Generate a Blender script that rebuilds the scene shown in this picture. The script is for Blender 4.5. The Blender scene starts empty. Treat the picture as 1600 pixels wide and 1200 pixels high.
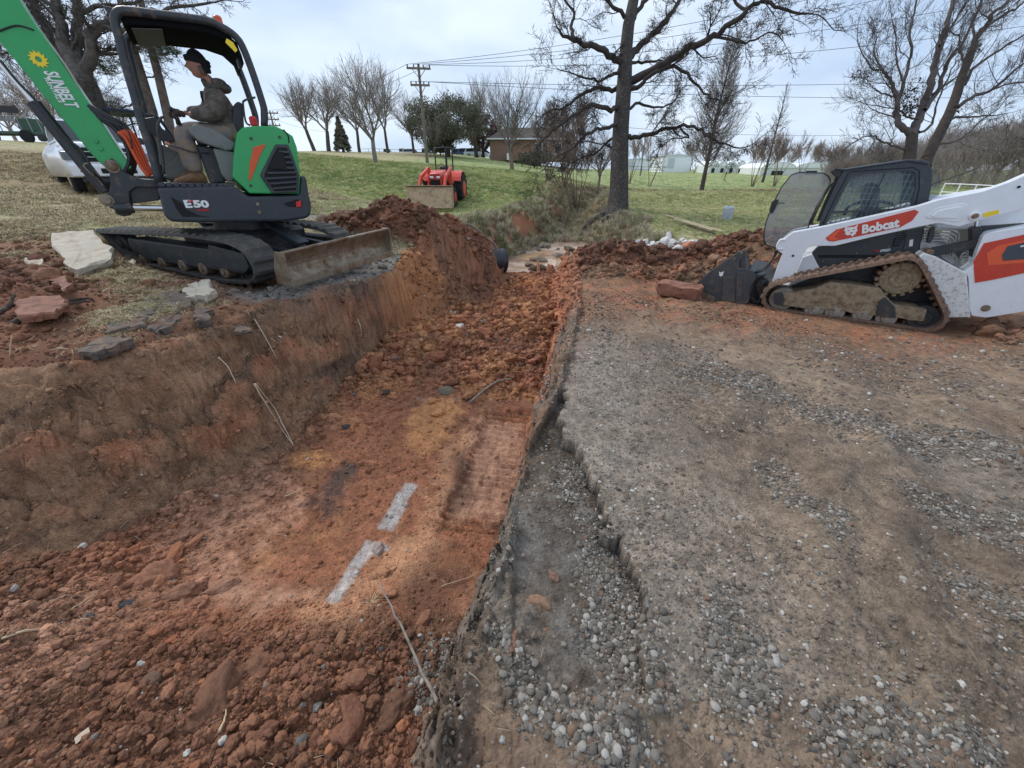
import bpy, bmesh, math, random
import numpy as np
from mathutils import Vector, Matrix
random.seed(7)
rng = np.random.default_rng(7)
S = bpy.context.scene
COL = S.collection
PI = math.pi
# ------------------------------------------------------------------ camera, light, exposure
CAM_H = 1.5
FPX = 600.0
PITCH = math.atan(0.55)
cam_d = bpy.data.cameras.new('camera'); cam_d.sensor_width = 36; cam_d.lens = 36*FPX/1600
cam_d.clip_start = 0.02; cam_d.clip_end = 2000
cam = bpy.data.objects.new('camera', cam_d); COL.objects.link(cam)
cam.location = (0, 0, CAM_H); cam.rotation_euler = (PI/2-PITCH, 0, 0)
S.camera = cam
SUN_EL, SUN_AZ = math.radians(42), math.radians(-50)   # azimuth from +y towards +x
W = bpy.data.worlds.new('World'); S.world = W; W.use_nodes = True
nt = W.node_tree; N = nt.nodes; L = nt.links
for n in list(N): N.remove(n)
out = N.new('ShaderNodeOutputWorld'); bg = N.new('ShaderNodeBackground')
sky = N.new('ShaderNodeTexSky'); sky.sky_type = 'NISHITA'; sky.sun_disc = False
sky.sun_elevation = SUN_EL; sky.sun_rotation = SUN_AZ; sky.air_density = 1.0; sky.dust_density = 1.0
tc = N.new('ShaderNodeTexCoord'); mp = N.new('ShaderNodeMapping'); mp.inputs['Scale'].default_value = (1, 1, 2.6)
nz = N.new('ShaderNodeTexNoise'); nz.inputs['Scale'].default_value = 2.3; nz.inputs['Detail'].default_value = 5
nz.inputs['Roughness'].default_value = 0.5
cr = N.new('ShaderNodeValToRGB')
cr.color_ramp.elements[0].position = 0.38; cr.color_ramp.elements[0].color = (5.2, 6.7, 9.0, 1)
cr.color_ramp.elements[1].position = 0.64; cr.color_ramp.elements[1].color = (8.4, 9.5, 11.0, 1)
mx = N.new('ShaderNodeMix'); mx.data_type = 'RGBA'; mx.inputs[0].default_value = 0.85
L.new(tc.outputs['Generated'], mp.inputs[0]); L.new(mp.outputs[0], nz.inputs['Vector']); L.new(nz.outputs[0], cr.inputs[0])
L.new(sky.outputs[0], mx.inputs[6]); L.new(cr.outputs[0], mx.inputs[7]); L.new(mx.outputs[2], bg.inputs[0])
bg.inputs[1].default_value = 0.082
L.new(bg.outputs[0], out.inputs[0])
sd = bpy.data.lights.new('sun', 'SUN'); sd.energy = 1.5; sd.angle = math.radians(14); sd.color = (1.0, 0.965, 0.92)
sun = bpy.data.objects.new('sun', sd); COL.objects.link(sun)
sv = Vector((math.sin(SUN_AZ)*math.cos(SUN_EL), math.cos(SUN_AZ)*math.cos(SUN_EL), math.sin(SUN_EL)))
sun.rotation_euler = sv.to_track_quat('Z', 'Y').to_euler()
S.view_settings.view_transform = 'Standard'; S.view_settings.look = 'None'
S.view_settings.exposure = 0.45; S.view_settings.gamma = 1
S.view_settings.use_curve_mapping = False
S.render.engine = 'CYCLES'
S.cycles.max_bounces = 5; S.cycles.transparent_max_bounces = 10
# ------------------------------------------------------------------ pixel to place
CP, SP = math.cos(PITCH), math.sin(PITCH)
def ray(u, v):
    a = (u-800)/FPX; c = (600-v)/FPX
    return Vector((a, CP+c*SP, -SP+c*CP))
def Wz(u, v, z):
    r = ray(u, v); t = (z-CAM_H)/r.z
    return Vector((r.x*t, r.y*t, z))
def Wt(u, v, t):
    r = ray(u, v); return Vector((r.x*t, r.y*t, CAM_H+r.z*t))
def pix(p):
    x, y, z = p[0], p[1], p[2]-CAM_H
    d = y*CP-z*SP
    return (800+FPX*x/d, 600-FPX*(y*SP+z*CP)/d)
class Frame:
    """a machine's own frame: origin, X along its length, Y across, Z up"""
    def __init__(s, o, x, y, z=None):
        s.o = Vector(o); s.x = Vector(x).normalized(); y = Vector(y)
        s.z = s.x.cross(y).normalized() if z is None else Vector(z).normalized()
        s.y = s.z.cross(s.x).normalized()
        s.m = Matrix((( s.x.x, s.y.x, s.z.x, s.o.x), (s.x.y, s.y.y, s.z.y, s.o.y), (s.x.z, s.y.z, s.z.z, s.o.z), (0,0,0,1)))
    def hit(s, u, v, w):      # the local (a, b) at which the view ray meets the plane at lateral offset w
        r = ray(u, v); c = Vector((0, 0, CAM_H))
        k = s.o + s.y*w
        t = (k-c).dot(s.y)/r.dot(s.y)
        p = c+r*t-s.o
        return (p.dot(s.x), p.dot(s.z))
    def hits(s, pts, w): return [s.hit(u, v, w) for u, v in pts]
    def pt(s, a, w, b): return s.o+s.x*a+s.y*w+s.z*b
# ------------------------------------------------------------------ numpy noise
_P = np.random.default_rng(3).random(65536).astype(np.float32)
def _h(i, j, k=0):
    return _P[((i*73856093) ^ (j*19349663) ^ (k*83492791)) & 65535]
def vn2(x, y, k=0):
    xi = np.floor(x).astype(np.int64); yi = np.floor(y).astype(np.int64)
    fx = x-xi; fy = y-yi; fx = fx*fx*(3-2*fx); fy = fy*fy*(3-2*fy)
    a = _h(xi, yi, k); b = _h(xi+1, yi, k); c = _h(xi, yi+1, k); d = _h(xi+1, yi+1, k)
    return (a+(b-a)*fx)*(1-fy)+(c+(d-c)*fx)*fy-0.5
def fbm(x, y, oct=4, k=0, g=0.5):
    s = 0; a = 1.0; f = 1.0
    for o in range(oct):
        s = s+a*vn2(x*f+17.3*o, y*f-9.1*o, k+o*7); a *= g; f *= 2.03
    return s
def vn3(x, y, z, k=0):
    zi = np.floor(z).astype(np.int64); fz = z-zi; fz = fz*fz*(3-2*fz)
    def lay(zz):
        xi = np.floor(x).astype(np.int64); yi = np.floor(y).astype(np.int64)
        fx = x-xi; fy = y-yi; fx = fx*fx*(3-2*fx); fy = fy*fy*(3-2*fy)
        kk = zz*131+k
        a = _h(xi, yi, kk); b = _h(xi+1, yi, kk); c = _h(xi, yi+1, kk); d = _h(xi+1, yi+1, kk)
        return (a+(b-a)*fx)*(1-fy)+(c+(d-c)*fx)*fy
    return lay(zi)*(1-fz)+lay(zi+1)*fz-0.5
def fbm3(x, y, z, oct=3, k=0, g=0.5):
    s = 0; a = 1.0; f = 1.0
    for o in range(oct):
        s = s+a*vn3(x*f+5.3*o, y*f-9.1*o, z*f+3.7*o, k+o*11); a *= g; f *= 2.03
    return s
def cells(x, y, k=0):
    """rounded clod field: 1 at a cell's centre falling to 0 at its edge, plus a cell id in 0..1"""
    xi = np.floor(x).astype(np.int64); yi = np.floor(y).astype(np.int64)
    d1 = np.full(x.shape, 9.0, np.float32); d2 = d1.copy(); idv = np.zeros(x.shape, np.float32)
    for dx in (-1, 0, 1):
        for dy in (-1, 0, 1):
            cx = xi+dx; cy = yi+dy
            px = cx+_h(cx, cy, k+1); py = cy+_h(cx, cy, k+2)
            d = np.hypot(px-x, py-y)
            m = d < d1
            d2 = np.where(m, d1, np.minimum(d2, d)); idv = np.where(m, _h(cx, cy, k+3), idv); d1 = np.where(m, d, d1)
    e_ = np.clip((d2-d1)*1.3, 0, 1); return np.sqrt(e_*(2-e_))*(.35+.65*idv), idv
def sstep(a, b, x):
    t = np.clip((x-a)/(b-a), 0, 1); return t*t*(3-2*t)
def dist_poly(x, y, pts, closed=False):
    """distance to a polyline, plus the value interpolated along it (third coordinate)"""
    pts = [tuple(p) for p in pts]
    if closed: pts = pts+[pts[0]]
    best = np.full(x.shape, 1e9); val = np.zeros(x.shape); side = np.zeros(x.shape)
    for a, b in zip(pts[:-1], pts[1:]):
        dx, dy = b[0]-a[0], b[1]-a[1]; l2 = dx*dx+dy*dy+1e-12
        t = np.clip(((x-a[0])*dx+(y-a[1])*dy)/l2, 0, 1)
        d = np.hypot(x-a[0]-t*dx, y-a[1]-t*dy)
        m = d < best
        best = np.where(m, d, best)
        if len(a) > 2: val = np.where(m, a[2]+(b[2]-a[2])*t, val)
        side = np.where(m, np.sign(dx*(y-a[1])-dy*(x-a[0])), side)
    return best, val, side
def inside(x, y, pts):
    r = np.zeros(x.shape, bool); n = len(pts); j = n-1
    for i in range(n):
        xi, yi = pts[i][0], pts[i][1]; xj, yj = pts[j][0], pts[j][1]
        c = ((yi > y) != (yj > y)) & (x < (xj-xi)*(y-yi)/((yj-yi) or 1e-12)+xi)
        r ^= c; j = i
    return r
# ------------------------------------------------------------------ object helpers
def tag(o, label=None, cat=None, group=None, kind=None):
    if label: o['label'] = label
    if cat: o['category'] = cat
    if group: o['group'] = group
    if kind: o['kind'] = kind
    return o
def empty(name, loc=(0, 0, 0), mat4=None):
    o = bpy.data.objects.new(name, None); COL.objects.link(o); o.empty_display_size = 0.3
    if mat4 is not None: o.matrix_world = mat4
    else: o.location = loc
    return o
def link(name, me, parent=None, m=None):
    o = bpy.data.objects.new(name, me); COL.objects.link(o)
    if m is not None and not me.materials: me.materials.append(m)
    if parent is not None: o.parent = parent
    return o
def mesh_np(name, V, F, mat=None, smooth=True, attr=None):
    """V (n,3), F (m,k) one face size"""
    me = bpy.data.meshes.new(name); V = np.asarray(V, np.float32); F = np.asarray(F, np.int32)
    k = F.shape[1]
    me.vertices.add(len(V)); me.vertices.foreach_set('co', V.ravel())
    me.loops.add(F.size); me.loops.foreach_set('vertex_index', F.ravel())
    me.polygons.add(len(F)); me.polygons.foreach_set('loop_start', np.arange(0, F.size, k, dtype=np.int32))
    me.polygons.foreach_set('loop_total', np.full(len(F), k, np.int32))
    me.polygons.foreach_set('use_smooth', np.full(len(F), smooth, bool))
    if attr is not None:
        for nm, c in attr.items():
            a = me.attributes.new(nm, 'FLOAT_COLOR', 'POINT')
            cc = np.ones((len(V), 4), np.float32); cc[:, :3] = c; a.data.foreach_set('color', cc.ravel())
    me.update(calc_edges=True); me.validate()
    if mat: me.materials.append(mat)
    return me
class MB:
    """collects solids and builds one mesh object"""
    def __init__(s): s.bm = bmesh.new()
    def _bev(s, geom_faces, r, seg=1):
        if r <= 0: return
        es = set()
        for f in geom_faces:
            for e in f.edges:
                if len(e.link_faces) == 2 and e.calc_face_angle(0) > 0.5: es.add(e)
        try: bmesh.ops.bevel(s.bm, geom=list(es), offset=r, segments=seg, affect='EDGES', clamp_overlap=True, profile=0.5)
        except Exception: pass
    def prism(s, pts, w0, w1, bev=0.0, mp=None, seg=2, tp=None):
        """pts are local (a, b); extruded along y from w0 to w1; tp: other outline at w1"""
        tp = tp or pts
        lo = [s.bm.verts.new((a, w0, b)) for a, b in pts]; hi = [s.bm.verts.new((a, w1, b)) for a, b in tp]
        fs = []
        try:
            fs.append(s.bm.faces.new(lo)); fs.append(s.bm.faces.new(hi[::-1]))
        except ValueError: return s
        n = len(pts)
        for i in range(n):
            j = (i+1) % n; fs.append(s.bm.faces.new((lo[j], lo[i], hi[i], hi[j])))
        bmesh.ops.recalc_face_normals(s.bm, faces=fs)
        s._bev(fs, bev, seg)
        return s
    def box(s, c, d, rot=None, bev=0.0, seg=1):
        m = Matrix.Translation(Vector(c)) @ (rot.to_4x4() if rot is not None else Matrix.Identity(4)) @ Matrix.Diagonal((d[0], d[1], d[2], 1))
        g = bmesh.ops.create_cube(s.bm, size=1, matrix=m)
        fs = list({f for v in g['verts'] for f in v.link_faces})
        s._bev(fs, bev, seg); return s
    def bar(s, p, q, w, h, bev=0.0, up=(0, 0, 1)):
        p = Vector(p); q = Vector(q); x = (q-p); l = x.length; x.normalize()
        y = Vector(up).cross(x)
        if y.length < 1e-4: y = Vector((0, 1, 0)).cross(x)
        y.normalize(); z = x.cross(y)
        R = Matrix((x, y, z)).transposed()
        return s.box((p+q)/2, (l, w, h), R, bev)
    def cyl(s, p, q, r, n=16, r2=None, bev=0.0):
        p = Vector(p); q = Vector(q); d = q-p
        R = d.to_track_quat('Z', 'Y').to_matrix().to_4x4()
        g = bmesh.ops.create_cone(s.bm, cap_ends=True, segments=n, radius1=r, radius2=r if r2 is None else r2, depth=d.length,
                                  matrix=Matrix.Translation((p+q)/2) @ R)
        fs = list({f for v in g['verts'] for f in v.link_faces})
        if bev: s._bev([f for f in fs if len(f.verts) > 4], bev)
        return s
    def tube(s, pts, r, n=8, closed=False):
        pts = [Vector(p) for p in pts]; rr = r if isinstance(r, (list, tuple)) else [r]*len(pts)
        rings = []; prev = None; m = len(pts)
        for i, p in enumerate(pts):
            a = pts[i-1] if (i > 0 or closed) else p; b = pts[(i+1) % m] if (i < m-1 or closed) else p
            t = (b-a).normalized() if (b-a).length > 1e-9 else Vector((0, 0, 1))
            if prev is None:
                prev = t.orthogonal().normalized()
            prev = (prev-t*prev.dot(t)); prev = prev.normalized() if prev.length > 1e-6 else t.orthogonal().normalized()
            q = t.cross(prev)
            rings.append([s.bm.verts.new(p+(prev*math.cos(2*PI*k/n)+q*math.sin(2*PI*k/n))*rr[i]) for k in range(n)])
        fs = []
        for i in range(m if closed else m-1):
            A = rings[i]; B = rings[(i+1) % m]
            for k in range(n):
                f = s.bm.faces.new((A[k], A[(k+1) % n], B[(k+1) % n], B[k])); f.smooth = True; fs.append(f)
        if not closed:
            fs.append(s.bm.faces.new(rings[0][::-1])); fs.append(s.bm.faces.new(rings[-1]))
        return s
    def loft(s, rings, caps=True, smooth=True, closed=True):
        R = [[s.bm.verts.new(p) for p in r] for r in rings]; n = len(R[0])
        for A, B in zip(R[:-1], R[1:]):
            for k in range(n if closed else n-1):
                f = s.bm.faces.new((A[k], A[(k+1) % n], B[(k+1) % n], B[k])); f.smooth = smooth
        if caps and closed:
            s.bm.faces.new(R[0][::-1]); s.bm.faces.new(R[-1])
        return s
    def ball(s, c, r, sub=2):
        r = (r, r, r) if not isinstance(r, (tuple, list)) else r
        g = bmesh.ops.create_icosphere(s.bm, subdivisions=sub, radius=1, matrix=Matrix.Translation(Vector(c)) @ Matrix.Diagonal((*r, 1)))
        for v in g['verts']:
            for f in v.link_faces: f.smooth = True
        return s
    def build(s, name, mat, parent=None, smooth=None):
        bmesh.ops.recalc_face_normals(s.bm, faces=s.bm.faces[:])
        if smooth is not None:
            for f in s.bm.faces: f.smooth = smooth
        me = bpy.data.meshes.new(name); s.bm.to_mesh(me); s.bm.free()
        if mat: me.materials.append(mat)
        return link(name, me, parent)
def copy_tree(o, parent=None):
    c = o.copy(); COL.objects.link(c)
    c.parent = parent
    for ch in o.children: copy_tree(ch, c)
    return c
def smooth_poly(pts, n=4):
    """Catmull-Rom through 2-D or 3-D points"""
    P = [Vector(p) for p in pts]; out = []
    for i in range(len(P)-1):
        a = P[max(i-1, 0)]; b = P[i]; c = P[i+1]; d = P[min(i+2, len(P)-1)]
        for k in range(n):
            t = k/n; out.append(0.5*((2*b)+(c-a)*t+(2*a-5*b+4*c-d)*t*t+(3*b-a-3*c+d)*t*t*t))
    out.append(P[-1]); return out
def round_poly(pts, r=0.03, n=3):
    """corner-cut a closed 2-D outline"""
    P = [Vector(p) for p in pts]; o = []
    m = len(P)
    for i in range(m):
        a, b, c = P[i-1], P[i], P[(i+1) % m]
        l1, l2 = (a-b).length, (c-b).length; q = min(r, l1*.45, l2*.45)
        s_ = b+(a-b)/max(l1, 1e-9)*q; e = b+(c-b)/max(l2, 1e-9)*q
        for k in range(n+1):
            t = k/n; o.append(tuple((1-t)**2*s_+2*t*(1-t)*b+t*t*e))
    return o
# ------------------------------------------------------------------ materials
def sr(r, g, b):
    f = lambda c: (c/255/12.92) if c/255 <= 0.04045 else ((c/255+0.055)/1.055)**2.4
    return (f(r), f(g), f(b))
MATS = {}
def mat(name, col, rough=0.6, metal=0.0, dirt=None, damt=0.0, dscale=6.0, bump=0.0, bscale=60.0, var=0.12, coat=0.0, streak=False, spec=None, coords='Object'):
    if name in MATS: return MATS[name]
    m = bpy.data.materials.new(name); m.use_nodes = True; t = m.node_tree; n = t.nodes; l = t.links
    p = n['Principled BSDF']; p.inputs['Roughness'].default_value = rough; p.inputs['Metallic'].default_value = metal
    if coat: p.inputs['Coat Weight'].default_value = coat; p.inputs['Coat Roughness'].default_value = 0.15
    if spec is not None: p.inputs['Specular IOR Level'].default_value = spec
    tcn = n.new('ShaderNodeTexCoord'); mpn = n.new('ShaderNodeMapping'); l.new(tcn.outputs[coords], mpn.inputs[0])
    if streak: mpn.inputs['Scale'].default_value = (1, 1, 0.15)
    a = n.new('ShaderNodeTexNoise'); a.inputs['Scale'].default_value = dscale; a.inputs['Detail'].default_value = 6; a.inputs['Roughness'].default_value = 0.65
    l.new(mpn.outputs[0], a.inputs['Vector'])
    v = n.new('ShaderNodeMapRange'); v.inputs[1].default_value = 0.25; v.inputs[2].default_value = 0.75
    v.inputs[3].default_value = 1-var; v.inputs[4].default_value = 1+var; l.new(a.outputs[0], v.inputs[0])
    mul = n.new('ShaderNodeVectorMath'); mul.operation = 'SCALE'; mul.inputs[0].default_value = col; l.new(v.outputs[0], mul.inputs[3])
    src = mul.outputs[0]
    if dirt is not None and damt > 0:
        b = n.new('ShaderNodeTexNoise'); b.inputs['Scale'].default_value = dscale*1.7; b.inputs['Detail'].default_value = 8; b.inputs['Roughness'].default_value = 0.72
        l.new(mpn.outputs[0], b.inputs['Vector'])
        r = n.new('ShaderNodeMapRange'); c0 = 0.72-0.42*damt
        r.inputs[1].default_value = c0-0.07; r.inputs[2].default_value = c0+0.14; l.new(b.outputs[0], r.inputs[0])
        x = n.new('ShaderNodeMix'); x.data_type = 'RGBA'; l.new(r.outputs[0], x.inputs[0]); l.new(src, x.inputs[6]); x.inputs[7].default_value = (*dirt, 1)
        src = x.outputs[2]
        rr = n.new('ShaderNodeMapRange'); rr.inputs[3].default_value = rough; rr.inputs[4].default_value = 0.9; l.new(r.outputs[0], rr.inputs[0]); l.new(rr.outputs[0], p.inputs['Roughness'])
    l.new(src, p.inputs['Base Color'])
    if bump:
        c = n.new('ShaderNodeTexNoise'); c.inputs['Scale'].default_value = bscale; c.inputs['Detail'].default_value = 5
        l.new(tcn.outputs[coords], c.inputs['Vector'])
        bn = n.new('ShaderNodeBump'); bn.inputs['Strength'].default_value = bump; bn.inputs['Distance'].default_value = 0.01
        l.new(c.outputs[0], bn.inputs['Height']); l.new(bn.outputs[0], p.inputs['Normal'])
    MATS[name] = m; return m
# ------------------------------------------------------------------ terrain shape
PC = (0.0, -1.5)
def q(x, y): return np.stack([np.arctan2(x-PC[0], y-PC[1])*1.2, np.log(np.hypot(x-PC[0], y-PC[1])+0.3)], -1)
ctl = [(0,0,0),(1,0,0),(3,0,0),(7,0,0),(.5,1,0),(1.5,1.5,0),(3,1.6,-.02),(5,2,-.1),(4,2.8,-.16),(2,3.5,-.12),(1,3,-.03),(.6,4.5,-.06),
  (4,4.6,-.31),(5.5,4.8,-.35),(4,5.7,-.35),(7,4,-.3),(1.2,5.5,-.15),(2.5,5.5,-.25),(1.4,7,-.33),(3,7,-.4),(5,8,-.42),(2.2,9,-.45),(4,10,-.5),(7,8,-.42),(10,6,-.35),
  (8,12,-.45),(13,11,-.35),(4,13,-.35),(5,16,-.1),(4.7,18,.02),(3.4,17,-.15),(9,17,-.2),(14,20,-.2),(8,26,-.1),(15,34,0),(22,36,0),(10,45,.35),(20,50,.5),(34,60,.7),(30,100,1.5),(60,110,1.6),(60,60,.2),(80,40,-.3),(40,30,-.3),(100,200,2),
  (-2.2,3.6,.3),(-3.5,3.2,.3),(-4.6,2.6,.3),(-7,2.5,.3),(-3.3,4.9,.22),(-2.8,4.9,.24),(-2.0,6.4,.25),(-5.3,5.8,.42),(-4.2,5.2,.3),(-4.2,7,.35),(-4.4,3.1,.35),(-6.6,5.3,.5),(-6.5,8,.62),
  (-2.6,7.6,.3),(-2,9.5,.3),(-4,10,.5),(-1.2,11.5,.18),(-.6,13,.05),(-9,8,.8),(-10.8,11.3,.92),(-16,13,1.2),(-12,9,1.0),(-26,22,2.8),(-20,17,2.0),(-30,20,3.3),(-14,25,2.1),(-45,30,3.6),(-25,40,3.3),
  (-7,15.5,.8),(-1.2,15.5,.12),(-2.2,18.5,.02),(-3.5,19,-.05),(-3.4,17,.02),(-5.2,18,.4),(-1.5,21,.35),(.6,17,.15),(2.0,22,.4),(-8.6,29,1.75),(-3,26,1.3),(2.2,27,.85),(4,27.5,.75),(5.5,32,.5),(-8.5,44,2.3),(-21,45,3.3),(-4,50,2.3),(4,48,1.6),(9,58,1.5),(-4,69,3.3),(-23,82,4.6),(-10,80,4.4),(2,85,3.2),(-60,90,5.0),(-30,150,5),(10,150,3),(0,260,4),(120,260,3),(-120,260,6)]
ctl = np.array(ctl, float)
Q = q(ctl[:, 0], ctl[:, 1]); n_ = len(ctl)
def tps(r2): return 0.5*r2*np.log(r2+1e-9)
A_ = np.zeros((n_+3, n_+3)); D2 = ((Q[:, None]-Q[None])**2).sum(-1); A_[:n_, :n_] = tps(D2)+np.eye(n_)*2e-4
A_[:n_, n_] = 1; A_[:n_, n_+1:] = Q; A_[n_:, :n_] = A_[:n_, n_:].T
SOL = np.linalg.solve(A_, np.r_[ctl[:, 2], 0, 0, 0])
def base_h(x, y):
    x = np.asarray(x, float); y = np.asarray(y, float); s = x.shape; X = q(x.ravel(), y.ravel()); o = np.empty(len(X))
    for i in range(0, len(X), 100000):
        c = X[i:i+100000]; d = ((c[:, None]-Q[None])**2).sum(-1)
        o[i:i+100000] = tps(d) @ SOL[:n_]+SOL[n_]+c @ SOL[n_+1:]
    return o.reshape(s)
def wp(lst): return [tuple(Wz(*p))[:2] for p in lst]
LIP_L = [(-9,2.0),(-6,2.2),(-4.6,2.35)]+wp([(0,556,.3),(120,546,.3),(200,526,.3),(290,505,.3),(350,482,.3),(400,458,.28),(500,450,.25),(610,410,.25)])+[(-1.95,7.0),(-1.75,7.9),(-1.35,8.6),(-.95,9.2),(-.75,10.2),(-.6,11.2)]
TOE_L = [(-9,1.0),(-4.6,1.25)]+wp([(0,920,-.8),(150,860,-.8),(300,785,-.85),(380,745,-.85),(460,700,-.9),(560,600,-.9),(610,540,-.9),(645,512,-.9),(712,488,-.9)])+[(-.45,8.3),(-.02,9.3),(-.1,10.2),(-.2,11.2)]
LIP_R = [(-.1,-2),(-.1,.2)]+wp([(735,1200,0),(752,1050,0),(792,860,0),(830,700,-.01),(868,620,-.03),(893,540,-.05),(908,470,-.2),(906,440,-.33)])+[(1.5,9.0),(1.4,10.2),(1.6,11.2)]
TOE_R = [(-.5,-2),(-.42,.2)]+wp([(655,1150,-.55),(690,1040,-.6),(750,930,-.75),(790,835,-.85),(808,720,-.9),(842,610,-.9),(866,500,-.9),(852,455,-.95)])+[(1.0,9.8),(1.3,11.2)]
OUTER = LIP_L+LIP_R[::-1]+[(-9,-2)]; INNER = TOE_L+TOE_R[::-1]+[(-9,-2)]
CREEK = [(.6,10.8,-1.06),(1.2,12,-1.08),(1.6,13.6,-1.08),(1.9,15.5,-1.05),(2.5,18,-.95),(4,25,-.8),(6.6,35,-.5),(10,39.5,-.2),(20,40,-.1),(36,39,0)]
def mounds(x, y):
    z = np.zeros(x.shape)
    for pts, w in (([(-3.9,8.9,.18),(-3.1,8.5,.5),(-2.35,8.35,1.0),(-1.75,8.3,.88),(-1.25,8.75,.60),(-.75,9.2,.34),(-.5,9.9,.12)], .62),
                   ([(1.45,8.3,.12),(1.75,8.7,.46),(2.3,8.9,.62),(3.1,8.9,.58),(4.0,8.7,.62),(4.9,8.7,1.0),(5.9,8.3,1.05),(7.2,7.6,.85),(8.5,7,.6)], 1.15),
                   ([(-7.5,4.7,.15),(-6.4,4.5,.22),(-5.2,4.2,.18),(-4.4,4.0,.05)], .5),
                   ([(6.2,4.4,.15),(7.5,4.1,.2)], .5)):
        d, v, _ = dist_poly(x, y, pts); dd = d+0.14*fbm(x*1.7, y*1.7, 3, 5)
        z = np.maximum(z, v*np.clip(1-dd/w, 0, 1)**1.0*1.05*(1-.25*np.exp(-(d/.2)**2)))
    return z
WE = [tuple(Wz(u, v, 0))[:2] for u, v in [(905,560),(893,600),(868,655),(905,715),(935,755),(945,830),(975,890),(1000,925),(1012,985)]]
LOWP = [tuple(Wz(u, v, 0))[:2] for u, v in [(893,600),(868,655),(905,715),(935,755),(945,830),(975,890),(1000,925),(1012,985),(1030,1080),(900,1100),(640,1100),(700,860),(800,640)]]
TREAD = [tuple(Wz(u, v, -.9))[:2] for u, v in [(762,640),(835,640),(800,838),(672,832)]]
A_T = math.radians(-22); T_O = (-4.16-.95*-math.sin(A_T), 6.47-.95*math.cos(A_T))
def under(x, y, z):
    """the ground the machines have pressed flat"""
    ca, sa = math.cos(A_T), math.sin(A_T); a = (x-T_O[0])*ca+(y-T_O[1])*sa; w = -(x-T_O[0])*sa+(y-T_O[1])*ca
    zt = np.interp(a, [-1.7, -1.2, 1.1, 1.3, 1.9], [.33, .235, .055, .085, .13]); zt = zt+np.clip(w, 0, 2)/1.93*np.interp(a, [0, 1.8], [0, .04])
    d = np.hypot(np.clip(np.abs(a-.05)-1.75, 0, None), np.clip(np.abs(w-.95)-1.0, 0, None)); k = sstep(.5, .05, d)
    z = z*(1-k)+zt*k
    ca, sa = math.cos(math.radians(-33)), math.sin(math.radians(-33)); a = (x-4.8)*ca+(y-5.2)*sa; w = -(x-4.8)*sa+(y-5.2)*ca
    d = np.hypot(np.clip(np.abs(a-.1)-1.5, 0, None), np.clip(np.abs(w-.95)-1.0, 0, None)); k = sstep(.5, .05, d)
    return z*(1-k)+(-.352)*k
def H0(x, y, full=False):
    x = np.asarray(x, float); y = np.asarray(y, float)
    b = under(x, y, base_h(x, y)); m = mounds(x, y); near = np.hypot(x, y) < 60
    top = b+m
    # far undulation
    r = np.hypot(x, y)
    top = top+np.clip((r-8)/30, 0, 1)*0.12*fbm(x/6, y/6, 2, 9)
    dcr, zcr, _ = dist_poly(x, y, CREEK)
    wcr = np.interp(y, [10, 11, 13, 15.5, 18, 25, 36], [1.0, 1.6, 1.9, 1.1, .4, .3, .3])
    wsl = np.interp(y, [10, 13, 16, 20, 30, 40], [.8, 1.0, 1.5, 1.3, 1.2, 1.0])
    e = (dcr+0.35*fbm(x*.9, y*.9, 3, 2)-wcr)/wsl
    fc = sstep(0, 1, np.clip(e, 0, 1))
    zc = zcr+.07*fbm(x*1.5, y*1.5, 3, 4)
    z = np.where(e < 1, zc*(1-fc)+top*fc, top)
    dlL, _, _ = dist_poly(x, y, LIP_L); dtL, _, _ = dist_poly(x, y, TOE_L)
    dlR, _, _ = dist_poly(x, y, LIP_R); dtR, _, _ = dist_poly(x, y, TOE_R)
    wob = 0.26*fbm(x*2.4, y*2.4, 5, 6, .6)
    ino = inside(x+wob*.5, y+wob*.5, OUTER); ini = inside(x, y, INNER)
    fl = -.9+.33*sstep(2.1, .5, y)+.10*sstep(-1.0, -3.2, x)-.1*sstep(8.5, 11, y)
    left = (dlL+dtL) < (dlR+dtR)
    dl = np.where(left, dlL, dlR); dt = np.where(left, dtL, dtR)
    s = np.clip(dl/(dl+dt+1e-6), 0, 1)
    g = np.where(left, .35*s+.65*sstep(0, 1, s), .5*s+.5*sstep(0, 1, s))
    tz = top-np.where(left, .1, .05)*np.exp(-dl/.12)
    wall = tz+(fl-tz)*g
    z = np.where(ino, np.where(ini, fl, wall), z)
    # shoulder rounding outside the lip
    dout = np.where(left, dlL, dlR)
    z = np.where(~ino & (y < 10.5) & (e > 1), z-.12*np.exp(-(dout/.16))*np.where(left, 1, .7), z)
    if not full: return z
    return z, dict(b=b, m=m, e=e, ino=ino, ini=ini, s=s, left=left, dlL=dlL, dlR=dlR, dtL=dtL, dtR=dtR, dcr=dcr, r=r)
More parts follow.
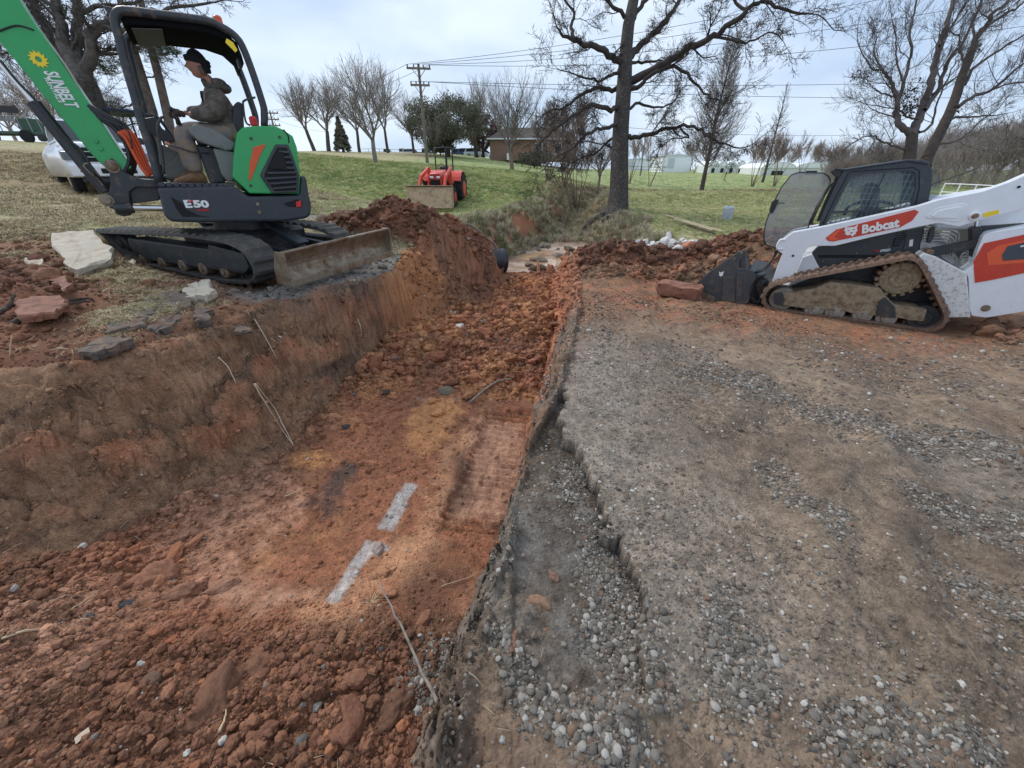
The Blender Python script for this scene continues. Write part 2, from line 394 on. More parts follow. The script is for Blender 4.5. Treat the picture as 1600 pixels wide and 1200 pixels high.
def detail(x, y, z, I):
    """clods, ruts and stones in relief; returns the height to add"""
    r = I['r']; h = np.zeros(x.shape)
    inn = I['ini']; wallm = I['ino'] & ~inn
    red = np.clip(I['m']*6, 0, 1)
    # loose clods on the trench floor and on the mounds
    c1, _ = cells(x*4.2+fbm(x*3, y*3, 2), y*4.2+fbm(x*3+9, y*3, 2), 1); c2, _ = cells(x*10, y*10, 2); c3, _ = cells(x*24, y*24, 3)
    far_clod = sstep(3.6, 4.8, y+.3*fbm(x, y, 2, 3)) # heaped loose soil beyond the scraped floor
    near_clod = np.maximum(sstep(1.45, 1.0, y+.25*fbm(x*1.3, y*1.3, 2, 8)), sstep(-1.5, -2.3, x+.4*fbm(x*1.1, y*1.1, 2, 12)))
    amt = np.where(inn, np.clip(far_clod*1.0+near_clod*.6, 0.06, 1), 0)
    flat = np.abs(under(x, y, np.full(x.shape, 9.0))-9.0)*.12; flat = np.clip(flat, 0, 1)
    patch = sstep(-.25, .3, fbm(x*1.1, y*1.1, 3, 21))
    big = .15*c1*(.35+patch)*amt*np.where(y > 3, 1.0, .55)
    h += big+(.060*c2+.022*c3)*amt*(.5+patch)
    h += np.where(inn, .10*fbm(x*1.3, y*1.3, 3, 31)*amt+.02*fbm(x*3, y*3, 3, 33), 0)
    h += red*(.12*c1*patch+.06*c2+.02*c3)*np.where(I['ino'], .4, 1)
    # left ground torn and clodded
    lg = (~I['ino']) & (x < 0) & (r < 14)
    tear = sstep(9.5, 6.5, y-0.25*x)
    h += np.where(lg, tear*(.07*c1*patch+.030*c2*patch+.012*c3+.06*fbm(x*1.6, y*1.6, 3, 40)), 0)
    # bank face: crumbly layers running down the slope
    f3 = fbm3(x*3.0, y*3.0, z*7.0, 4, 50); lay = fbm3(x*1.2, y*1.2, z*14.0, 3, 55)
    h += np.where(wallm & (I['left']) & (y < 6.6), .045*c1*np.clip(4*I['s']*(1-I['s']), 0, 1)*(.3+patch)+.02*c2*patch, 0)
    h += np.where(wallm, (.20*f3+.08*lay+.13*fbm3(x*10, y*10, z*14, 5, 57, .65))*np.clip(4*I['s']*(1-I['s']), .15, 1)+sstep(6.3, 7.3, y)*I['left']*(.10*c1+.05*c2)+(~I['left'])*(.05*c2+.03*c3+.04*fbm(x*9, y*9, 3, 58)), 0)
    h = np.where(I['ino'] | (y > 9.6), h*(1-.85*sstep(9.5, 10.3, y)*sstep(12.5, 11.5, y)*(np.abs(x) < 2.2)), h)
    # pad: ruts, stones
    pad = (~I['ino']) & (x > -.3) & (y < 8.2) & (r < 12)
    jx = x+.09*fbm(x*8, y*8, 4, 3, .6); jy = y+.09*fbm(x*8+4, y*8, 4, 3, .6)
    aspd, _, aside = dist_poly(jx, jy, WE); low = inside(jx, jy, LOWP)*sstep(.75, .2, aspd); asin = (low < .01) & (x > .1) & (y > .6)
    rut = 0
    for k, (a, off, w, dep) in enumerate(((-.62, 1.4, .16, .05), (-.62, 2.35, .16, .05), (-.25, 1.2, .14, .035), (-.25, 2.1, .14, .04), (.9, .2, .15, .03))):
        dd = (x-off)*math.cos(a)+(y-1.6)*math.sin(a)+.18*fbm(x*.7+k*5, y*.7, 2, 60+k)
        rut = rut-dep*np.exp(-(dd/w)**2)+dep*.7*np.exp(-((np.abs(dd)-w*1.7)/(.5*w))**2)
    strk = fbm((x*.55-y*.83)*6, (x*.83+y*.55)*1.6, 4, 70)
    ph = rut*(.5+fbm(x*2, y*2, 2, 71))+.035*fbm(x*1.8, y*1.8, 4, 72)+.030*strk+.006*c3+.010*fbm(x*14, y*14, 3, 73)
    smooth_ = sstep(-.2, .2, fbm(x*1.2+3, y*1.2, 3, 74))
    ph += (1-smooth_*.6)*(.012*c2*sstep(.4, .8, fbm(x*3, y*3, 2, 75)+.5)+.008*c3)
    # gravel lies a hand's breadth below the sealed surface along its broken edge
    ph = ph*(1-.6*sstep(.9, .2, aspd)*asin)
    ph += -.085*low
    h += np.where(pad, ph, 0)
    # tyre and track lug marks in the wet clay
    tx = x+.10*fbm(x*6, y*6, 3, 77); ty = y+.10*fbm(x*6+3, y*6, 3, 78)
    td = inside(tx, ty, TREAD)
    tdd, _, _ = dist_poly(tx, ty, TREAD, True)
    ax, ay = TREAD[3][0]-TREAD[0][0], TREAD[3][1]-TREAD[0][1]; l = math.hypot(ax, ay); ax /= l; ay /= l
    al = (x-TREAD[0][0])*ax+(y-TREAD[0][1])*ay; ac = -(x-TREAD[0][0])*ay+(y-TREAD[0][1])*ax
    lug = .026*sstep(-.2, .5, np.sin(al*2*PI/.085+.4))*sstep(0, .03, tdd)*(.5+.9*sstep(-.2,.3,fbm(x*5, y*5, 2, 79)))-.05*sstep(0, .05, tdd)
    lug = lug-.012*np.exp(-((np.abs(ac)-.24)/.02)**2)
    h = np.where(td, h*.25+lug, h)
    h = np.where((~td) & (tdd < .12) & inn, h+.03*np.exp(-((tdd-.05)/.04)**2)*sstep(-.2, .3, fbm(x*4, y*4, 2, 81)), h)
    h = h*(1-flat*.8)
    # grass
    out_ = (~I['ino']) & (~pad) & (red < .1)
    h += np.where(out_ & (r > 7), .03*fbm(x*2.2, y*2.2, 3, 80), 0)
    bankm = np.clip(1-np.abs(I['e']-.5)/.8, 0, 1)*(y > 10)
    h += bankm*(.28*fbm(x*1.7, y*1.7, 3, 85)+.05*c1)
    return h, dict(c1=c1, c2=c2, c3=c3, amt=amt, patch=patch, red=red, pad=pad, asin=asin, aspd=aspd, low=low, strk=strk, smooth_=smooth_, td=td, tdd=tdd, al=al, bankm=bankm, lg=lg, tear=tear, wallm=wallm, f3=f3, lay=lay, far_clod=far_clod, near_clod=near_clod)
def ground(x, y):
    xa = np.array([float(x)]); ya = np.array([float(y)]); z, I = H0(xa, ya, True); h, _ = detail(xa, ya, z, I)
    return float(z[0]+h[0])
def ground_n(xa, ya):
    z, I = H0(xa, ya, True); h, D = detail(xa, ya, z, I); return z+h, I, D
# ------------------------------------------------------------------ colours of the ground
def C(h): return np.array(sr(*h), np.float32)
c_red, c_dred, c_or, c_pink = C((160,106,78)), C((112,77,60)), C((196,138,92)), C((200,154,126))
c_brown, c_dbrown, c_char = C((134,102,78)), C((92,72,58)), C((66,63,61))
c_pad, c_pad2, c_asph, c_grav = C((148,128,108)), C((112,97,83)), C((154,144,132)), C((134,129,122))
c_grass, c_grass2, c_straw, c_dry = C((106,126,68)), C((142,154,94)), C((192,178,140)), C((152,138,104))
c_mud, c_white = C((184,162,146)), C((215,210,204))
c_sand = C((196,150,108))
PATCHES = []
def patch_px(px, z, col, a, soft=.05):
    PATCHES.append(([tuple(Wz(u, v, z))[:2] for u, v in px], np.array(col), a, soft))
patch_px([(640,640),(700,618),(720,640),(700,680),(660,705),(635,680)], -.88, c_or, .95, .1)
patch_px([(455,720),(500,705),(520,725),(480,745)], -.88, c_or, .9, .06)
patch_px([(620,830),(650,830),(700,700),(745,650),(760,640),(700,800),(650,900),(580,960),(560,1010),(470,1000),(470,975),(540,940),(590,880)], -.85, (c_or+c_pink)/2, .9, .12)
patch_px([(250,860),(330,870),(420,900),(460,950),(400,975),(340,930)], -.82, c_pink, .6, .14)
patch_px([(755,655),(815,660),(795,810),(705,800)], -.9, c_pink, .8, .09)
patch_px([(480,790),(540,725),(560,735),(510,810)], -.88, c_char, .75, .08)
patch_px([(700,720),(725,700),(750,760),(700,800)], -.88, c_dbrown, .7, .08)
patch_px([(588,824),(632,752),(652,754),(612,826)], -.87, c_white*.8, .85, .015)
patch_px([(514,956),(564,846),(570,838),(608,848),(604,856),(580,860),(534,952)], -.84, c_white*.78, .85, .012)
patch_px([(500,1000),(560,985),(680,830),(720,840),(740,1000),(700,1080),(660,1000),(600,960)], -.7, c_dbrown, .55, .16)
patch_px([(150,870),(260,850),(340,900),(240,950),(150,930)], -.8, c_red, .6, .15)
patch_px([(600,440),(690,430),(700,480),(600,480)], -.3, c_or, .6, .2)
def ground_colour(x, y, z, I, D, nz_=None):
    n1 = fbm(x*.8, y*.8, 4, 100)[:, None]; n2 = fbm(x*3.5, y*3.5, 4, 101)[:, None]; n3 = fbm(x*16, y*16, 3, 102)[:, None]; n4 = fbm(x*45, y*45, 2, 103)[:, None]
    def mixc(a, b, t): return a+(b-a)*np.clip(t, 0, 1)
    m = lambda a: np.asarray(a, np.float32)[:, None]
    r = I['r']
    # lawn
    g = mixc(c_grass, c_grass2, .5+n1*1.1+n2*.5)
    g = mixc(g, c_straw*.9, .12+n2*.9+n3*.7+m(np.where((x > 3) & (y > 10) & (y < 36), .5, 0)))
    g = g*(1+.5*n3+.35*n4)
    # near meadow right: dry band
    db, _, _ = dist_poly(x, y, [(5.6,21),(8,17.5),(11,14.5),(15,13)])
    g = mixc(g, c_dry*1.1, m(np.exp(-(db/1.2)**2)*.8)); g = mixc(g, c_dry, m(sstep(14.5, 11.5, y+.3*x*0)*(x > 1)*.75)+n2*.3*m((x > 1) & (y < 16)))
    g = mixc(g, c_brown, m(sstep(1.8, .2, I['dcr']-np.interp(y, [10, 13, 20, 40], [2.2, 2.2, 1.2, .8]))*(y > 10)*.75)*(.6+n2))
    # left: dead grass and straw
    lf = m(sstep(14.0, 9.0, y+.35*x+.0*y)*(x < 0)+sstep(-9, -13, x+.0*y))
    st = mixc(c_dry, c_straw*1.08, .5+n2*1.4+n3*.8); st = mixc(st, c_grass2, .12+n1*.9); st = mixc(st, c_dbrown, -.15+n2*1.1+n3*1.2)
    g = mixc(g, st, lf)
    rb = np.hypot(x+17, y-15); g = mixc(g, mixc(c_brown, c_dry, .5+n3*1.3), m(sstep(6.5, 3.5, rb-3))*.7)
    # left torn ground
    tornc = mixc(c_dred*1.25, c_red*.85, .45+n1*.8+n2*.9); tornc = mixc(tornc, c_brown, .25+n1*1.5)
    tear2 = m(sstep(8.3, 6.2, y-.12*x+.8*fbm(x*.8, y*.8, 3, 110))*(x < -1.5))
    hm_ = np.abs(under(x, y, np.full(x.shape, 9.0))-9.0) > 2
    bare = mixc(tornc, mixc(c_dbrown, c_pad2, .4+n2), m(hm_ & (x < 0))*.6); bare = mixc(bare, st, m(sstep(.18, .42, fbm(x*1.1, y*1.1, 4, 111)))*.6*m((y > 3.2) & ~hm_))
    c = mixc(g, bare, tear2)
    # grey gravel strip behind the blade and drive on the hill
    gs, _, _ = dist_poly(x, y, [(-3.1,4.95),(-2.2,6.3),(-3.4,8.6),(-6,11.5),(-9,15)])
    c = mixc(c, c_grav*(1+.5*n4), m(sstep(.75, .3, gs+.2*fbm(x*3, y*3, 2, 112)))*.85)
    # red mounds
    mr = mixc(c_dred*.95, c_red*.85, .25+n1*.5+n2*.8+n3*.5); mr = mixc(mr, c_brown*.8, .2+n1*1.2)
    c = mixc(c, mr, m(np.clip(I['m']*9-.2+.5*fbm(x*2, y*2, 2, 113), 0, 1)))
    fr = m((x > 0) & (y > 6.3) & (y < 12.5) & (x < 12))*m(sstep(11.3, 10.0, y)); c = mixc(c, mr, fr*.7)
    # creek
    mud = mixc(c_mud, c_brown, .3+n1*1.2+n2*.8); c = mixc(c, mixc(mud, c_dbrown, m(sstep(15.5, 17.5, y))*.8), m(sstep(.35, -.05, I['e'])))
    bk = mixc(c_dry*.8, c_dbrown, .5+n2*1.3+n3); redb = m(sstep(.25, .55, I['e']))*m(sstep(.2, .4, fbm(x*.9+1, y*.9, 3, 130)+.8*np.exp(-((x-.9)**2+(y-16.2)**2)/2.2)+.4*np.exp(-((x-6.2)**2+(y-30)**2)/2.5)))
    bk = mixc(bk, c_red, redb)
    c = mixc(c, bk, m(np.clip(D['bankm']*1.8, 0, 1))*.9)
    # pad
    p = mixc(c_pad, c_pad2, .45+n1*.9+n2*.8+m(D['strk'])*.6); p = mixc(p, C((118,88,70)), m(sstep(.0, .45, fbm(x*.55+8, y*.55, 3, 120)))*.75)
    p = mixc(p, c_asph*(1+.12*n4), m(D['asin'])*m(sstep(1.1, .1, D['aspd']))*.5)
    rd = m(sstep(3.6, 6.0, y+.35*x*.6+.8*fbm(x*.8, y*.8, 3, 121)))
    p = mixc(p, mixc(c_brown, c_red*.9, .2+n2*1.0+m(D['strk'])*1.4), rd*.85)
    p = mixc(p, mixc(c_pad2*.85, c_grav*.75, .3+n2*1.2+n3), m(D['low'])); p = mixc(p, c_grav*.8, m(sstep(.16, .42, fbm(x*1.1+5, y*1.1, 4, 122)))*.4*(1-rd))
    p = p*1.1*(1-.45*m(sstep(.25, .0, D['c3']))*.6)*(1+.45*n3+.4*n4+.3*n2)
    p = mixc(p, c_char, m((D['low'] > .01)*np.exp(-(D['aspd']/.035)**2))*.85)
    c = np.where(m(D['pad']), p, c)
    # walls
    zz = z
    k3 = np.nonzero(D['wallm'])[0]
    n2 = n2.copy(); n3 = n3.copy(); n4 = n4.copy()
    n2[k3, 0] = fbm3(x[k3]*3.5, y[k3]*3.5, z[k3]*5, 3, 160); n3[k3, 0] = fbm3(x[k3]*15, y[k3]*15, z[k3]*20, 3, 161); n4[k3, 0] = fbm3(x[k3]*40, y[k3]*40, z[k3]*50, 2, 162)
    wl = mixc(c_brown, c_dbrown, .35+n1*.9+m(D['lay'])*1.6); wl = mixc(wl, c_red*.9, -.05+m(D['f3'])*1.3+n2*.6+m(sstep(2.8, 6.5, y))*.25)
    wl = mixc(wl, c_char*1.1, m(sstep(.12, .4, fbm3(x*.9, y*.9, z*2.2, 3, 124)))*.5)
    wl = mixc(wl, c_pad2*.75, m(sstep(-.15, .1, zz)*sstep(3.8, 5.2, y)*(x < 0))*.6)
    wr = mixc(c_pad2*.95, c_grav*.7, .4+n2*1.4); wr = mixc(wr, c_brown*.95, m(sstep(-.3, .2, fbm(x*1.5, y*1.5, 3, 171)))*.7); wr = mixc(wr, c_red, m(sstep(.3, .75, I['s']+.3*fbm(x*2, y*2, 2, 125)))*m(sstep(1.2, 3.0, y))*.9); wr = mixc(wr, c_red, m(sstep(4.3, 5.8, y))*.75)
    wl = mixc(wl, mr, m(sstep(6.2, 7.2, y+.4*fbm(x, y, 2, 170)))*.9)
    wl = np.where(m(I['left']), wl, wr)
    c = np.where(m(D['wallm']), wl*1.3*(1+.6*n3+.45*n4+.25*n2), c)
    # floor
    fl = mixc(c_red*.88, c_dred*1.15, .3+n1*.9+n2*.9); fl = mixc(fl, c_or, -.25+n2*1.0+m(D['patch'])*.5*m(y > 3.2)); fl = mixc(fl, c_dred*.6+c_brown*.35, m(D['near_clod'])*.8+n1*.4+n2*.3)
    fl = mixc(fl, c_pink, -.25+m(sstep(0, .35, fbm(x*.9+3, y*.9, 3, 126)))*.5*m(y < 4)+n3*.4)
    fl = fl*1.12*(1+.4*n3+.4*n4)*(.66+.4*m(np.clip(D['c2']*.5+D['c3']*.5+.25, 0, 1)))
    c = np.where(m(I['ini']), fl, c)
    c = np.where(m(D['td']), c*(.72+.4*m(sstep(-.2, .5, np.sin(D['al']*2*PI/.085+.4)))), c)
    for pts, pc, a, soft in PATCHES:
        xs = [p_[0] for p_ in pts]; ys = [p_[1] for p_ in pts]
        k = np.nonzero((x > min(xs)-soft*3) & (x < max(xs)+soft*3) & (y > min(ys)-soft*3) & (y < max(ys)+soft*3) & I['ino'])[0]
        if not len(k): continue
        xx = x[k]; yy = y[k]; d, _, _ = dist_poly(xx, yy, pts, True); ins = inside(xx, yy, pts)
        sd_ = np.where(ins, d, -d)+soft*1.6*fbm(xx*9, yy*9, 3, 140)
        t = (sstep(-soft, soft, sd_)*a*(1 if soft > .03 else np.clip(.95+.7*fbm(xx*30, yy*30, 2, 141), 0, 1)))[:, None]
        c[k] = mixc(c[k], pc*(1+.35*n3[k]+.25*n4[k]), t)
    return np.clip(c, .004, .85)
# ------------------------------------------------------------------ the ground mesh: rings about the camera's feet
NT, NR = 950, 1150
th = np.linspace(-math.radians(80), math.radians(76), NT)
k_ = np.linspace(0, 1, NR); rr_ = 1.25*np.exp(k_*math.log(420/1.25)*(0.62+0.38*k_))
RR, TT = np.meshgrid(rr_, th, indexing='ij')
gx = (PC[0]+RR*np.sin(TT)).ravel(); gy = (PC[1]+RR*np.cos(TT)).ravel()
z0, I0 = H0(gx, gy, True); dz0, D0 = detail(gx, gy, z0, I0)
gz = z0+dz0
col0 = ground_colour(gx, gy, gz, I0, D0)
# push the faces of the cut banks sideways so that they crumble and overhang a little
wm = D0['wallm']*np.clip(4*I0['s']*(1-I0['s']), 0, 1)
ox = wm*.09*fbm3(gx*4, gy*4, gz*6, 3, 150); oy = wm*.09*fbm3(gx*4+7, gy*4, gz*6, 3, 151)
GV = np.stack([gx+ox, gy+oy, gz], -1)
idx = np.arange(NR*NT).reshape(NR, NT)
GF = np.stack([idx[:-1, :-1], idx[1:, :-1], idx[1:, 1:], idx[:-1, 1:]], -1).reshape(-1, 4)[:, ::-1]
zone = np.zeros(NR*NT, int)                      # 0 dirt, 1 lawn, 2 gravel pad, 3 trench, 4 creek bed, 5 left spoil, 6 right spoil
r_ = I0['r']
zone[(gy > 8.5)] = 1; zone[(gx < -8)] = 1
zone[(I0['e'] < 1) & (gy > 9)] = 4
zone[D0['pad']] = 2
zone[(I0['m'] > .1) & (gx < -0) & (gy > 7)] = 5; zone[(I0['m'] > .1) & (gx > 0) & (gy > 6)] = 6
zone[I0['ino']] = 3
fz = zone[GF[:, 0]]
gm = bpy.data.materials.new('soil'); gm.use_nodes = True; t_ = gm.node_tree; n = t_.nodes; l = t_.links
pb = n['Principled BSDF']; pb.inputs['Roughness'].default_value = 0.92; pb.inputs['Specular IOR Level'].default_value = 0.25
at = n.new('ShaderNodeAttribute'); at.attribute_name = 'col'
tcn = n.new('ShaderNodeTexCoord')
na = n.new('ShaderNodeTexNoise'); na.inputs['Scale'].default_value = 38; na.inputs['Detail'].default_value = 8; na.inputs['Roughness'].default_value = .7; l.new(tcn.outputs['Object'], na.inputs['Vector'])
mr_ = n.new('ShaderNodeMapRange'); mr_.inputs[1].default_value = .25; mr_.inputs[2].default_value = .75; mr_.inputs[3].default_value = .70; mr_.inputs[4].default_value = 1.62; l.new(na.outputs[0], mr_.inputs[0])
sc_ = n.new('ShaderNodeVectorMath'); sc_.operation = 'SCALE'; l.new(at.outputs['Color'], sc_.inputs[0]); l.new(mr_.outputs[0], sc_.inputs[3]); l.new(sc_.outputs[0], pb.inputs['Base Color'])
vo = n.new('ShaderNodeTexVoronoi'); vo.inputs['Scale'].default_value = 85; l.new(tcn.outputs['Object'], vo.inputs['Vector'])
nb = n.new('ShaderNodeTexNoise'); nb.inputs['Scale'].default_value = 22; nb.inputs['Detail'].default_value = 10; nb.inputs['Roughness'].default_value = .75; l.new(tcn.outputs['Object'], nb.inputs['Vector'])
ad = n.new('ShaderNodeMath'); ad.operation = 'MULTIPLY_ADD'; ad.inputs[1].default_value = -.35; l.new(vo.outputs['Distance'], ad.inputs[0]); l.new(nb.outputs[0], ad.inputs[2])
bn_ = n.new('ShaderNodeBump'); bn_.inputs['Strength'].default_value = 1.0; bn_.inputs['Distance'].default_value = .032; l.new(ad.outputs[0], bn_.inputs['Height']); l.new(bn_.outputs[0], pb.inputs['Normal'])
ZN = ['ground', 'lawn', 'gravel_pad', 'trench', 'creek_bed', 'soil_mound', 'soil_mound']
SET = []
for zi in range(7):
    f = GF[fz == zi]
    if not len(f): SET.append(None); continue
    u_, inv = np.unique(f.ravel(), return_inverse=True)
    o = link(ZN[zi], mesh_np(ZN[zi], GV[u_], inv.reshape(-1, 4), gm, True, {'col': col0[u_]}))
    tag(o, kind='structure'); SET.append(o)
# ------------------------------------------------------------------ stones, clods, straw
def rock_mesh(name, seed, sub=2, flat=.7, rough=.25, ang=False):
    bm = bmesh.new(); bmesh.ops.create_icosphere(bm, subdivisions=sub, radius=1)
    r_n = np.random.default_rng(seed); P = np.array([v.co for v in bm.verts])
    pl = r_n.normal(size=(9, 3)); pl /= np.linalg.norm(pl, axis=1)[:, None]; d = .62+.3*r_n.random(9)
    for i in range(9):
        k = P @ pl[i]; over = np.clip(k-d[i], 0, None); P = P-over[:, None]*pl[i]*(1.0 if ang else .7)
    P *= 1+rough*fbm3(P[:, 0]*1.8+seed, P[:, 1]*1.8, P[:, 2]*1.8, 5, seed, .62)[:, None]
    P[:, 0] *= 1+.35*r_n.random(); P[:, 2] *= flat
    for v, p in zip(bm.verts, P): v.co = p
    for f in bm.faces: f.smooth = not ang
    me = bpy.data.meshes.new(name); bm.to_mesh(me); bm.free(); return me
def inst_mat(name, rough=.85, bump=.4, scale=30.0, var=.25, attr_name='col'):
    m = bpy.data.materials.new(name); m.use_nodes = True; t = m.node_tree; n = t.nodes; l = t.links
    p = n['Principled BSDF']; p.inputs['Roughness'].default_value = rough; p.inputs['Specular IOR Level'].default_value = .3
    a = n.new('ShaderNodeAttribute'); a.attribute_type = 'INSTANCER' if attr_name == 'col' else 'OBJECT'; a.attribute_name = attr_name
    tcn = n.new('ShaderNodeTexCoord'); z = n.new('ShaderNodeTexNoise'); z.inputs['Scale'].default_value = 2.2 if attr_name == 'col' else 3.5; z.inputs['Detail'].default_value = 10; z.inputs['Roughness'].default_value = .7
    l.new(tcn.outputs['Object'], z.inputs['Vector'])
    r = n.new('ShaderNodeMapRange'); r.inputs[1].default_value = .3; r.inputs[2].default_value = .7; r.inputs[3].default_value = 1-var; r.inputs[4].default_value = 1+var; l.new(z.outputs[0], r.inputs[0])
    s_ = n.new('ShaderNodeVectorMath'); s_.operation = 'SCALE'; l.new(a.outputs['Color'], s_.inputs[0]); l.new(r.outputs[0], s_.inputs[3]); l.new(s_.outputs[0], p.inputs['Base Color'])
    if bump:
        b = n.new('ShaderNodeBump'); b.inputs['Strength'].default_value = bump; b.inputs['Distance'].default_value = .3; l.new(z.outputs[0], b.inputs['Height']); l.new(b.outputs[0], p.inputs['Normal'])
    return m
m_inst = inst_mat('loose_stone'); m_objc = inst_mat('stone_surface', .9, .35, var=.35, attr_name='tint')
def gn_scatter(name, pts, scl, rot, cols, meshes, pick, parent=None):
    """one object of kind stuff that carries many small instances of a few meshes"""
    V = np.asarray(pts, np.float32); me = bpy.data.meshes.new(name); me.vertices.add(len(V)); me.vertices.foreach_set('co', V.ravel())
    def at_(nm, ty, dat, key):
        a = me.attributes.new(nm, ty, 'POINT'); a.data.foreach_set(key, np.asarray(dat, np.float32 if ty != 'INT' else np.int32).ravel())
    at_('scl', 'FLOAT_VECTOR', scl, 'vector'); at_('rot', 'FLOAT_VECTOR', rot, 'vector'); at_('pick', 'INT', pick, 'value')
    c4 = np.ones((len(V), 4), np.float32); c4[:, :3] = cols; a = me.attributes.new('col', 'FLOAT_COLOR', 'POINT'); a.data.foreach_set('color', c4.ravel())
    o = link(name, me, parent); tag(o, kind='stuff')
    g = bpy.data.node_groups.new(name, 'GeometryNodeTree')
    g.interface.new_socket('Geometry', in_out='INPUT', socket_type='NodeSocketGeometry'); g.interface.new_socket('Geometry', in_out='OUTPUT', socket_type='NodeSocketGeometry')
    n = g.nodes; l = g.links; gi = n.new('NodeGroupInput'); go = n.new('NodeGroupOutput'); jn = n.new('GeometryNodeJoinGeometry')
    def na_(nm, ty):
        x = n.new('GeometryNodeInputNamedAttribute'); x.data_type = ty; x.inputs['Name'].default_value = nm; return x
    sa, ra, pa = na_('scl', 'FLOAT_VECTOR'), na_('rot', 'FLOAT_VECTOR'), na_('pick', 'INT')
    e2r = n.new('FunctionNodeEulerToRotation'); l.new(ra.outputs['Attribute'], e2r.inputs[0])
    for i, ms in enumerate(meshes):
        so = SRC.get(ms.name)
        if so is None: so = bpy.data.objects.new(ms.name, ms); SRC[ms.name] = so
        oi = n.new('GeometryNodeObjectInfo'); oi.inputs['Object'].default_value = so; oi.inputs['As Instance'].default_value = True
        ip = n.new('GeometryNodeInstanceOnPoints'); cmp_ = n.new('FunctionNodeCompare'); cmp_.data_type = 'INT'; cmp_.operation = 'EQUAL'
        l.new(pa.outputs['Attribute'], cmp_.inputs[2]); cmp_.inputs[3].default_value = i
        l.new(gi.outputs[0], ip.inputs['Points']); l.new(cmp_.outputs[0], ip.inputs['Selection']); l.new(oi.outputs['Geometry'], ip.inputs['Instance'])
        l.new(e2r.outputs[0], ip.inputs['Rotation']); l.new(sa.outputs['Attribute'], ip.inputs['Scale']); l.new(ip.outputs[0], jn.inputs[0])
    l.new(jn.outputs[0], go.inputs[0])
    md = o.modifiers.new('scatter', 'NODES'); md.node_group = g
    return o
SRC = {}
STM = [rock_mesh('loose_stone_shape%d' % i, 20+i, 2, .55+.08*i, .12) for i in range(4)]
CLM = [rock_mesh('soil_clod_shape%d' % i, 40+i, 3, .8, .75) for i in range(4)]
CHM = [rock_mesh('broken_chip_shape%d' % i, 60+i, 2, .6, .3, True) for i in range(3)]
for m_ in STM+CLM+CHM: m_.materials.append(m_inst)
def polar_pts(n, r0, r1, a0, a1, pw=1.0, seed=0):
    """points thinning with distance from the viewer's feet"""
    g = np.random.default_rng(seed); r = r0*np.exp(g.random(n)**pw*math.log(r1/r0)); t = np.radians(a0+(a1-a0)*g.random(n))
    return PC[0]+r*np.sin(t), PC[1]+r*np.cos(t)
def in_px(P, pad=40):
    x, y, z = P[:, 0], P[:, 1], P[:, 2]-CAM_H; d = y*CP-z*SP; d = np.where(d < .05, .05, d); u = 800+FPX*x/d; v = 600-FPX*(y*SP+z*CP)/d
    return (u > -pad) & (u < 1600+pad) & (v > -pad) & (v < 1200+pad), d
# gravel on the pad
GR = [[tuple(Wz(u, v, -.03))[:2]+(w,) for u, v, w in l_] for l_ in (
   [(890,735,.08),(885,770,.06)], [(915,800,.03),(935,860,.06),(950,930,.09),(958,980,.10),(985,1030,.08),(1010,1080,.05)],
   [(1090,575,.16),(1180,590,.18),(1250,620,.14),(1330,655,.22),(1420,680,.22),(1520,690,.22),(1600,710,.22)],
   [(1210,735,.08),(1240,780,.07),(1290,810,.08),(1300,850,.05)], [(1130,960,.07),(1150,1020,.09),(1150,1080,.07)], [(1290,1150,.06),(1400,1170,.07),(1500,1180,.06)],
   [(1420,770,.09),(1500,820,.12),(1600,850,.18)], [(1480,900,.08),(1600,960,.12)], [(660,900,.08),(640,960,.08)], [(780,1000,.03),(850,1100,.05),(980,1180,.07)])]
def gravel_w(x, y):
    w = np.zeros(x.shape)
    for l_ in GR:
        d, v, _ = dist_poly(x, y, l_); w = np.maximum(w, np.clip(1.5-d/(v+.02)+.9*fbm(x*7, y*7, 2, 170), 0, 1))
    return w
def stone_cols(g, n, white=.3):
    t = g.random(n); k = g.random((n, 1)).astype(np.float32)
    base = C((96,90,83))*(1-k)+C((156,149,139))*k
    base = np.where((t < white)[:, None], C((204,197,186))*(.75+.4*k), base)
    base = np.where((t > .96)[:, None], C((140,112,92))*(.7+.5*k), base); return base*.9
def tilt_rot(g, n, a=.5): return np.stack([g.normal(0, a, n), g.normal(0, a, n), g.random(n)*6.28], -1)
g_ = np.random.default_rng(11)
# (a) dense pebbles in the drifts
x, y = polar_pts(620000, 1.5, 9, -25, 72, .9, 1); w = gravel_w(x, y); k = g_.random(len(x)) < w**1.6*.55; x, y = x[k], y[k]
z, I_, D_ = ground_n(x, y); k = (D_['pad'] | I_['ino']); x, y, z = x[k], y[k], z[k]; n = len(x)
sz = np.clip(.0050*np.exp(.5*g_.normal(size=n)), .002, .014)*np.clip(np.hypot(x, y)/2.6, 1, 1.5)
big = np.argsort(-sz/np.hypot(np.hypot(x, y), 1.5))[:230]; isb = np.zeros(n, bool); isb[big] = True
cs = stone_cols(g_, n, .2)*.85; cs = cs*.8+np.array(C((130,114,98)))*.2; ro = tilt_rot(g_, n, .45); pk = g_.integers(0, 4, n)
small = ~isb
gn_scatter('gravel', np.stack([x, y, z+sz*.05], -1)[small], (sz[:, None]*np.array([1, 1, .8]))[small], ro[small], cs[small], CHM+STM+CHM, g_.integers(0, 10, n)[small])
STB = []
for i in range(4):
    b_ = STM[i].copy(); b_.materials.clear(); b_.materials.append(m_objc); STB.append(b_)
CLB = []
CLH = [rock_mesh('soil_clod_fine%d' % i, 90+i, 4, .9, .5) for i in range(4)]
for i in range(4):
    b_ = CLH[i].copy(); b_.materials.clear(); b_.materials.append(m_objc); CLB.append(b_)
CHB = []
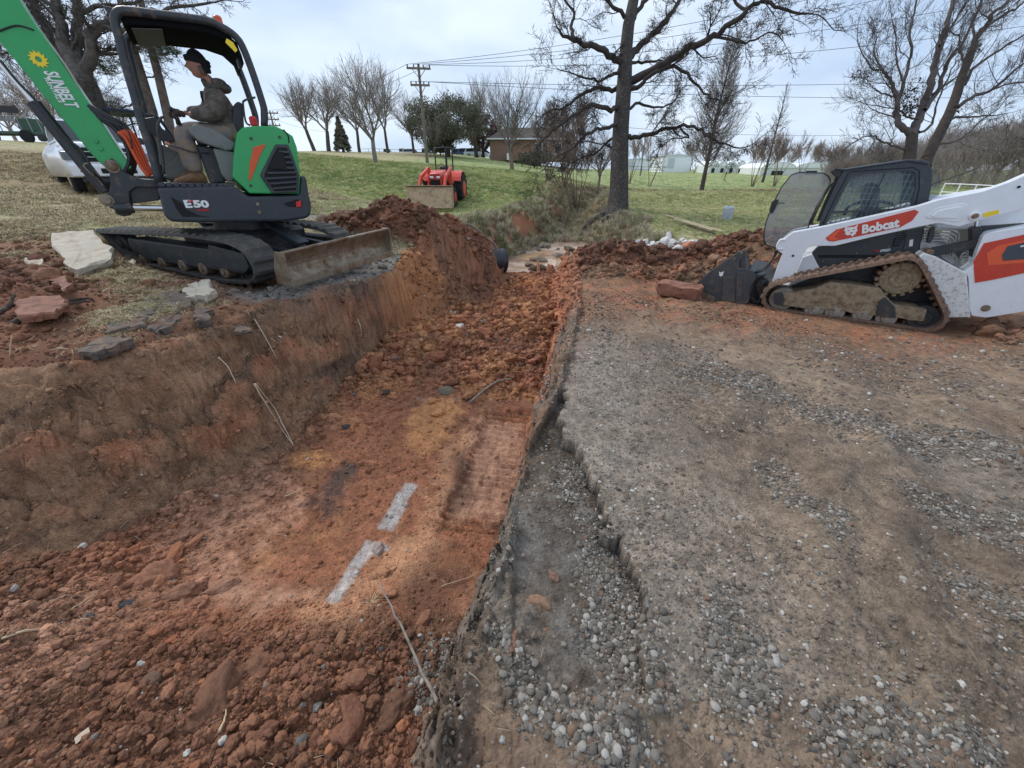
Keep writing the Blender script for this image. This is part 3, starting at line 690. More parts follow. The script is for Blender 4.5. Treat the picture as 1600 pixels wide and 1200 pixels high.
for i in range(3):
    b_ = CHM[i].copy(); b_.materials.clear(); b_.materials.append(m_objc); CHB.append(b_)
def one(name, me, loc, s_, rot, col, parent):
    o = bpy.data.objects.new(name, me); COL.objects.link(o); o.parent = parent; o.location = loc
    o.scale = s_ if isinstance(s_, (tuple, list)) else (s_,)*3; o.rotation_euler = rot; o['tint'] = [float(c) for c in col]; return o
for i in big: one('stone', (STB+CHB)[i % 7], (x[i], y[i], z[i]+sz[i]*.2), float(sz[i]*1.1), tuple(ro[i]), cs[i], SET[2])
# (b) thin scatter of pebbles and crumbs over the whole pad
x, y = polar_pts(150000, 1.5, 10, -20, 75, 1, 2); z, I_, D_ = ground_n(x, y); ok, d = in_px(np.stack([x, y, z], -1)); k = (D_['pad'] | (D_['wallm'] & ~I_['left'])) & ok & (g_.random(len(x)) > np.where(D_['wallm'], 0, .35+.58*D_['smooth_'])); x, y, z = x[k], y[k], z[k]; n = len(x)
sz = np.clip(.0048*np.exp(.5*g_.normal(size=n)), .002, .02)*np.clip(np.hypot(x, y)/3, .8, 1.6)
cs = np.where((g_.random(n) < .32)[:, None], stone_cols(g_, n, .3), C((140,124,110))*(.6+.6*g_.random((n, 1))))
cs = np.where(((y > 4.6) & (g_.random(n) < .7))[:, None], C((140,92,72))*(.5+.6*g_.random((n, 1))), cs)
gn_scatter('pebbles', np.stack([x, y, z], -1), sz[:, None]*np.ones(3), tilt_rot(g_, n), cs, STM+CLM, g_.integers(0, 8, n))
# (c) crumbs and clods in the trench
x, y = polar_pts(330000, 1.45, 13, -75, 18, 1, 3); z, I_, D_ = ground_n(x, y); P_ = np.stack([x, y, z], -1); ok, d = in_px(P_)
k = I_['ino'] & ok; k &= g_.random(len(x)) < np.where(I_['ini'], .25+.75*np.clip(D_['amt'], 0, 1), .5+.5*(y > 6.6))*(.5+D_['patch'])
x, y, z = x[k], y[k], z[k]; am = D_['amt'][k]; ini = I_['ini'][k]; wl_ = D_['wallm'][k]; n = len(x)
sz = np.clip(.0036*np.exp(.78*g_.normal(size=n)), .0014, .028)*np.clip(np.hypot(x, y)/2.6, .8, 2.2)*np.where(ini, .8+.5*am, np.where(y > 6.6, 1.3, .6))
I2 = {kk: vv[k] if hasattr(vv, 'shape') else vv for kk, vv in I_.items()}; D2_ = {kk: vv[k] if hasattr(vv, 'shape') else vv for kk, vv in D_.items()}
cc = ground_colour(x, y, z, I2, D2_); cc = cc*(.85+.4*g_.random((n, 1))); t = g_.random(n)
cc = np.where((t < .05)[:, None], C((176,118,84))*(.7+.4*g_.random((n, 1))), cc); cc = np.where((t > .988)[:, None], stone_cols(g_, n, .5), cc)
gn_scatter('loose_soil', np.stack([x, y, z+sz*.1], -1), sz[:, None]*np.ones(3), tilt_rot(g_, n), cc, CLM, g_.integers(0, 4, n))
# (d) crumbs on the left ground, on the mounds
x, y = polar_pts(120000, 3.5, 16, -78, 75, .9, 4); z, I_, D_ = ground_n(x, y); P_ = np.stack([x, y, z], -1); ok, d = in_px(P_)
k = ok & (~I_['ino']) & ((I_['m'] > .05) | (D_['lg'] & (y-.12*x < 8) & (g_.random(len(x)) < .5)))
x, y, z = x[k], y[k], z[k]; red = I_['m'][k] > .05; n = len(x)
sz = np.clip(.013*np.exp(.6*g_.normal(size=n)), .004, .09)*np.clip(np.hypot(x, y)/6, .7, 1.5)*np.where(red, 1.35, .8)
I2 = {kk: vv[k] if hasattr(vv, 'shape') else vv for kk, vv in I_.items()}; D2_ = {kk: vv[k] if hasattr(vv, 'shape') else vv for kk, vv in D_.items()}
cc = ground_colour(x, y, z, I2, D2_)*(.65+.6*g_.random((n, 1)))
gn_scatter('soil_crumbs', np.stack([x, y, z+sz*.2], -1), sz[:, None]*np.ones(3), tilt_rot(g_, n), cc, CLM, g_.integers(0, 4, n))
# (e) the clods one can pick out, each its own piece
def surf(u, v, z0=-.85):
    z = z0
    for _ in range(6):
        p = Wz(u, v, z); z = .4*z+.6*ground(p.x, p.y)
    return Wz(u, v, z)
for (u, v, w, colr, kind) in [(235,905,78,(126,84,62),0),(290,925,62,(96,66,54),0),(345,920,50,(108,70,56),0),(200,945,40,(70,66,66),1),(270,870,52,(178,108,70),0),(300,850,36,(170,96,66),0),(180,910,40,(120,84,64),0),
    (235,1065,46,(112,88,70),1),(345,1085,105,(120,84,66),0),(300,1130,60,(114,80,64),0),(545,1130,80,(128,82,66),0),(410,1035,70,(116,82,66),0),(612,1115,90,(114,84,68),0),(560,1060,50,(130,88,70),0),(590,860,34,(120,80,62),0),
    (840,944,50,(174,120,80),0),(800,1000,34,(176,112,82),0),(798,1012,26,(172,110,80),0),(852,985,16,(176,120,84),0),(865,900,26,(160,106,76),0),(875,1160,28,(120,116,110),1),(540,668,22,(62,60,58),1),(495,700,16,(160,90,68),0),
    (700,610,48,(120,112,96),1),(600,612,34,(80,68,58),1),(660,530,22,(214,200,180),1),(705,530,20,(150,84,58),0),(760,520,30,(160,92,66),0),(680,560,46,(140,78,56),0),(740,590,38,(146,82,58),0),(640,580,32,(150,86,62),0),
    (720,500,38,(150,84,60),0),(790,480,26,(158,96,72),0),(800,560,28,(140,80,60),0),(620,640,22,(150,90,66),0),(1065,622,26,(112,92,76),0),(1090,720,14,(120,100,84),0),(210,860,30,(180,104,66),0),(240,990,26,(184,104,66),0),(270,1000,22,(180,100,64),0),(160,1010,30,(110,70,56),0),
    (480,1060,30,(122,74,58),0),(430,990,26,(120,74,58),0),(650,1160,44,(92,64,52),0),(500,1150,40,(108,66,52),0),(420,1140,36,(104,64,50),0),(60,1120,30,(100,62,50),0),(120,1060,28,(104,64,52),0)]:
    p = surf(u, v, -.7 if v < 1000 and u < 860 else (-.05 if u > 780 else -.55)); d = p.y*CP-(p.z-CAM_H)*SP; s_ = w/FPX*d*.5
    s_ *= .68; colr = C(colr)
    if kind == 0:
        zz_, Ii, Di = ground_n(np.array([p.x]), np.array([p.y])); colr = .6*ground_colour(np.array([p.x]), np.array([p.y]), zz_, Ii, Di)[0]+.4*colr
    me_ = (CLB, CHB)[kind][random.randrange(3)]
    one('soil_clod' if kind == 0 else 'rock', me_, p+Vector((0, 0, s_*.02)), (s_, s_*random.uniform(.65, .95), s_*random.uniform(.6, .8)), (random.gauss(0, .25), random.gauss(0, .25), random.random()*6), colr, SET[2] if u > 780 else SET[3])
# heaped clods on the soft stretch of the trench and on the spoil
g_ = np.random.default_rng(77); nn = 0
while nn < 170:
    zone_ = nn % 3
    if zone_ == 0: x1, y1 = g_.uniform(-2, .9), g_.uniform(3.6, 9.5)
    elif zone_ == 1: x1, y1 = g_.uniform(-3.4, -.3), g_.uniform(.6, 1.7)
    else: x1, y1 = (g_.uniform(-3.9, -.6), g_.uniform(7.7, 9.3)) if g_.random() < .6 else (g_.uniform(1.4, 6), g_.uniform(7.9, 9.2))
    z1, Ii, Di = ground_n(np.array([x1]), np.array([y1]))
    if zone_ < 2 and not Ii['ini'][0]: continue
    if zone_ == 2 and Ii['m'][0] < .1: continue
    s_ = float(np.clip((.05 if zone_ != 1 else .028)*math.exp(.4*g_.normal()), .015, .13))
    cc = ground_colour(np.array([x1]), np.array([y1]), z1, Ii, Di)[0]*g_.uniform(.8, 1.35)
    one('soil_clod', CLB[nn % 4], (x1, y1, float(z1[0])+s_*.2), (s_, s_*.85, s_*.7), (g_.normal(0, .3), g_.normal(0, .3), g_.random()*6), cc, SET[3] if zone_ < 2 else (SET[5] if x1 < 0 else SET[6])); nn += 1
# ------------------------------------------------------------------ shared machine bits
def z1(X, Y): return (X/5, Y/5)
def z2(X, Y): return (120+X/4, 40+Y/4)
def z3(X, Y): return (120+X/3.0769, 220+Y/3.0769)
def z4(X, Y): return (1180+X/3.5286, 200+Y/3.5286)
def z5(X, Y): return (960+X/5.3333, 340+Y/5.3333)
def z8(X, Y): return (X/5.4545, 100+Y/5.4545)
dust = sr(150, 128, 104)
M_black = mat('black_paint', sr(44, 46, 50), .42, dirt=sr(120, 100, 84), damt=.28, dscale=5, bump=.15)
M_dark = mat('dark_plastic', sr(52, 56, 62), .5, dirt=sr(110, 98, 88), damt=.2, dscale=4, bump=.2, bscale=140)
M_grey = mat('grey_plastic', sr(112, 114, 110), .6, dirt=sr(90, 80, 70), damt=.2)
M_green = mat('green_paint', sr(28, 154, 80), .32, dirt=sr(92, 118, 84), damt=.2, dscale=7, bump=.08, bscale=200, var=.07, coat=.25)
M_rubber = mat('track_rubber', sr(72, 70, 67), .8, dirt=sr(108, 96, 84), damt=.4, dscale=5, bump=.5, bscale=60)
M_steel = mat('worn_steel', sr(140, 126, 110), .5, .35, dirt=sr(110, 84, 64), damt=.5, dscale=4, bump=.2, streak=False)
M_blade = mat('blade_steel', sr(150, 136, 118), .42, .45, dirt=sr(118, 92, 68), damt=.55, dscale=3.0, bump=.15, bscale=40)
M_chrome = mat('chrome_rod', sr(200, 200, 200), .15, .95, var=.03)
M_frame = mat('track_frame_paint', sr(50, 54, 56), .6, dirt=sr(104, 84, 68), damt=.32, dscale=6, bump=.2)
M_orange = mat('orange_plastic', sr(214, 84, 36), .45, var=.06)
M_white_print = mat('white_print', sr(228, 228, 226), .5, var=.03)
M_yellow = mat('yellow_print', sr(240, 206, 40), .5, var=.03)
M_redp = mat('red_print', sr(206, 44, 40), .5, var=.03)
M_hole = mat('dark_void', sr(20, 20, 22), .8)
M_hose = mat('black_hose', sr(36, 36, 38), .5)
def put(o, root, fr):
    o.parent = root; o.matrix_local = root.matrix_world.inverted() @ fr.m; return o
def root_at(name, loc):
    e = bpy.data.objects.new(name, None); COL.objects.link(e); e.matrix_world = Matrix.Translation(Vector(loc)); e.empty_display_size = .3; return e
def text_mesh(s, bold=.0, shear=0.0, depth=.0):
    c = bpy.data.curves.new('lettering', 'FONT'); c.body = s; c.offset = bold; c.shear = shear; c.extrude = depth; c.size = 1; c.resolution_u = 3
    o = bpy.data.objects.new('lettering_source', c); me = bpy.data.meshes.new_from_object(o); bpy.data.objects.remove(o); bpy.data.curves.remove(c)
    return me
def decal_text(fr, s, p0, p1, hpx_pt, w, m, name, parent_, root, bold=.012, shear=0.0, depth=.03):
    """lettering from pixel p0 to p1 on the plane w of a frame, as high as the distance from p0 to hpx_pt"""
    a = Vector((*fr.hit(*p0, w),)); b = Vector((*fr.hit(*p1, w),)); h = Vector((*fr.hit(*hpx_pt, w),)); 
    return text_on(fr, s, a, b, (h-a).length, w, m, name, root, bold, shear, depth)
def text_on(fr, s, a, b, hh, w, m, name, root, bold=.012, shear=0.0, depth=.03):
    me = text_mesh(s, bold, shear, depth); xs = [v.co.x for v in me.vertices]; ys = [v.co.y for v in me.vertices]
    x0, x1, y0, y1 = min(xs), max(xs), min(ys), max(ys); d = (b-a); ln = d.length; d.normalize(); up = Vector((-d.y, d.x))
    for v in me.vertices:
        X = (v.co.x-x0)/(x1-x0)*ln; Yv = (v.co.y-y0)/(y1-y0)*hh; q_ = a+d*X+up*Yv; v.co = (q_.x, w-.004-v.co.z*.1, q_.y)
    me.materials.append(m); o = link(name, me); put(o, root, fr); return o
def belt(fr, outline, th, w0, w1, nl, lug_h, root, name='rubber_track', mt=None, closed=True):
    """an endless belt whose side view is the outline (a, b); with lugs on the outside"""
    P = smooth_poly([Vector(p) for p in outline]+[Vector(outline[0])], 6)[:-1]
    # even spacing
    L_ = [0]; 
    for i in range(len(P)): L_.append(L_[-1]+(P[(i+1) % len(P)]-P[i]).length)
    T = L_[-1]; n = nl*4; Q_ = []; j = 0
    for i in range(n):
        s_ = T*i/n
        while L_[j+1] < s_: j += 1
        f = (s_-L_[j])/max(1e-9, L_[j+1]-L_[j]); Q_.append(P[j].lerp(P[(j+1) % len(P)], f))
    cx = sum(p.x for p in Q_)/n; cy = sum(p.y for p in Q_)/n
    area = sum(Q_[i].x*Q_[(i+1) % n].y-Q_[(i+1) % n].x*Q_[i].y for i in range(n)); sg = 1 if area > 0 else -1
    mb = MB(); rings = []
    for i in range(n):
        t = (Q_[(i+1) % n]-Q_[i-1]).normalized(); nn = Vector((t.y, -t.x))*sg; o_ = Q_[i]; i_ = Q_[i]-nn*th
        lift = lug_h if i % 4 in (0, 1) else 0
        om = o_+nn*lift
        rings.append([(o_.x, w0+.012, o_.y), (om.x, w0+.03, om.y), (om.x, (w0+w1)/2-.02, om.y), (om.x, w1-.03, om.y), (o_.x, w1-.012, o_.y), (i_.x, w1, i_.y), (i_.x, w0, i_.y)])
    rings.append(rings[0])
    bm = mb.bm; R_ = [[bm.verts.new(p) for p in r] for r in rings[:-1]]
    for i in range(n):
        A = R_[i]; B = R_[(i+1) % n]
        # chevron: the far half of each lug lags behind
        for k in range(7): bm.faces.new((A[k], A[(k+1) % 7], B[(k+1) % 7], B[k]))
    # inner guide teeth
    for i in range(0, n, 4):
        t = (Q_[(i+1) % n]-Q_[i-1]).normalized(); nn = Vector((t.y, -t.x))*sg; c = Q_[i]-nn*(th+.018)
        R = Matrix(((t.x, 0, nn.x), (0, 1, 0), (t.y, 0, nn.y)))
        mb.box((c.x, (w0+w1)/2, c.y), (.035, .05, .045), R)
    o = mb.build(name, mt or M_rubber); put(o, root, fr); return o
def part(fr, root, name, m, fn, smooth=None):
    mb = MB(); fn(mb); o = mb.build(name, m, None, smooth); put(o, root, fr); return o
def sub(parent, o):
    mw = o.matrix_local.copy(); pm = parent.matrix_local.copy(); o.parent = parent; o.matrix_local = pm.inverted() @ mw; return o
# ------------------------------------------------------------------ the green mini excavator
A36 = math.radians(36)
XF = Frame((-3.6, 5.7, 0), (math.cos(A36), math.sin(A36), 0), (-math.sin(A36), math.cos(A36), 0))
At = math.radians(-22); Yt = Vector((-math.sin(At), math.cos(At), 0))
CX = Vector((-4.16, 6.47, 0))
TF = Frame(CX-Yt*.95, (math.cos(At), math.sin(At), 0), Yt)
EX = root_at('mini_excavator', (CX.x, CX.y, .3))
tag(EX, 'green and black mini excavator with open canopy parked on the left bank, operator aboard', 'excavator')
H_ = lambda w, *pts: XF.hits(pts, w)
# undercarriage
rim = TF.hits([z3(84, 432), z3(250, 438), z3(430, 445), z3(600, 462), z3(720, 486), z3(800, 530), z3(846, 600), z3(856, 650), z3(830, 683), z3(760, 688), z3(620, 668), z3(430, 625), z3(290, 592), z3(225, 555), z3(140, 480)], 0)
belt(TF, rim, .035, 0.0, .40, 46, .028, EX)
belt(TF, rim, .035, 1.50, 1.90, 46, .028, EX)
def track_frame(mb):
    P = TF.hits([z3(240, 468), z3(800, 545), z3(835, 620), z3(800, 640), z3(690, 625), z3(290, 568), z3(250, 510)], .05)
    mb.prism(P, .05, .34, .02)
    P2 = TF.hits([z3(630, 500), z3(800, 545), z3(825, 610), z3(810, 632), z3(640, 605)], .02); mb.prism(P2, .02, .06, .008)
part(TF, EX, 'track_frame', M_frame, track_frame)
def track_frame2(mb):
    P = TF.hits([z3(240, 468), z3(800, 545), z3(835, 620), z3(800, 640), z3(690, 625), z3(290, 568), z3(250, 510)], .05); mb.prism(P, 1.56, 1.85, .02)
part(TF, EX, 'track_frame', M_frame, track_frame2)
for X, Y in ((320, 575), (412, 588), (510, 600), (608, 615), (712, 630)):
    a, b = TF.hit(*z3(X, Y), .06)
    part(TF, EX, 'track_roller', M_steel, lambda mb: (mb.cyl((a, .04, b), (a, .34, b), .085, 18, bev=.012), mb.cyl((a, .02, b), (a, .05, b), .035, 12)))
for X, Y, r, nm in ((200, 500, .20, 'drive_sprocket'), (755, 590, .22, 'idler_wheel')):
    a, b = TF.hit(*z3(X, Y), .06)
    def spk(mb):
        mb.cyl((a, .10, b), (a, .30, b), r*.72, 24, bev=.015); mb.cyl((a, .06, b), (a, .12, b), r*.35, 16, bev=.01)
        for k in range(12):
            t = k*PI/6; mb.box((a+math.cos(t)*r*.8, .2, b+math.sin(t)*r*.8), (.05, .05, .07), Matrix.Rotation(-t+PI/2, 3, 'Y'))
    part(TF, EX, nm, M_frame, spk)
part(TF, EX, 'undercarriage', M_black, lambda mb: (mb.box((-.05, .95, .60), (1.3, 1.15, .30), bev=.05), mb.box((-.1, .95, .66), (.9, 1.3, .2), bev=.04), mb.cyl((0, .95, .7), (0, .95, .96), .42, 32)))
# blade
bl_n = [TF.hit(*z3(*p), .02) for p in ((962, 535), (1005, 552), (1048, 695), (985, 692))]
bx = sum(p[0] for p in bl_n)/4; bz1 = bl_n[0][1]; bz0 = bl_n[3][1]
fn_, ft_ = TF.hit(*z3(1502, 550), 1.9), TF.hit(*z3(1482, 432), 1.9)
BW = 1.93
def blade(mb):
    hh = bz1-bz0; prof = []
    for k in range(9):
        t = k/8; prof.append((bx+.06-.13*math.sin(PI*t)+.02*t, bz0+hh*t))
    back = [(x_-.035, z_) for x_, z_ in prof[::-1]]
    n0 = len(mb.bm.verts)
    mb.prism(prof+back, .0, BW, .0)
    # end plates
    ep = [(bx-.16, bz0+.02), (bx+.075, bz0), (bx+.085, bz1), (bx-.06, bz1+.01), (bx-.15, bz0+hh*.5)]
    mb.prism(ep, -.012, .012, .004)
    mb.prism([(x_*1.0, z_) for x_, z_ in ep], BW-.012, BW+.012, .004)
    mb.box((bx+.07, BW/2, bz0+.03), (.03, BW, .09), bev=.005); mb.box((bx+.05, BW/2, bz1), (.06, BW, .025), bev=.005)
    # shear so that the far end meets the ground it stands on
    sx = (fn_[0]+ft_[0])/2-bx-.02; sz = (fn_[1]-bz0)
    for v in mb.bm.verts: v.co.x += sx*v.co.y/BW; v.co.z += sz*v.co.y/BW
part(TF, EX, 'dozer_blade', M_blade, blade)
part(TF, EX, 'blade_arm', M_black, lambda mb: (mb.bar((.5, .62, .55), (bx-.05, .62, bz0+.18), .1, .14, .01), mb.bar((.5, 1.3, .55), (bx-.05, 1.3, bz0+.2), .1, .14, .01), mb.bar((.6, .62, .5), (.6, 1.3, .5), .12, .12, .01)))
pa, pb_ = TF.hit(*z3(975, 420), .95), TF.hit(*z3(1095, 500), .95)
part(TF, EX, 'blade_cylinder', M_dark, lambda mb: (mb.bar((pa[0]-.2, .95, pa[1]+.08), (pb_[0], .95, pb_[1]+.03), .2, .035, .01), mb.cyl((pa[0]-.1, .95, pa[1]-.04), (pb_[0], .95, pb_[1]-.05), .05, 16), mb.cyl((pb_[0], .95, pb_[1]-.05), (bx-.02, .95, bz0+.25), .03, 12)))
# house
skirt = H_(0, z2(500, 1010), z2(980, 1000), z2(1010, 1020), z2(1070, 1068), z2(1390, 1058), z2(1400, 935), z2(1436, 945), z2(1452, 1060), z2(1466, 1110), z2(1466, 1180), z2(1440, 1205), z2(1300, 1225), z2(760, 1232), z2(590, 1228), z2(545, 1190), z2(520, 1080))
part(XF, EX, 'base_skirt', M_dark, lambda mb: mb.prism(skirt, 0, 1.86, .045, seg=3))
part(XF, EX, 'skirt_recess', M_hole, lambda mb: mb.prism(H_(-.006, z2(585, 1068), z2(660, 1110), z2(690, 1150), z2(760, 1185), z2(830, 1195), z2(660, 1195), z2(620, 1140)), -.004, .02))
part(XF, EX, 'tail_recess', M_hole, lambda mb: mb.prism(H_(-.006, z2(1290, 1112), z2(1380, 1085), z2(1410, 1100), z2(1408, 1135), z2(1330, 1135)), -.004, .02))
part(XF, EX, 'reflector', M_redp, lambda mb: mb.prism(H_(-.012, z2(1370, 1102), z2(1400, 1092), z2(1404, 1130), z2(1372, 1134)), -.012, .0))
for X, Y in ((1130, 1115), (1140, 1165)):
    a, b = XF.hit(*z2(X, Y), -.01); part(XF, EX, 'bolt', M_steel, lambda mb: mb.cyl((a, -.012, b), (a, .01, b), .022, 12))
for k in range(9):
    a0, b0 = XF.hit(*z2(515+k*46, 1000+ (k*1)), .05); a1, b1 = XF.hit(*z2(553+k*46, 1000+(k*1)), .05)
    part(XF, EX, 'step_tread', M_dark, lambda mb: mb.box(((a0+a1)/2, .08, b0+.01), (a1-a0, .14, .05), bev=.008))
hood = H_(0, z2(1003, 668), z2(1035, 636), z2(1110, 627), z2(1240, 627), z2(1290, 650), z2(1350, 690), z2(1376, 760), z2(1398, 932), z2(1390, 1052), z2(1230, 1052), z2(1080, 1050), z2(1040, 1010), z2(974, 950), z2(980, 820))
part(XF, EX, 'engine_hood', M_green, lambda mb: mb.prism(round_poly(hood, .015), 0.0, 1.78, .03, seg=3))
hood_seam = H_(-.004, z2(1288, 650), z2(1318, 690), z2(1322, 735), z2(1330, 735), z2(1326, 688), z2(1296, 648))
part(XF, EX, 'hood_seam', M_hole, lambda mb: mb.prism(hood_seam, -.004, .02))
gr_out = H_(-.03, z2(1243, 742), z2(1322, 742), z2(1345, 800), z2(1390, 930), z2(1386, 1046), z2(1222, 1050), z2(1145, 935))
gf = part(XF, EX, 'grille', M_dark, lambda mb: mb.prism(round_poly(gr_out, .02, 2), -.03, .04, .012))
gr_in = H_(-.034, z2(1252, 762), z2(1312, 762), z2(1335, 820), z2(1374, 935), z2(1372, 1030), z2(1235, 1034), z2(1170, 940))
sub(gf, part(XF, EX, 'grille_opening', M_hole, lambda mb: mb.prism(gr_in, -.034, -.02)))
for (xa, ya, xb, yb) in ((1262, 790, 1325, 792), (1250, 822, 1338, 824), (1232, 855, 1350, 857), (1214, 888, 1360, 890), (1190, 922, 1372, 918), (1176, 958, 1374, 946), (1200, 990, 1374, 976), (1222, 1020, 1374, 1006)):
    pa0, pb0 = XF.hit(*z2(xa, ya), -.04), XF.hit(*z2(xb, yb), -.04)
    sub(gf, part(XF, EX, 'slat', M_dark, lambda mb: mb.bar((pa0[0], -.042, pa0[1]), (pb0[0], -.042, pb0[1]), .03, .028, .006)))
sub(gf, part(XF, EX, 'grille_window', M_hole, lambda mb: mb.prism(H_(-.065, z2(1248, 790), z2(1290, 790), z2(1318, 905), z2(1200, 885)), -.064, -.05)))
part(XF, EX, 'accent_trim', M_orange, lambda mb: mb.prism(H_(-.012, z2(1106, 758), z2(1182, 740), z2(1150, 800), z2(1090, 962), z2(1075, 970), z2(1082, 860)), -.01, .01, .003))
for X, Y in ((1090, 706), (1268, 697), (1088, 1000)):
    a, b = XF.hit(*z2(X, Y), -.01); part(XF, EX, 'bolt', M_dark, lambda mb: mb.cyl((a, -.01, b), (a, .02, b), .018, 12))
# lettering
decal_text(XF, 'E', z2(682, 1140), z2(726, 1138), z2(682, 1092), -.002, M_white_print, 'lettering', None, EX, .05)
decal_text(XF, '50', z2(734, 1138), z2(832, 1138), z2(734, 1092), -.002, M_white_print, 'lettering', None, EX, .05)
part(XF, EX, 'lettering', M_redp, lambda mb: mb.prism(H_(-.008, z2(694, 1090), z2(728, 1090), z2(726, 1102), z2(692, 1102)), -.009, -.001))
decal_text(XF, 'R2-SERIES', z2(756, 1160), z2(828, 1158), z2(756, 1147), -.002, M_redp, 'lettering', None, EX, .02)
# floor, seat, console
part(XF, EX, 'floor_plate', M_black, lambda mb: mb.prism(H_(.1, z2(500, 985), z2(985, 985), z2(985, 1006), z2(500, 1006)), .06, 1.1, .01))
part(XF, EX, 'control_console', M_grey, lambda mb: mb.prism(H_(.2, z2(690, 640), z2(745, 612), z2(870, 655), z2(992, 735), z2(975, 778), z2(935, 782), z2(770, 728), z2(712, 680)), .2, .34, .018, seg=2))
part(XF, EX, 'seat_base', M_grey, lambda mb: mb.prism(H_(.22, z2(850, 765), z2(985, 790), z2(982, 975), z2(945, 978), z2(905, 930), z2(880, 850)), .22, .9, .02))
part(XF, EX, 'seat_pedestal', M_black, lambda mb: mb.prism(H_(.4, z2(740, 740), z2(900, 770), z2(930, 985), z2(835, 985), z2(790, 860)), .4, .85, .02))
part(XF, EX, 'seat', M_hose, lambda mb: (mb.prism(round_poly(H_(.4, z2(975, 500), z2(1005, 475), z2(1035, 490), z2(1045, 650), z2(1000, 720), z2(960, 700)), .04), .35, .85, .03, seg=3), mb.prism(round_poly(H_(.4, z2(740, 690), z2(960, 640), z2(990, 740), z2(760, 745)), .03), .38, .85, .03)))
part(XF, EX, 'footwell_panel', M_grey, lambda mb: (mb.prism(H_(.85, z2(500, 730), z2(640, 790), z2(560, 880), z2(520, 870)), .85, .9, .01), mb.prism(H_(.8, z2(545, 890), z2(650, 785), z2(720, 920), z2(600, 960), z2(548, 950)), .8, .84, .01)))
lv = lambda w, pts: [(a, w, b) for a, b in XF.hits(pts, w)]
part(XF, EX, 'travel_lever', M_black, lambda mb: mb.tube(lv(.3, [z2(570, 740), z2(640, 765), z2(720, 790), z2(830, 800)]), .009))
part(XF, EX, 'foot_pedal', M_black, lambda mb: mb.tube(lv(.5, [z2(540, 935), z2(580, 960), z2(650, 955)]), .02))
part(XF, EX, 'lever_knob', mat('clay_knob', sr(190, 130, 100), .5), lambda mb: mb.cyl(*[(lambda p: (p[0], .3, p[1]))(XF.hit(*z2(X, Y), .3)) for X, Y in ((548, 732), (585, 746))], .02, 12, bev=.006))
part(XF, EX, 'joystick', M_hose, lambda mb: (mb.tube(lv(.36, [z2(640, 620), z2(620, 560), z2(590, 520)]), [.03, .02, .028], 10), mb.tube(lv(.36, [z2(600, 532), z2(578, 514)]), .028, 10)))
part(XF, EX, 'grab_rail', M_black, lambda mb: mb.tube(smooth_poly(lv(.25, [z2(545, 930), z2(535, 800), z2(505, 650), z2(525, 580), z2(548, 570)]), 4), .014))
part(XF, EX, 'grab_rail', M_black, lambda mb: mb.tube(smooth_poly(lv(.9, [z2(440, 560), z2(500, 570), z2(560, 640), z2(600, 700)]), 4), .02))
part(XF, EX, 'display', M_hose, lambda mb: mb.prism(H_(.6, z2(420, 580), z2(490, 568), z2(530, 640), z2(590, 680), z2(620, 720), z2(560, 740), z2(450, 660)), .6, .85, .01))
# canopy
def canopy_path(w, dx=0):
    return smooth_poly(lv(w, [z2(530, 1010), z2(470, 800), z2(400, 600), z2(360, 450), z2(300, 250), z2(262, 90)]), 3)
front = [(250,293),(238,242),(221,191),(211,152),(196,101),(189,70),(182,45)]
bend1 = [(179,30),(184,20),(196,17)]
roofl = [(240,22),(320,32),(345,42)]
bend2 = [(362,52),(374,64),(382,80)]
rear = [(388,95),(397,120),(410,160),(413,175),(413,198)]
def canopy_tube(w, shift=(0, 0, 0)):
    P = XF.hits(front+bend1+roofl+bend2+rear, .1)
    return smooth_poly([(a, w, b) for a, b in P], 2)
part(XF, EX, 'canopy_frame', M_black, lambda mb: (mb.tube(canopy_tube(.1), .042, 12),))
part(XF, EX, 'canopy_frame', M_black, lambda mb: (mb.tube(canopy_tube(1.08), .042, 12),))
Pc = XF.hits([(188,28),(240,30),(320,41),(352,53),(372,72),(380,92)], .1)
def roof(mb):
    top = [(a, b+.035) for a, b in Pc]; bot = [(a+.0, b-.045) for a, b in Pc]
    mb.prism(top+bot[::-1], .13, 1.05, .01)
M_matte = mat('matte_black', sr(24, 25, 27), .95, spec=.05)
part(XF, EX, 'canopy_roof', M_matte, roof)
part(XF, EX, 'roof_lining', mat('lining_grey', sr(92, 94, 92), .9), lambda mb: mb.prism([(Pc[0][0]+.06, Pc[0][1]-.06), (Pc[1][0]+.05, Pc[1][1]-.06), (Pc[1][0]+.05, Pc[1][1]-.05), (Pc[0][0]+.06, Pc[0][1]-.05)], .2, 1.0))
part(XF, EX, 'canopy_horn', M_black, lambda mb: mb.prism(H_(.12, (160,8), (190,14), (182,34), (176,30)), .12, .2, .006))
a, b = XF.hit(342, 36, .6); part(XF, EX, 'beacon', M_orange, lambda mb: mb.cyl((a, .6, b-.02), (a, .6, b+.07), .045, 16, bev=.015))
part(XF, EX, 'caution_sticker', M_yellow, lambda mb: mb.prism(H_(.05, (354,60), (364,66), (371,78), (368,82), (352,66)), .048, .056))
part(XF, EX, 'mirror', M_hose, lambda mb: mb.prism(round_poly(H_(.3, (370,90), (378,93), (380,105), (374,106)), .01), .3, .42, .01))
part(XF, EX, 'guard_loop', M_black, lambda mb: mb.tube(smooth_poly(lv(.3, [(399,152),(382,157),(380,165),(384,190),(391,196)]), 4), .012))
part(XF, EX, 'fire_extinguisher', M_redp, lambda mb: (lambda p: mb.cyl((p[0], .3, p[1]-.06), (p[0], .3, p[1]+.06), .045, 14, bev=.02))(XF.hit(396, 190, .3)))
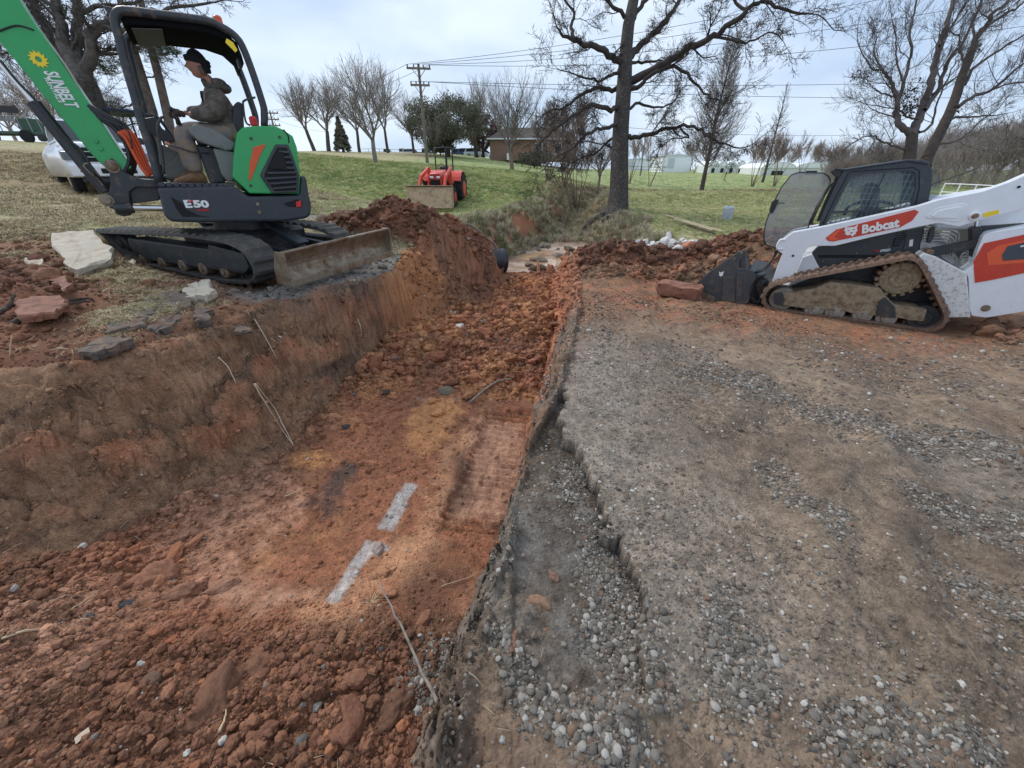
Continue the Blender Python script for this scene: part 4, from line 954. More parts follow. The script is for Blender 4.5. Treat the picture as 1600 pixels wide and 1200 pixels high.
# swing post, boom, cylinder
WB = .62
part(XF, EX, 'swing_post', M_black, lambda mb: (mb.prism(H_(WB-.14, z2(190, 850), z2(215, 828), z2(245, 850), z2(290, 910), z2(380, 955), z2(500, 965), z2(500, 1010), z2(370, 1010), z2(330, 1040), z2(340, 1160), z2(330, 1185), z2(290, 1180), z2(160, 1110), z2(165, 1070), z2(200, 1040), z2(212, 1000), z2(205, 920)), WB-.16, WB-.10, .01),
                                         mb.prism(H_(WB-.14, z2(190, 850), z2(215, 828), z2(245, 850), z2(290, 910), z2(380, 955), z2(500, 965), z2(500, 1010), z2(370, 1010), z2(330, 1040), z2(340, 1160), z2(330, 1185), z2(290, 1180), z2(160, 1110), z2(165, 1070), z2(200, 1040), z2(212, 1000), z2(205, 920)), WB+.10, WB+.16, .01),
                                         mb.prism(H_(WB, z2(250, 1090), z2(335, 1090), z2(345, 1180), z2(300, 1190), z2(245, 1170)), WB-.12, WB+.12, .01),
                                         mb.prism(H_(WB, z2(330, 1000), z2(520, 985), z2(520, 1090), z2(350, 1110)), WB-.1, WB+.1, .01)))
for X, Y in ((220, 880), (187, 1093)):
    a, b = XF.hit(*z2(X, Y), WB-.18); part(XF, EX, 'pivot_pin', M_steel, lambda mb: (mb.cyl((a, WB-.19, b), (a, WB+.17, b), .045, 18, bev=.008), mb.cyl((a, WB-.175, b), (a, WB-.16, b), .07, 18)))
pp0, pp1 = XF.hit(*z2(335, 1137), WB-.1), XF.hit(*z2(560, 1140), WB-.1)
part(XF, EX, 'swing_cylinder', M_chrome, lambda mb: mb.cyl((pp0[0], WB-.2, pp0[1]), (pp1[0], WB-.2, pp1[1]), .035, 16))
part(XF, EX, 'cylinder_end', M_black, lambda mb: mb.cyl((pp0[0]-.14, WB-.2, pp0[1]), (pp0[0]+.04, WB-.2, pp0[1]), .06, 16, bev=.01))
boom_px = [z8(200, -60), z8(-160, 30), (-60, 10), (-30, 50), (0, 66), (20, 90), (45, 121), (80, 164), (112, 202), (140, 237), (160, 254), (172, 262), (196, 262), (205, 262), (203, 250), (180, 215), (160, 182), (140, 160-0), (120, 140), (100, 113), (76, 78), (54, 45), (38, 21), (26, 0), (10, -25)]
boom_px = boom_px[2:]
right = [(206, 262), (186, 232), (163, 197), (140, 162), (118, 130), (100, 103), (78, 70), (56, 40), (38, 12), (26, -8), (0, -40)]
left_ = [(-50, 22), (-22, 46), (0, 66), (20, 90), (45, 121), (80, 165), (112, 203), (140, 238), (160, 258), (172, 266), (196, 268)]
boomP = H_(WB-.13, *(left_+right))
boom = part(XF, EX, 'boom', M_green, lambda mb: mb.prism(boomP, WB-.13, WB+.13, .012, seg=2))
# weld line at the elbow
w0_, w1_ = XF.hit(-2, 49, WB-.135), XF.hit(53, 47, WB-.135); wm_ = XF.hit(26, 40, WB-.135)
sub(boom, part(XF, EX, 'hose_strap', M_hose, lambda mb: mb.tube(smooth_poly([(w0_[0], WB-.14, w0_[1]), (wm_[0], WB-.14, wm_[1]), (w1_[0], WB-.14, w1_[1])], 4), .008, 6)))
for X, Y in ((818, 657), (858, 722)):
    a, b = XF.hit(*z8(X, Y), WB-.14); sub(boom, part(XF, EX, 'grease_boss', M_green, lambda mb: mb.cyl((a, WB-.15, b), (a, WB-.12, b), .022, 12, bev=.005)))
decal_text(XF, 'SUNBELT', z8(365, 62), z8(572, 382), z8(447, 12), WB-.132, M_white_print, 'lettering', None, EX, .03, .25)
decal_text(XF, 'RENTALS', z8(376, 118), z8(505, 333), z8(397, 106), WB-.132, M_white_print, 'lettering', None, EX, .02, .2)
def sunlogo(mb):
    c = Vector(XF.hit(60, 92.5, WB-.14)); r = (Vector(XF.hit(75, 92, WB-.14))-c).length; n = 24; pts = []; hole = []
    for k in range(n):
        t = 2*PI*k/n; rr = r*(1.0 if k % 2 == 0 else .68); tt = t+(.18 if k % 2 == 0 else 0); pts.append(mb.bm.verts.new((c.x+math.cos(tt)*rr, WB-.137, c.y+math.sin(tt)*rr)))
        hole.append(mb.bm.verts.new((c.x+math.cos(t)*r*.32, WB-.137, c.y+math.sin(t)*r*.32)))
    for k in range(n): mb.bm.faces.new((pts[k], pts[(k+1) % n], hole[(k+1) % n], hole[k]))
sub(boom, part(XF, EX, 'sun_emblem', M_yellow, sunlogo))
part(XF, EX, 'boom_cylinder', M_black, lambda mb: (lambda p, q_: (mb.cyl((p[0], WB-.02, p[1]), (q_[0], WB-.02, q_[1]), .066, 20, bev=.01)))(XF.hit(52, 159, WB), XF.hit(166, 300, WB)))
part(XF, EX, 'boom_cylinder_rod', M_chrome, lambda mb: (lambda p, q_: mb.cyl((p[0], WB-.02, p[1]), (q_[0], WB-.02, q_[1]), .03, 14))(XF.hit(-20, 74, WB), XF.hit(52, 159, WB)))
part(XF, EX, 'steel_pipe', M_steel, lambda mb: mb.tube(smooth_poly(lv(WB-.16, [z8(880, 1040), z8(830, 980), z8(740, 900), z8(715, 860), z8(750, 850), z8(800, 900), z8(850, 960)]), 4), .008, 6))
part(XF, EX, 'boom_pipe', mat('light_pipe', sr(176, 170, 158), .4, .4), lambda mb: mb.tube(smooth_poly(lv(WB-.1, [(28, -4), (42, 24), (66, 56), (95, 92), (118, 128), (135, 162), (150, 178), (165, 190)]), 3), .012, 8))
for k in range(4):
    o_ = k*.03
    part(XF, EX, 'hydraulic_hose', M_hose, lambda mb: mb.tube(smooth_poly(lv(WB-.12+o_, [(138+k*2, 164+k), (160+k*3, 188-k*2), (178+k*5, 200-k*2), (196+k*4, 225-k*3), (202+k*3, 248), (196+k*4, 266), (188+k*4, 278)]), 4), .022, 8))
for k in range(4):
    part(XF, EX, 'orange_hose_sleeve', M_orange, lambda mb: mb.tube(smooth_poly(lv(WB-.16+k*.035, [(184+k*4, 206-k), (196+k*4, 216-k*2), (208+k*4, 238-k*2), (220+k*3, 260-k*2), (232+k*2, 276-k)]), 4), .02, 8))
part(XF, EX, 'hydraulic_hose', M_hose, lambda mb: (mb.tube(smooth_poly(lv(WB-.2, [(150, 182), (176, 192), (196, 200), (204, 214), (206, 232)]), 4), .008, 6),))
part(XF, EX, 'hydraulic_hose', M_hose, lambda mb: (mb.tube(smooth_poly(lv(WB-.2, [(0, 94), (28, 128), (60, 162), (100, 212), (128, 236), (150, 276)]), 4), .014, 6),))
# ------------------------------------------------------------------ operator
def skin_fig(name, V, E, R, m, sub_=1, root_i=0, smooth=True):
    me = bpy.data.meshes.new(name); me.from_pydata([tuple(v) for v in V], E, []); o = bpy.data.objects.new(name, me); COL.objects.link(o)
    sk = o.modifiers.new('skin', 'SKIN'); sk.use_smooth_shade = True; sk.branch_smoothing = .6
    ly = me.skin_vertices[0] if me.skin_vertices else None
    if ly is None:
        bpy.context.view_layer.objects.active = o
    for i, r in enumerate(R):
        r = (r, r) if not isinstance(r, tuple) else r; me.skin_vertices[0].data[i].radius = r
    me.skin_vertices[0].data[root_i].use_root = True
    sb = o.modifiers.new('sub', 'SUBSURF'); sb.levels = sub_; sb.render_levels = sub_
    dg = bpy.context.evaluated_depsgraph_get(); m2 = bpy.data.meshes.new_from_object(o.evaluated_get(dg)); m2.name = name
    bpy.data.objects.remove(o); m2.materials.clear(); m2.materials.append(m)
    for p in m2.polygons: p.use_smooth = True
    return m2
M_jacket = mat('brown_jacket', sr(104, 96, 88), .9, dirt=sr(70, 62, 54), damt=.6, dscale=7, bump=1.0, bscale=13)
M_jeans = mat('muddy_jeans', sr(112, 116, 122), .9, dirt=sr(146, 122, 94), damt=.65, dscale=8, bump=1.0, bscale=11)
M_skin = mat('skin', sr(156, 110, 90), .55, var=.08)
M_boot = mat('leather_boot', sr(132, 96, 64), .8, dirt=sr(96, 74, 56), damt=.5, dscale=12, bump=.4)
M_hat = mat('black_knit', sr(24, 25, 30), .95, bump=.6, bscale=120)
M_glove = mat('dark_glove', sr(60, 48, 44), .85, dirt=sr(110, 90, 70), damt=.3, dscale=14, bump=.3)
def L3(px, w): a, b = XF.hit(px[0], px[1], w); return Vector((a, w, b))
c_ = .56
pel = L3((352, 208), c_); ab = L3((352, 182), c_); ch = L3((346, 155), c_); nk = L3((327, 126), c_); hd0 = L3((314, 114), c_); hd = L3((308, 101), c_)
sh1 = L3((336, 146), c_-.19); sh2 = L3((336, 146), c_+.19); el1 = L3((339, 178), c_-.27); el2 = L3((330, 178), c_+.22); ha1 = L3((293, 179), c_-.18); ha2 = L3((286, 176), c_+.2)
hip1 = L3((350, 214), c_-.1); hip2 = L3((350, 214), c_+.1); kn1 = L3((284, 203), c_-.13); kn2 = L3((288, 202), c_+.14); an1 = L3((307, 272), c_-.12); an2 = L3((300, 270), c_+.16)
PER = Vector((XF.pt(pel.x, pel.y, pel.z)))
body = skin_fig('person', [pel, ab, ch, nk, hd0, sh1, el1, ha1, sh2, el2, ha2, hip1, kn1, an1, hip2, kn2, an2],
    [(0,1),(1,2),(2,3),(3,4),(2,5),(5,6),(6,7),(2,8),(8,9),(9,10),(0,11),(11,12),(12,13),(0,14),(14,15),(15,16)],
    [.13,.12,.13,.075,.07,.07,.045,.03,.07,.045,.03,.09,.06,.045,.09,.06,.045], M_skin, 1)
PO = link('person', body); PO.matrix_world = XF.m
tag(PO, 'man in black knit cap, brown hooded jacket and muddy jeans sitting at the excavator controls', 'person')
def pchild(name, me_or_mb, m=None):
    o = link(name, me_or_mb) if m is None else me_or_mb.build(name, m)
    o.parent = PO; o.matrix_local = Matrix.Identity(4); return o
# head: face looking towards -x
def head(mb):
    g = bmesh.ops.create_uvsphere(mb.bm, u_segments=28, v_segments=20, radius=1)
    for v in g['verts']:
        x, y, z = v.co; fx = -x                       # +fx is the face
        X = .100*fx; Y_ = .078*y; Z = .132*z
        if z < 0: X = X*(1-.12*z*z)+(.012 if fx > 0 else -.0)*(-z); Y_ *= 1-.28*(-z)
        if z < -.1 and fx < 0: X *= 1-.35*min(1, -z)
        nose = math.exp(-((y/.2)**2))*math.exp(-(((z+.16)/.17)**2))*(fx > .5); X += .042*nose
        brow = math.exp(-(((z-.2)/.12)**2))*(fx > .6); X += .008*brow
        eye = math.exp(-(((abs(y)-.38)/.16)**2))*math.exp(-(((z-.05)/.1)**2))*(fx > .5); X -= .014*eye
        lip = math.exp(-((y/.3)**2))*math.exp(-(((z+.48)/.07)**2))*(fx > .4); X += .010*lip
        mouth = math.exp(-((y/.32)**2))*math.exp(-(((z+.55)/.03)**2))*(fx > .4); X -= .006*mouth
        chin = math.exp(-((y/.3)**2))*math.exp(-(((z+.85)/.15)**2))*(fx > .1); X += .016*chin
        v.co = (hd.x-X, hd.y+Y_, hd.z+Z-.005)
    for f in mb.bm.faces: f.smooth = True
    for s_ in (-1, 1):
        mb.ball((hd.x+.012, hd.y+s_*.08, hd.z-.012), (.026, .010, .034), 2)
        mb.ball((hd.x-.088, hd.y+s_*.03, hd.z+.004), (.011, .012, .008), 2)
hm = MB(); head(hm); pchild('head', hm, M_skin)
hm = MB(); hm.tube([(hd.x+.045*k_/4+.01, hd.y-.075+.0*k_, hd.z-.02-.03*k_) for k_ in range(4)], [.02, .022, .02, .012], 8); pchild('hair', hm, mat('grey_hair', sr(92, 86, 80), .95))
def beanie(mb):
    g = bmesh.ops.create_uvsphere(mb.bm, u_segments=32, v_segments=18, radius=1); dele = []
    for v in g['verts']:
        x, y, z = v.co
        if z < (.12 if x < .1 else -.35): dele.append(v); continue
        v.co = (hd.x+.012+.118*x*(1-.06*z), hd.y+.092*y*(1-.06*z), hd.z+.012+.165*(z-.12)-.012*x)
    bmesh.ops.delete(mb.bm, geom=dele, context='VERTS')
    for f in mb.bm.faces: f.smooth = True
    ring = [(hd.x+.012+.113*math.cos(t), hd.y+.087*math.sin(t), hd.z+.022-.022*math.cos(t)) for t in [2*PI*k/28 for k in range(28)]]
    mb.tube(ring, .020, 8, closed=True)
    ring = [(hd.x+.012+.115*math.cos(t), hd.y+.088*math.sin(t), hd.z+.05-.020*math.cos(t)) for t in [2*PI*k/28 for k in range(28)]]
    mb.tube(ring, .019, 8, closed=True)
hm = MB(); beanie(hm); pchild('knit_cap', hm, M_hat)
bk = L3((362, 168), c_)
jk = skin_fig('jacket', [pel+Vector((0, 0, -.02)), ab, ch, L3((332, 136), c_), sh1, (sh1+el1)/2, el1, (el1+ha1)/2, ha1+Vector((.03, 0, 0)), sh2, el2, ha2+Vector((.03, 0, 0))],
    [(0,1),(1,2),(2,3),(2,4),(4,5),(5,6),(6,7),(7,8),(2,9),(9,10),(10,11)], [(.26,.25),(.25,.26),(.24,.26),(.12,.12),(.15,.15),(.125,.125),(.11,.11),(.095,.095),(.075,.075),(.15,.15),(.11,.11),(.075,.075)], M_jacket, 2)
pchild('jacket', jk)
hm = MB(); hp = L3((341, 131), c_)
hm.ball((hp.x, hp.y, hp.z), (.095, .12, .06), 3); hm.ball(tuple(L3((350, 138), c_)), (.085, .11, .06), 3); hm.tube([tuple(L3(p, c_+dy)) for p, dy in (((318,126),-.05),((320,132),-.09),((334,136),-.11),((346,134),-.06),((346,134),.06),((334,136),.11),((320,132),.09),((318,126),.05))], .03, 8, closed=True)
pchild('hood', hm, M_jacket)
tr = skin_fig('trousers', [pel, hip1, (hip1+kn1)/2, kn1, (kn1+an1)/2, an1, hip2, kn2, an2], [(0,1),(1,2),(2,3),(3,4),(4,5),(0,6),(6,7),(7,8)],
    [(.2,.2),(.16,.16),(.14,.14),(.12,.125),(.115,.115),(.095,.095),(.16,.16),(.12,.125),(.095,.095)], M_jeans, 2)
pchild('trousers', tr)
def boot(an, toe, mb):
    K = 1.25
    a = an; t = toe; d = (t-a); d.z = 0; l = d.length; d.normalize(); z_ = min(a.z, t.z)-.035
    rings = []
    for k, (s_, wd, ht) in enumerate(((-.095, .035, .08), (-.075, .05, .16), (0, .056, .18), (.08, .056, .12), (.17, .062, .085), (.24, .055, .065), (.27, .025, .035))):
        c = a+d*s_; rr = []
        for q_ in range(12):
            t_ = 2*PI*q_/12; rr.append((c.x+0*d.x, c.y+math.cos(t_)*wd, z_+max(0, ht/2+math.sin(t_)*ht/2)))
        rings.append(rr)
    mb.loft(rings)
    mb.box((a.x+d.x*.08, a.y, z_-.008), (.37, .10, .024), bev=.005)
for an, tp in ((an1, (284, 283)), (an2, (278, 281))):
    hm = MB(); boot(an, L3(tp, an.y), hm); pchild('boot', hm, M_boot)
def glove(ha, sgn):
    V = [ha+Vector((.03, 0, 0)), ha+Vector((-.02, 0, 0)), ha+Vector((-.055, 0, .005))]; E = [(0, 1), (1, 2)]; R = [(.05, .05), (.052, .055), (.046, .056)]
    for k in range(4):
        y = (-.045+k*.030); i = len(V); ln = (.8, 1.0, .95, .75)[k]
        V += [ha+Vector((-.068, y, .008)), ha+Vector((-.068-.035*ln, y, -.005)), ha+Vector((-.075-.035*ln, y, -.035*ln-.01)), ha+Vector((-.055-.02*ln, y, -.05*ln-.012))]
        E += [(2, i), (i, i+1), (i+1, i+2), (i+2, i+3)]; R += [.018, .017, .015, .012]
    i = len(V); V += [ha+Vector((-.03, -.03*sgn, .015)), ha+Vector((-.065, -.045*sgn, .02)), ha+Vector((-.09, -.04*sgn, .0))]; E += [(1, i), (i, i+1), (i+1, i+2)]; R += [.016, .014, .011]
    return skin_fig('glove', V, E, R, M_glove, 1)
pchild('glove', glove(ha1+Vector((-.04, 0, -.0)), 1)); pchild('glove', glove(ha2+Vector((-.04, 0, 0)), -1))
# ------------------------------------------------------------------ the white and red compact track loader
A33 = math.radians(-33)
SF = Frame((4.8, 5.2, 0), (math.cos(A33), math.sin(A33), 0), (-math.sin(A33), math.cos(A33), 0))
SK = root_at('compact_track_loader', SF.pt(0, .95, -.34))
tag(SK, 'white and orange-red compact track loader with black cab and its front door swung open', 'track loader')
K_ = lambda w, *pts: SF.hits([z4(*p) for p in pts], w)
ks = lambda w, pts: [(a, w, b) for a, b in K_(w, *pts)]
M_white = mat('white_machine_paint', sr(226, 228, 232), .38, dirt=sr(150, 138, 124), damt=.10, dscale=9, bump=.08, bscale=120, var=.05, coat=.15)
M_lower = mat('muddy_white_paint', sr(214, 214, 212), .5, dirt=sr(148, 134, 116), damt=.36, dscale=14, bump=.15, var=.06)
M_mud = mat('caked_mud', sr(150, 134, 110), .95, dirt=sr(104, 84, 66), damt=.5, dscale=7, bump=.9, bscale=26)
M_mudrub = mat('muddy_rubber', sr(96, 80, 70), .9, dirt=sr(138, 108, 88), damt=.6, dscale=9, bump=.7, bscale=40)
M_cab = mat('cab_black', sr(50, 56, 62), .42, dirt=sr(112, 106, 100), damt=.15, dscale=5, bump=.1)
M_red = mat('red_decal', sr(198, 62, 42), .4, dirt=sr(150, 104, 84), damt=.2, dscale=9, var=.1)
M_red2 = mat('bright_orange_decal', sr(226, 92, 52), .4, var=.05)
def glass(name, col, a):
    m = bpy.data.materials.new(name); m.use_nodes = True; t = m.node_tree; n = t.nodes; l = t.links; p = n['Principled BSDF']
    p.inputs['Base Color'].default_value = (*col, 1); p.inputs['Roughness'].default_value = .12
    tr = n.new('ShaderNodeBsdfTransparent'); tr.inputs[0].default_value = (.86, .88, .90, 1); mx_ = n.new('ShaderNodeMixShader'); o_ = n['Material Output']
    z = n.new('ShaderNodeTexNoise'); z.inputs['Scale'].default_value = 3.5; z.inputs['Detail'].default_value = 7; tcn = n.new('ShaderNodeTexCoord'); l.new(tcn.outputs['Object'], z.inputs['Vector'])
    r = n.new('ShaderNodeMapRange'); r.inputs[1].default_value = .35; r.inputs[2].default_value = .7; r.inputs[3].default_value = a*.6; r.inputs[4].default_value = min(1, a*1.5); l.new(z.outputs[0], r.inputs[0])
    l.new(r.outputs[0], mx_.inputs[0]); l.new(tr.outputs[0], mx_.inputs[1]); l.new(p.outputs[0], mx_.inputs[2]); l.new(mx_.outputs[0], o_.inputs[0]); return m
M_glass = glass('dusty_door_glass', sr(176, 172, 170), .42); M_glass2 = glass('cab_glass', sr(130, 146, 154), .14)
# tracks
so = K_(0, (36, 935), (48, 905), (80, 872), (150, 845), (400, 795), (700, 738), (830, 712), (888, 718), (932, 755), (975, 830), (1020, 920), (1062, 1010), (1068, 1045), (1050, 1085), (1000, 1118), (930, 1130), (830, 1115), (500, 1065), (250, 1035), (100, 1012), (52, 985))
belt(SF, so, .04, 0, .42, 52, .022, SK, 'rubber_track', M_mudrub)
belt(SF, so, .04, 1.45, 1.87, 52, .022, SK, 'rubber_track', M_mudrub)
mud_px = [(105, 972), (108, 912), (205, 905), (330, 885), (410, 850), (530, 862), (690, 885), (730, 935), (765, 975), (850, 985), (950, 1002), (930, 1068), (850, 1062), (800, 1050), (700, 1042), (640, 1032), (560, 1030), (480, 1008), (400, 1005), (300, 1000), (190, 985)]
part(SF, SK, 'track_frame', M_mud, lambda mb: mb.prism(K_(.06, *mud_px), .06, .34, .015))
part(SF, SK, 'track_frame', M_mud, lambda mb: mb.prism(K_(.06, *mud_px), 1.5, 1.8, .015))
part(SF, SK, 'frame_bracket', M_frame, lambda mb: mb.prism(K_(.045, (680, 960), (715, 935), (770, 985), (775, 1045), (730, 1045), (665, 1030)), .03, .08, .006))
part(SF, SK, 'frame_bracket', M_frame, lambda mb: mb.prism(K_(.045, (103, 915), (150, 908), (165, 950), (150, 980), (105, 968)), .04, .08, .006))
def wheel(name, X, Y, rpx, w0, w1, m, hub=True, teeth=0):
    a, b = SF.hit(*z4(X, Y), w0); r = (Vector(SF.hit(*z4(X, Y-rpx), w0))-Vector((a, b))).length
    def f(mb):
        mb.cyl((a, w0+.02, b), (a, w1, b), r, 30, bev=.012)
        if hub: mb.cyl((a, w0, b), (a, w0+.05, b), r*.55, 20, bev=.008); mb.cyl((a, w0-.012, b), (a, w0+.02, b), r*.25, 12, bev=.005)
        for k in range(teeth):
            t = 2*PI*k/teeth; mb.box((a+math.cos(t)*r*1.08, (w0+w1)/2+.03, b+math.sin(t)*r*1.08), (.045, w1-w0-.04, .05), Matrix.Rotation(-t+PI/2, 3, 'Y'), .006)
            mb.cyl((a+math.cos(t)*r*.8, w0, b+math.sin(t)*r*.8), (a+math.cos(t)*r*.8, w0+.03, b+math.sin(t)*r*.8), .012, 8)
    return part(SF, SK, name, m, f)
wheel('drive_sprocket', 802, 832, 86, .10, .3, M_mud, True, 17)
M_roll = mat('roller_grey', sr(150, 142, 130), .6, .2, dirt=sr(120, 104, 88), damt=.35, dscale=8)
wheel('idler_wheel', 148, 945, 62, .09, .33, M_roll); wheel('idler_wheel', 930, 1050, 66, .12, .33, M_frame)
for X, Y in ((325, 1000), (440, 1010), (595, 1025), (725, 1045)): wheel('track_roller', X, Y+8, 44, .05, .33, M_roll)
for X, Y in ((318, 992), (430, 1003), (592, 1027), (728, 1040), (918, 1042), (165, 940)):
    a, b = SF.hit(*z4(X, Y), .045); part(SF, SK, 'bolt', M_steel, lambda mb: mb.cyl((a, .03, b), (a, .08, b), .018, 8))
# body behind the track
part(SF, SK, 'main_frame', M_lower, lambda mb: (mb.prism(K_(.46, (205, 832), (262, 700), (320, 690), (900, 560), (1000, 560), (1180, 790), (1186, 1042), (1060, 1046), (400, 1000), (110, 960)), .46, 1.41, .02),))
part(SF, SK, 'rear_panel', M_lower, lambda mb: mb.prism(K_(.1, (905, 710), (935, 690), (1000, 712), (1168, 800), (1182, 1044), (1060, 1046), (1068, 1010), (1000, 880), (935, 755)), .1, .47, .012))
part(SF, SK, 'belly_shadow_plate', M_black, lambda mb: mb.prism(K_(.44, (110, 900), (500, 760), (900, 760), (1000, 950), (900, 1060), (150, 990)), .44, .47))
part(SF, SK, 'side_panel', M_cab, lambda mb: mb.prism(K_(.40, (312, 690), (345, 655), (560, 610), (940, 548), (912, 640), (905, 722), (830, 708), (700, 730), (400, 790), (366, 792), (335, 745)), .40, .5, .012))
part(SF, SK, 'panel_groove', M_hole, lambda mb: mb.prism(K_(.395, (345, 700), (760, 700), (785, 690), (785, 705), (760, 716), (350, 716)), .394, .42))
part(SF, SK, 'vent', M_hole, lambda mb: mb.prism(K_(.395, (765, 610), (820, 575), (835, 585), (795, 650), (755, 655)), .392, .42))
for k in range(6):
    p0_, p1_ = SF.hit(*z4(762+k*4, 645-k*11), .385), SF.hit(*z4(802+k*5, 640-k*11), .385); part(SF, SK, 'vent_slat', M_cab, lambda mb: mb.bar((p0_[0], .388, p0_[1]), (p1_[0], .388, p1_[1]), .012, .012))
part(SF, SK, 'latch_panel', M_dark, lambda mb: mb.prism(round_poly(K_(.385, (832, 600), (870, 590), (885, 600), (860, 665), (815, 672)), .01), .385, .41, .004))
part(SF, SK, 'warning_print', M_white_print, lambda mb: mb.prism(K_(.38, (852, 618), (872, 614), (868, 650), (848, 654)), .381, .386))
decal_text(SF, 'SPEED', z4(686, 684), z4(745, 678), z4(686, 671), .398, M_white_print, 'lettering', None, SK, .03, .3)
decal_text(SF, 'TWO', z4(650, 684), z4(682, 682), z4(650, 672), .398, M_redp, 'lettering', None, SK, .02, .3)
for X, Y in ((375, 735), (412, 770), (735, 655), (560, 690)):
    a, b = SF.hit(*z4(X, Y), .395); part(SF, SK, 'bolt', M_steel, lambda mb: mb.cyl((a, .392, b), (a, .41, b), .009, 8))
part(SF, SK, 'front_leg', M_white, lambda mb: mb.prism(K_(.40, (262, 712), (316, 694), (345, 745), (370, 796), (290, 812), (206, 832)), .40, .6, .012))
# lift arms (near and far)
arm = [(112, 668), (128, 640), (150, 618), (178, 596), (210, 574), (370, 545), (640, 487), (900, 430), (1010, 396), (1250, 350), (1400, 298), (1482, 262), (1620, 200), (1660, 380), (1482, 446), (1222, 514), (1122, 545), (1010, 524), (900, 545), (640, 602), (440, 650), (330, 650), (290, 660), (262, 700), (240, 760), (198, 832), (88, 862), (120, 770), (150, 694)]
part(SF, SK, 'lift_arm', M_white, lambda mb: mb.prism(round_poly(K_(.20, *arm), .012, 2), .20, .34, .014, seg=2))
arm2 = [(X, Y+40) for X, Y in arm if X < 1100]
part(SF, SK, 'lift_arm', M_white, lambda mb: mb.prism(round_poly(K_(.20, *arm2), .012, 2), 1.5, 1.64, .014, seg=2))
part(SF, SK, 'arm_brace', M_white, lambda mb: mb.prism(round_poly(K_(.18, (936, 490), (1000, 442), (1150, 415), (1172, 425), (1160, 470), (1122, 520), (960, 500)), .02), .19, .215, .006))
part(SF, SK, 'arm_brace_face', M_white, lambda mb: mb.prism(round_poly(K_(.17, (975, 485), (1015, 455), (1140, 432), (1148, 445), (1112, 500), (985, 495)), .015), .178, .2, .004))
part(SF, SK, 'arm_boss', M_white, lambda mb: (lambda p: mb.cyl((p[0], .17, p[1]), (p[0], .35, p[1]), .05, 20, bev=.006))(SF.hit(*z4(1212, 487), .18)))
for X, Y, r in ((1212, 485, .03), (965, 685, .035)):
    a, b = SF.hit(*z4(X, Y), .16); part(SF, SK, 'pivot_pin', M_steel, lambda mb: (mb.cyl((a, .14, b), (a, .4, b), r, 16, bev=.006), mb.cyl((a, .13, b), (a, .15, b), r*.45, 8)))
for X, Y, rx in ((208, 705, .016), (1066, 460, .012), (1455, 325, .014), (1450, 565, .012)):
    a, b = SF.hit(*z4(X, Y), .19); part(SF, SK, 'hole', M_hole, lambda mb: mb.cyl((a, .192, b), (a, .21, b), rx, 12))
part(SF, SK, 'warning_sticker', M_yellow, lambda mb: mb.prism(K_(.19, (1258, 470), (1342, 450), (1344, 472), (1262, 494)), .192, .2))
part(SF, SK, 'decal_band', M_red, lambda mb: mb.prism(K_(.195, (388, 606), (448, 560), (880, 450), (902, 462), (866, 510), (800, 548), (430, 626), (400, 622)), .194, .2))
part(SF, SK, 'decal_band', M_red2, lambda mb: mb.prism(K_(.19, (398, 604), (452, 566), (474, 560), (436, 600), (460, 614), (430, 620), (404, 616)), .1915, .194))
decal_text(SF, 'Bobcat', z4(588, 584), z4(794, 546), z4(578, 538), .190, M_white_print, 'lettering', None, SK, .045)
cat_px = [(492, 540), (508, 550), (530, 546), (548, 545), (568, 530), (560, 552), (565, 566), (554, 574), (556, 582), (544, 590), (536, 599), (526, 588), (508, 592), (495, 584), (500, 572), (488, 566), (497, 556)]
part(SF, SK, 'cat_emblem', M_white_print, lambda mb: mb.prism(K_(.188, *cat_px), .188, .192))
for X, Y in ((514, 566), (544, 560)): part(SF, SK, 'emblem_eye', M_red, lambda mb: mb.prism(K_(.186, (X-7, Y), (X, Y-4), (X+7, Y-1), (X, Y+3)), .186, .188))
part(SF, SK, 'emblem_eye', M_red, lambda mb: mb.prism(K_(.186, (522, 578), (534, 573), (540, 577), (530, 584)), .186, .188))
# coupler handle and hoses at the arm's nose
part(SF, SK, 'hose_guard', M_white, lambda mb: mb.tube(smooth_poly(ks(.2, [(165, 618), (140, 618), (122, 650), (130, 668), (155, 665)]), 4), .018, 8))
for k in range(4):
    part(SF, SK, 'hydraulic_hose', M_hose, lambda mb: mb.tube(smooth_poly(ks(.24+.03*k, [(110+k*6, 675), (100, 720), (60-k*6, 775), (10-k*10, 800)]), 4), .011, 7))
# link, cylinder, pipes
part(SF, SK, 'link_bar', M_black, lambda mb: mb.prism(round_poly(K_(.28, (944, 688), (968, 662), (1225, 612), (1232, 655), (985, 706), (955, 706)), .02), .24, .32, .01))
part(SF, SK, 'tilt_cylinder', M_black, lambda mb: mb.prism(K_(.26, (1190, 558), (1210, 545), (1254, 545), (1256, 604), (1210, 722), (1196, 716)), .26, .40, .02))
part(SF, SK, 'lift_cylinder', M_black, lambda mb: (lambda p, q_: mb.cyl((p[0], .36, p[1]), (q_[0], .36, q_[1]), .045, 16))(SF.hit(*z4(1240, 560), .36), SF.hit(*z4(1700, 530), .36)))
part(SF, SK, 'cylinder_rod', M_chrome, lambda mb: (lambda p, q_: mb.cyl((p[0], .33, p[1]), (q_[0], .33, q_[1]), .016, 12))(SF.hit(*z4(1220, 500), .33), SF.hit(*z4(1215, 560), .33)))
part(SF, SK, 'arm_stop', M_black, lambda mb: mb.prism(K_(.3, (965, 550), (992, 545), (985, 600), (962, 636), (942, 630)), .28, .34, .008))
M_pipe = mat('hydraulic_pipe', sr(176, 176, 172), .35, .5, dirt=sr(110, 96, 84), damt=.3)
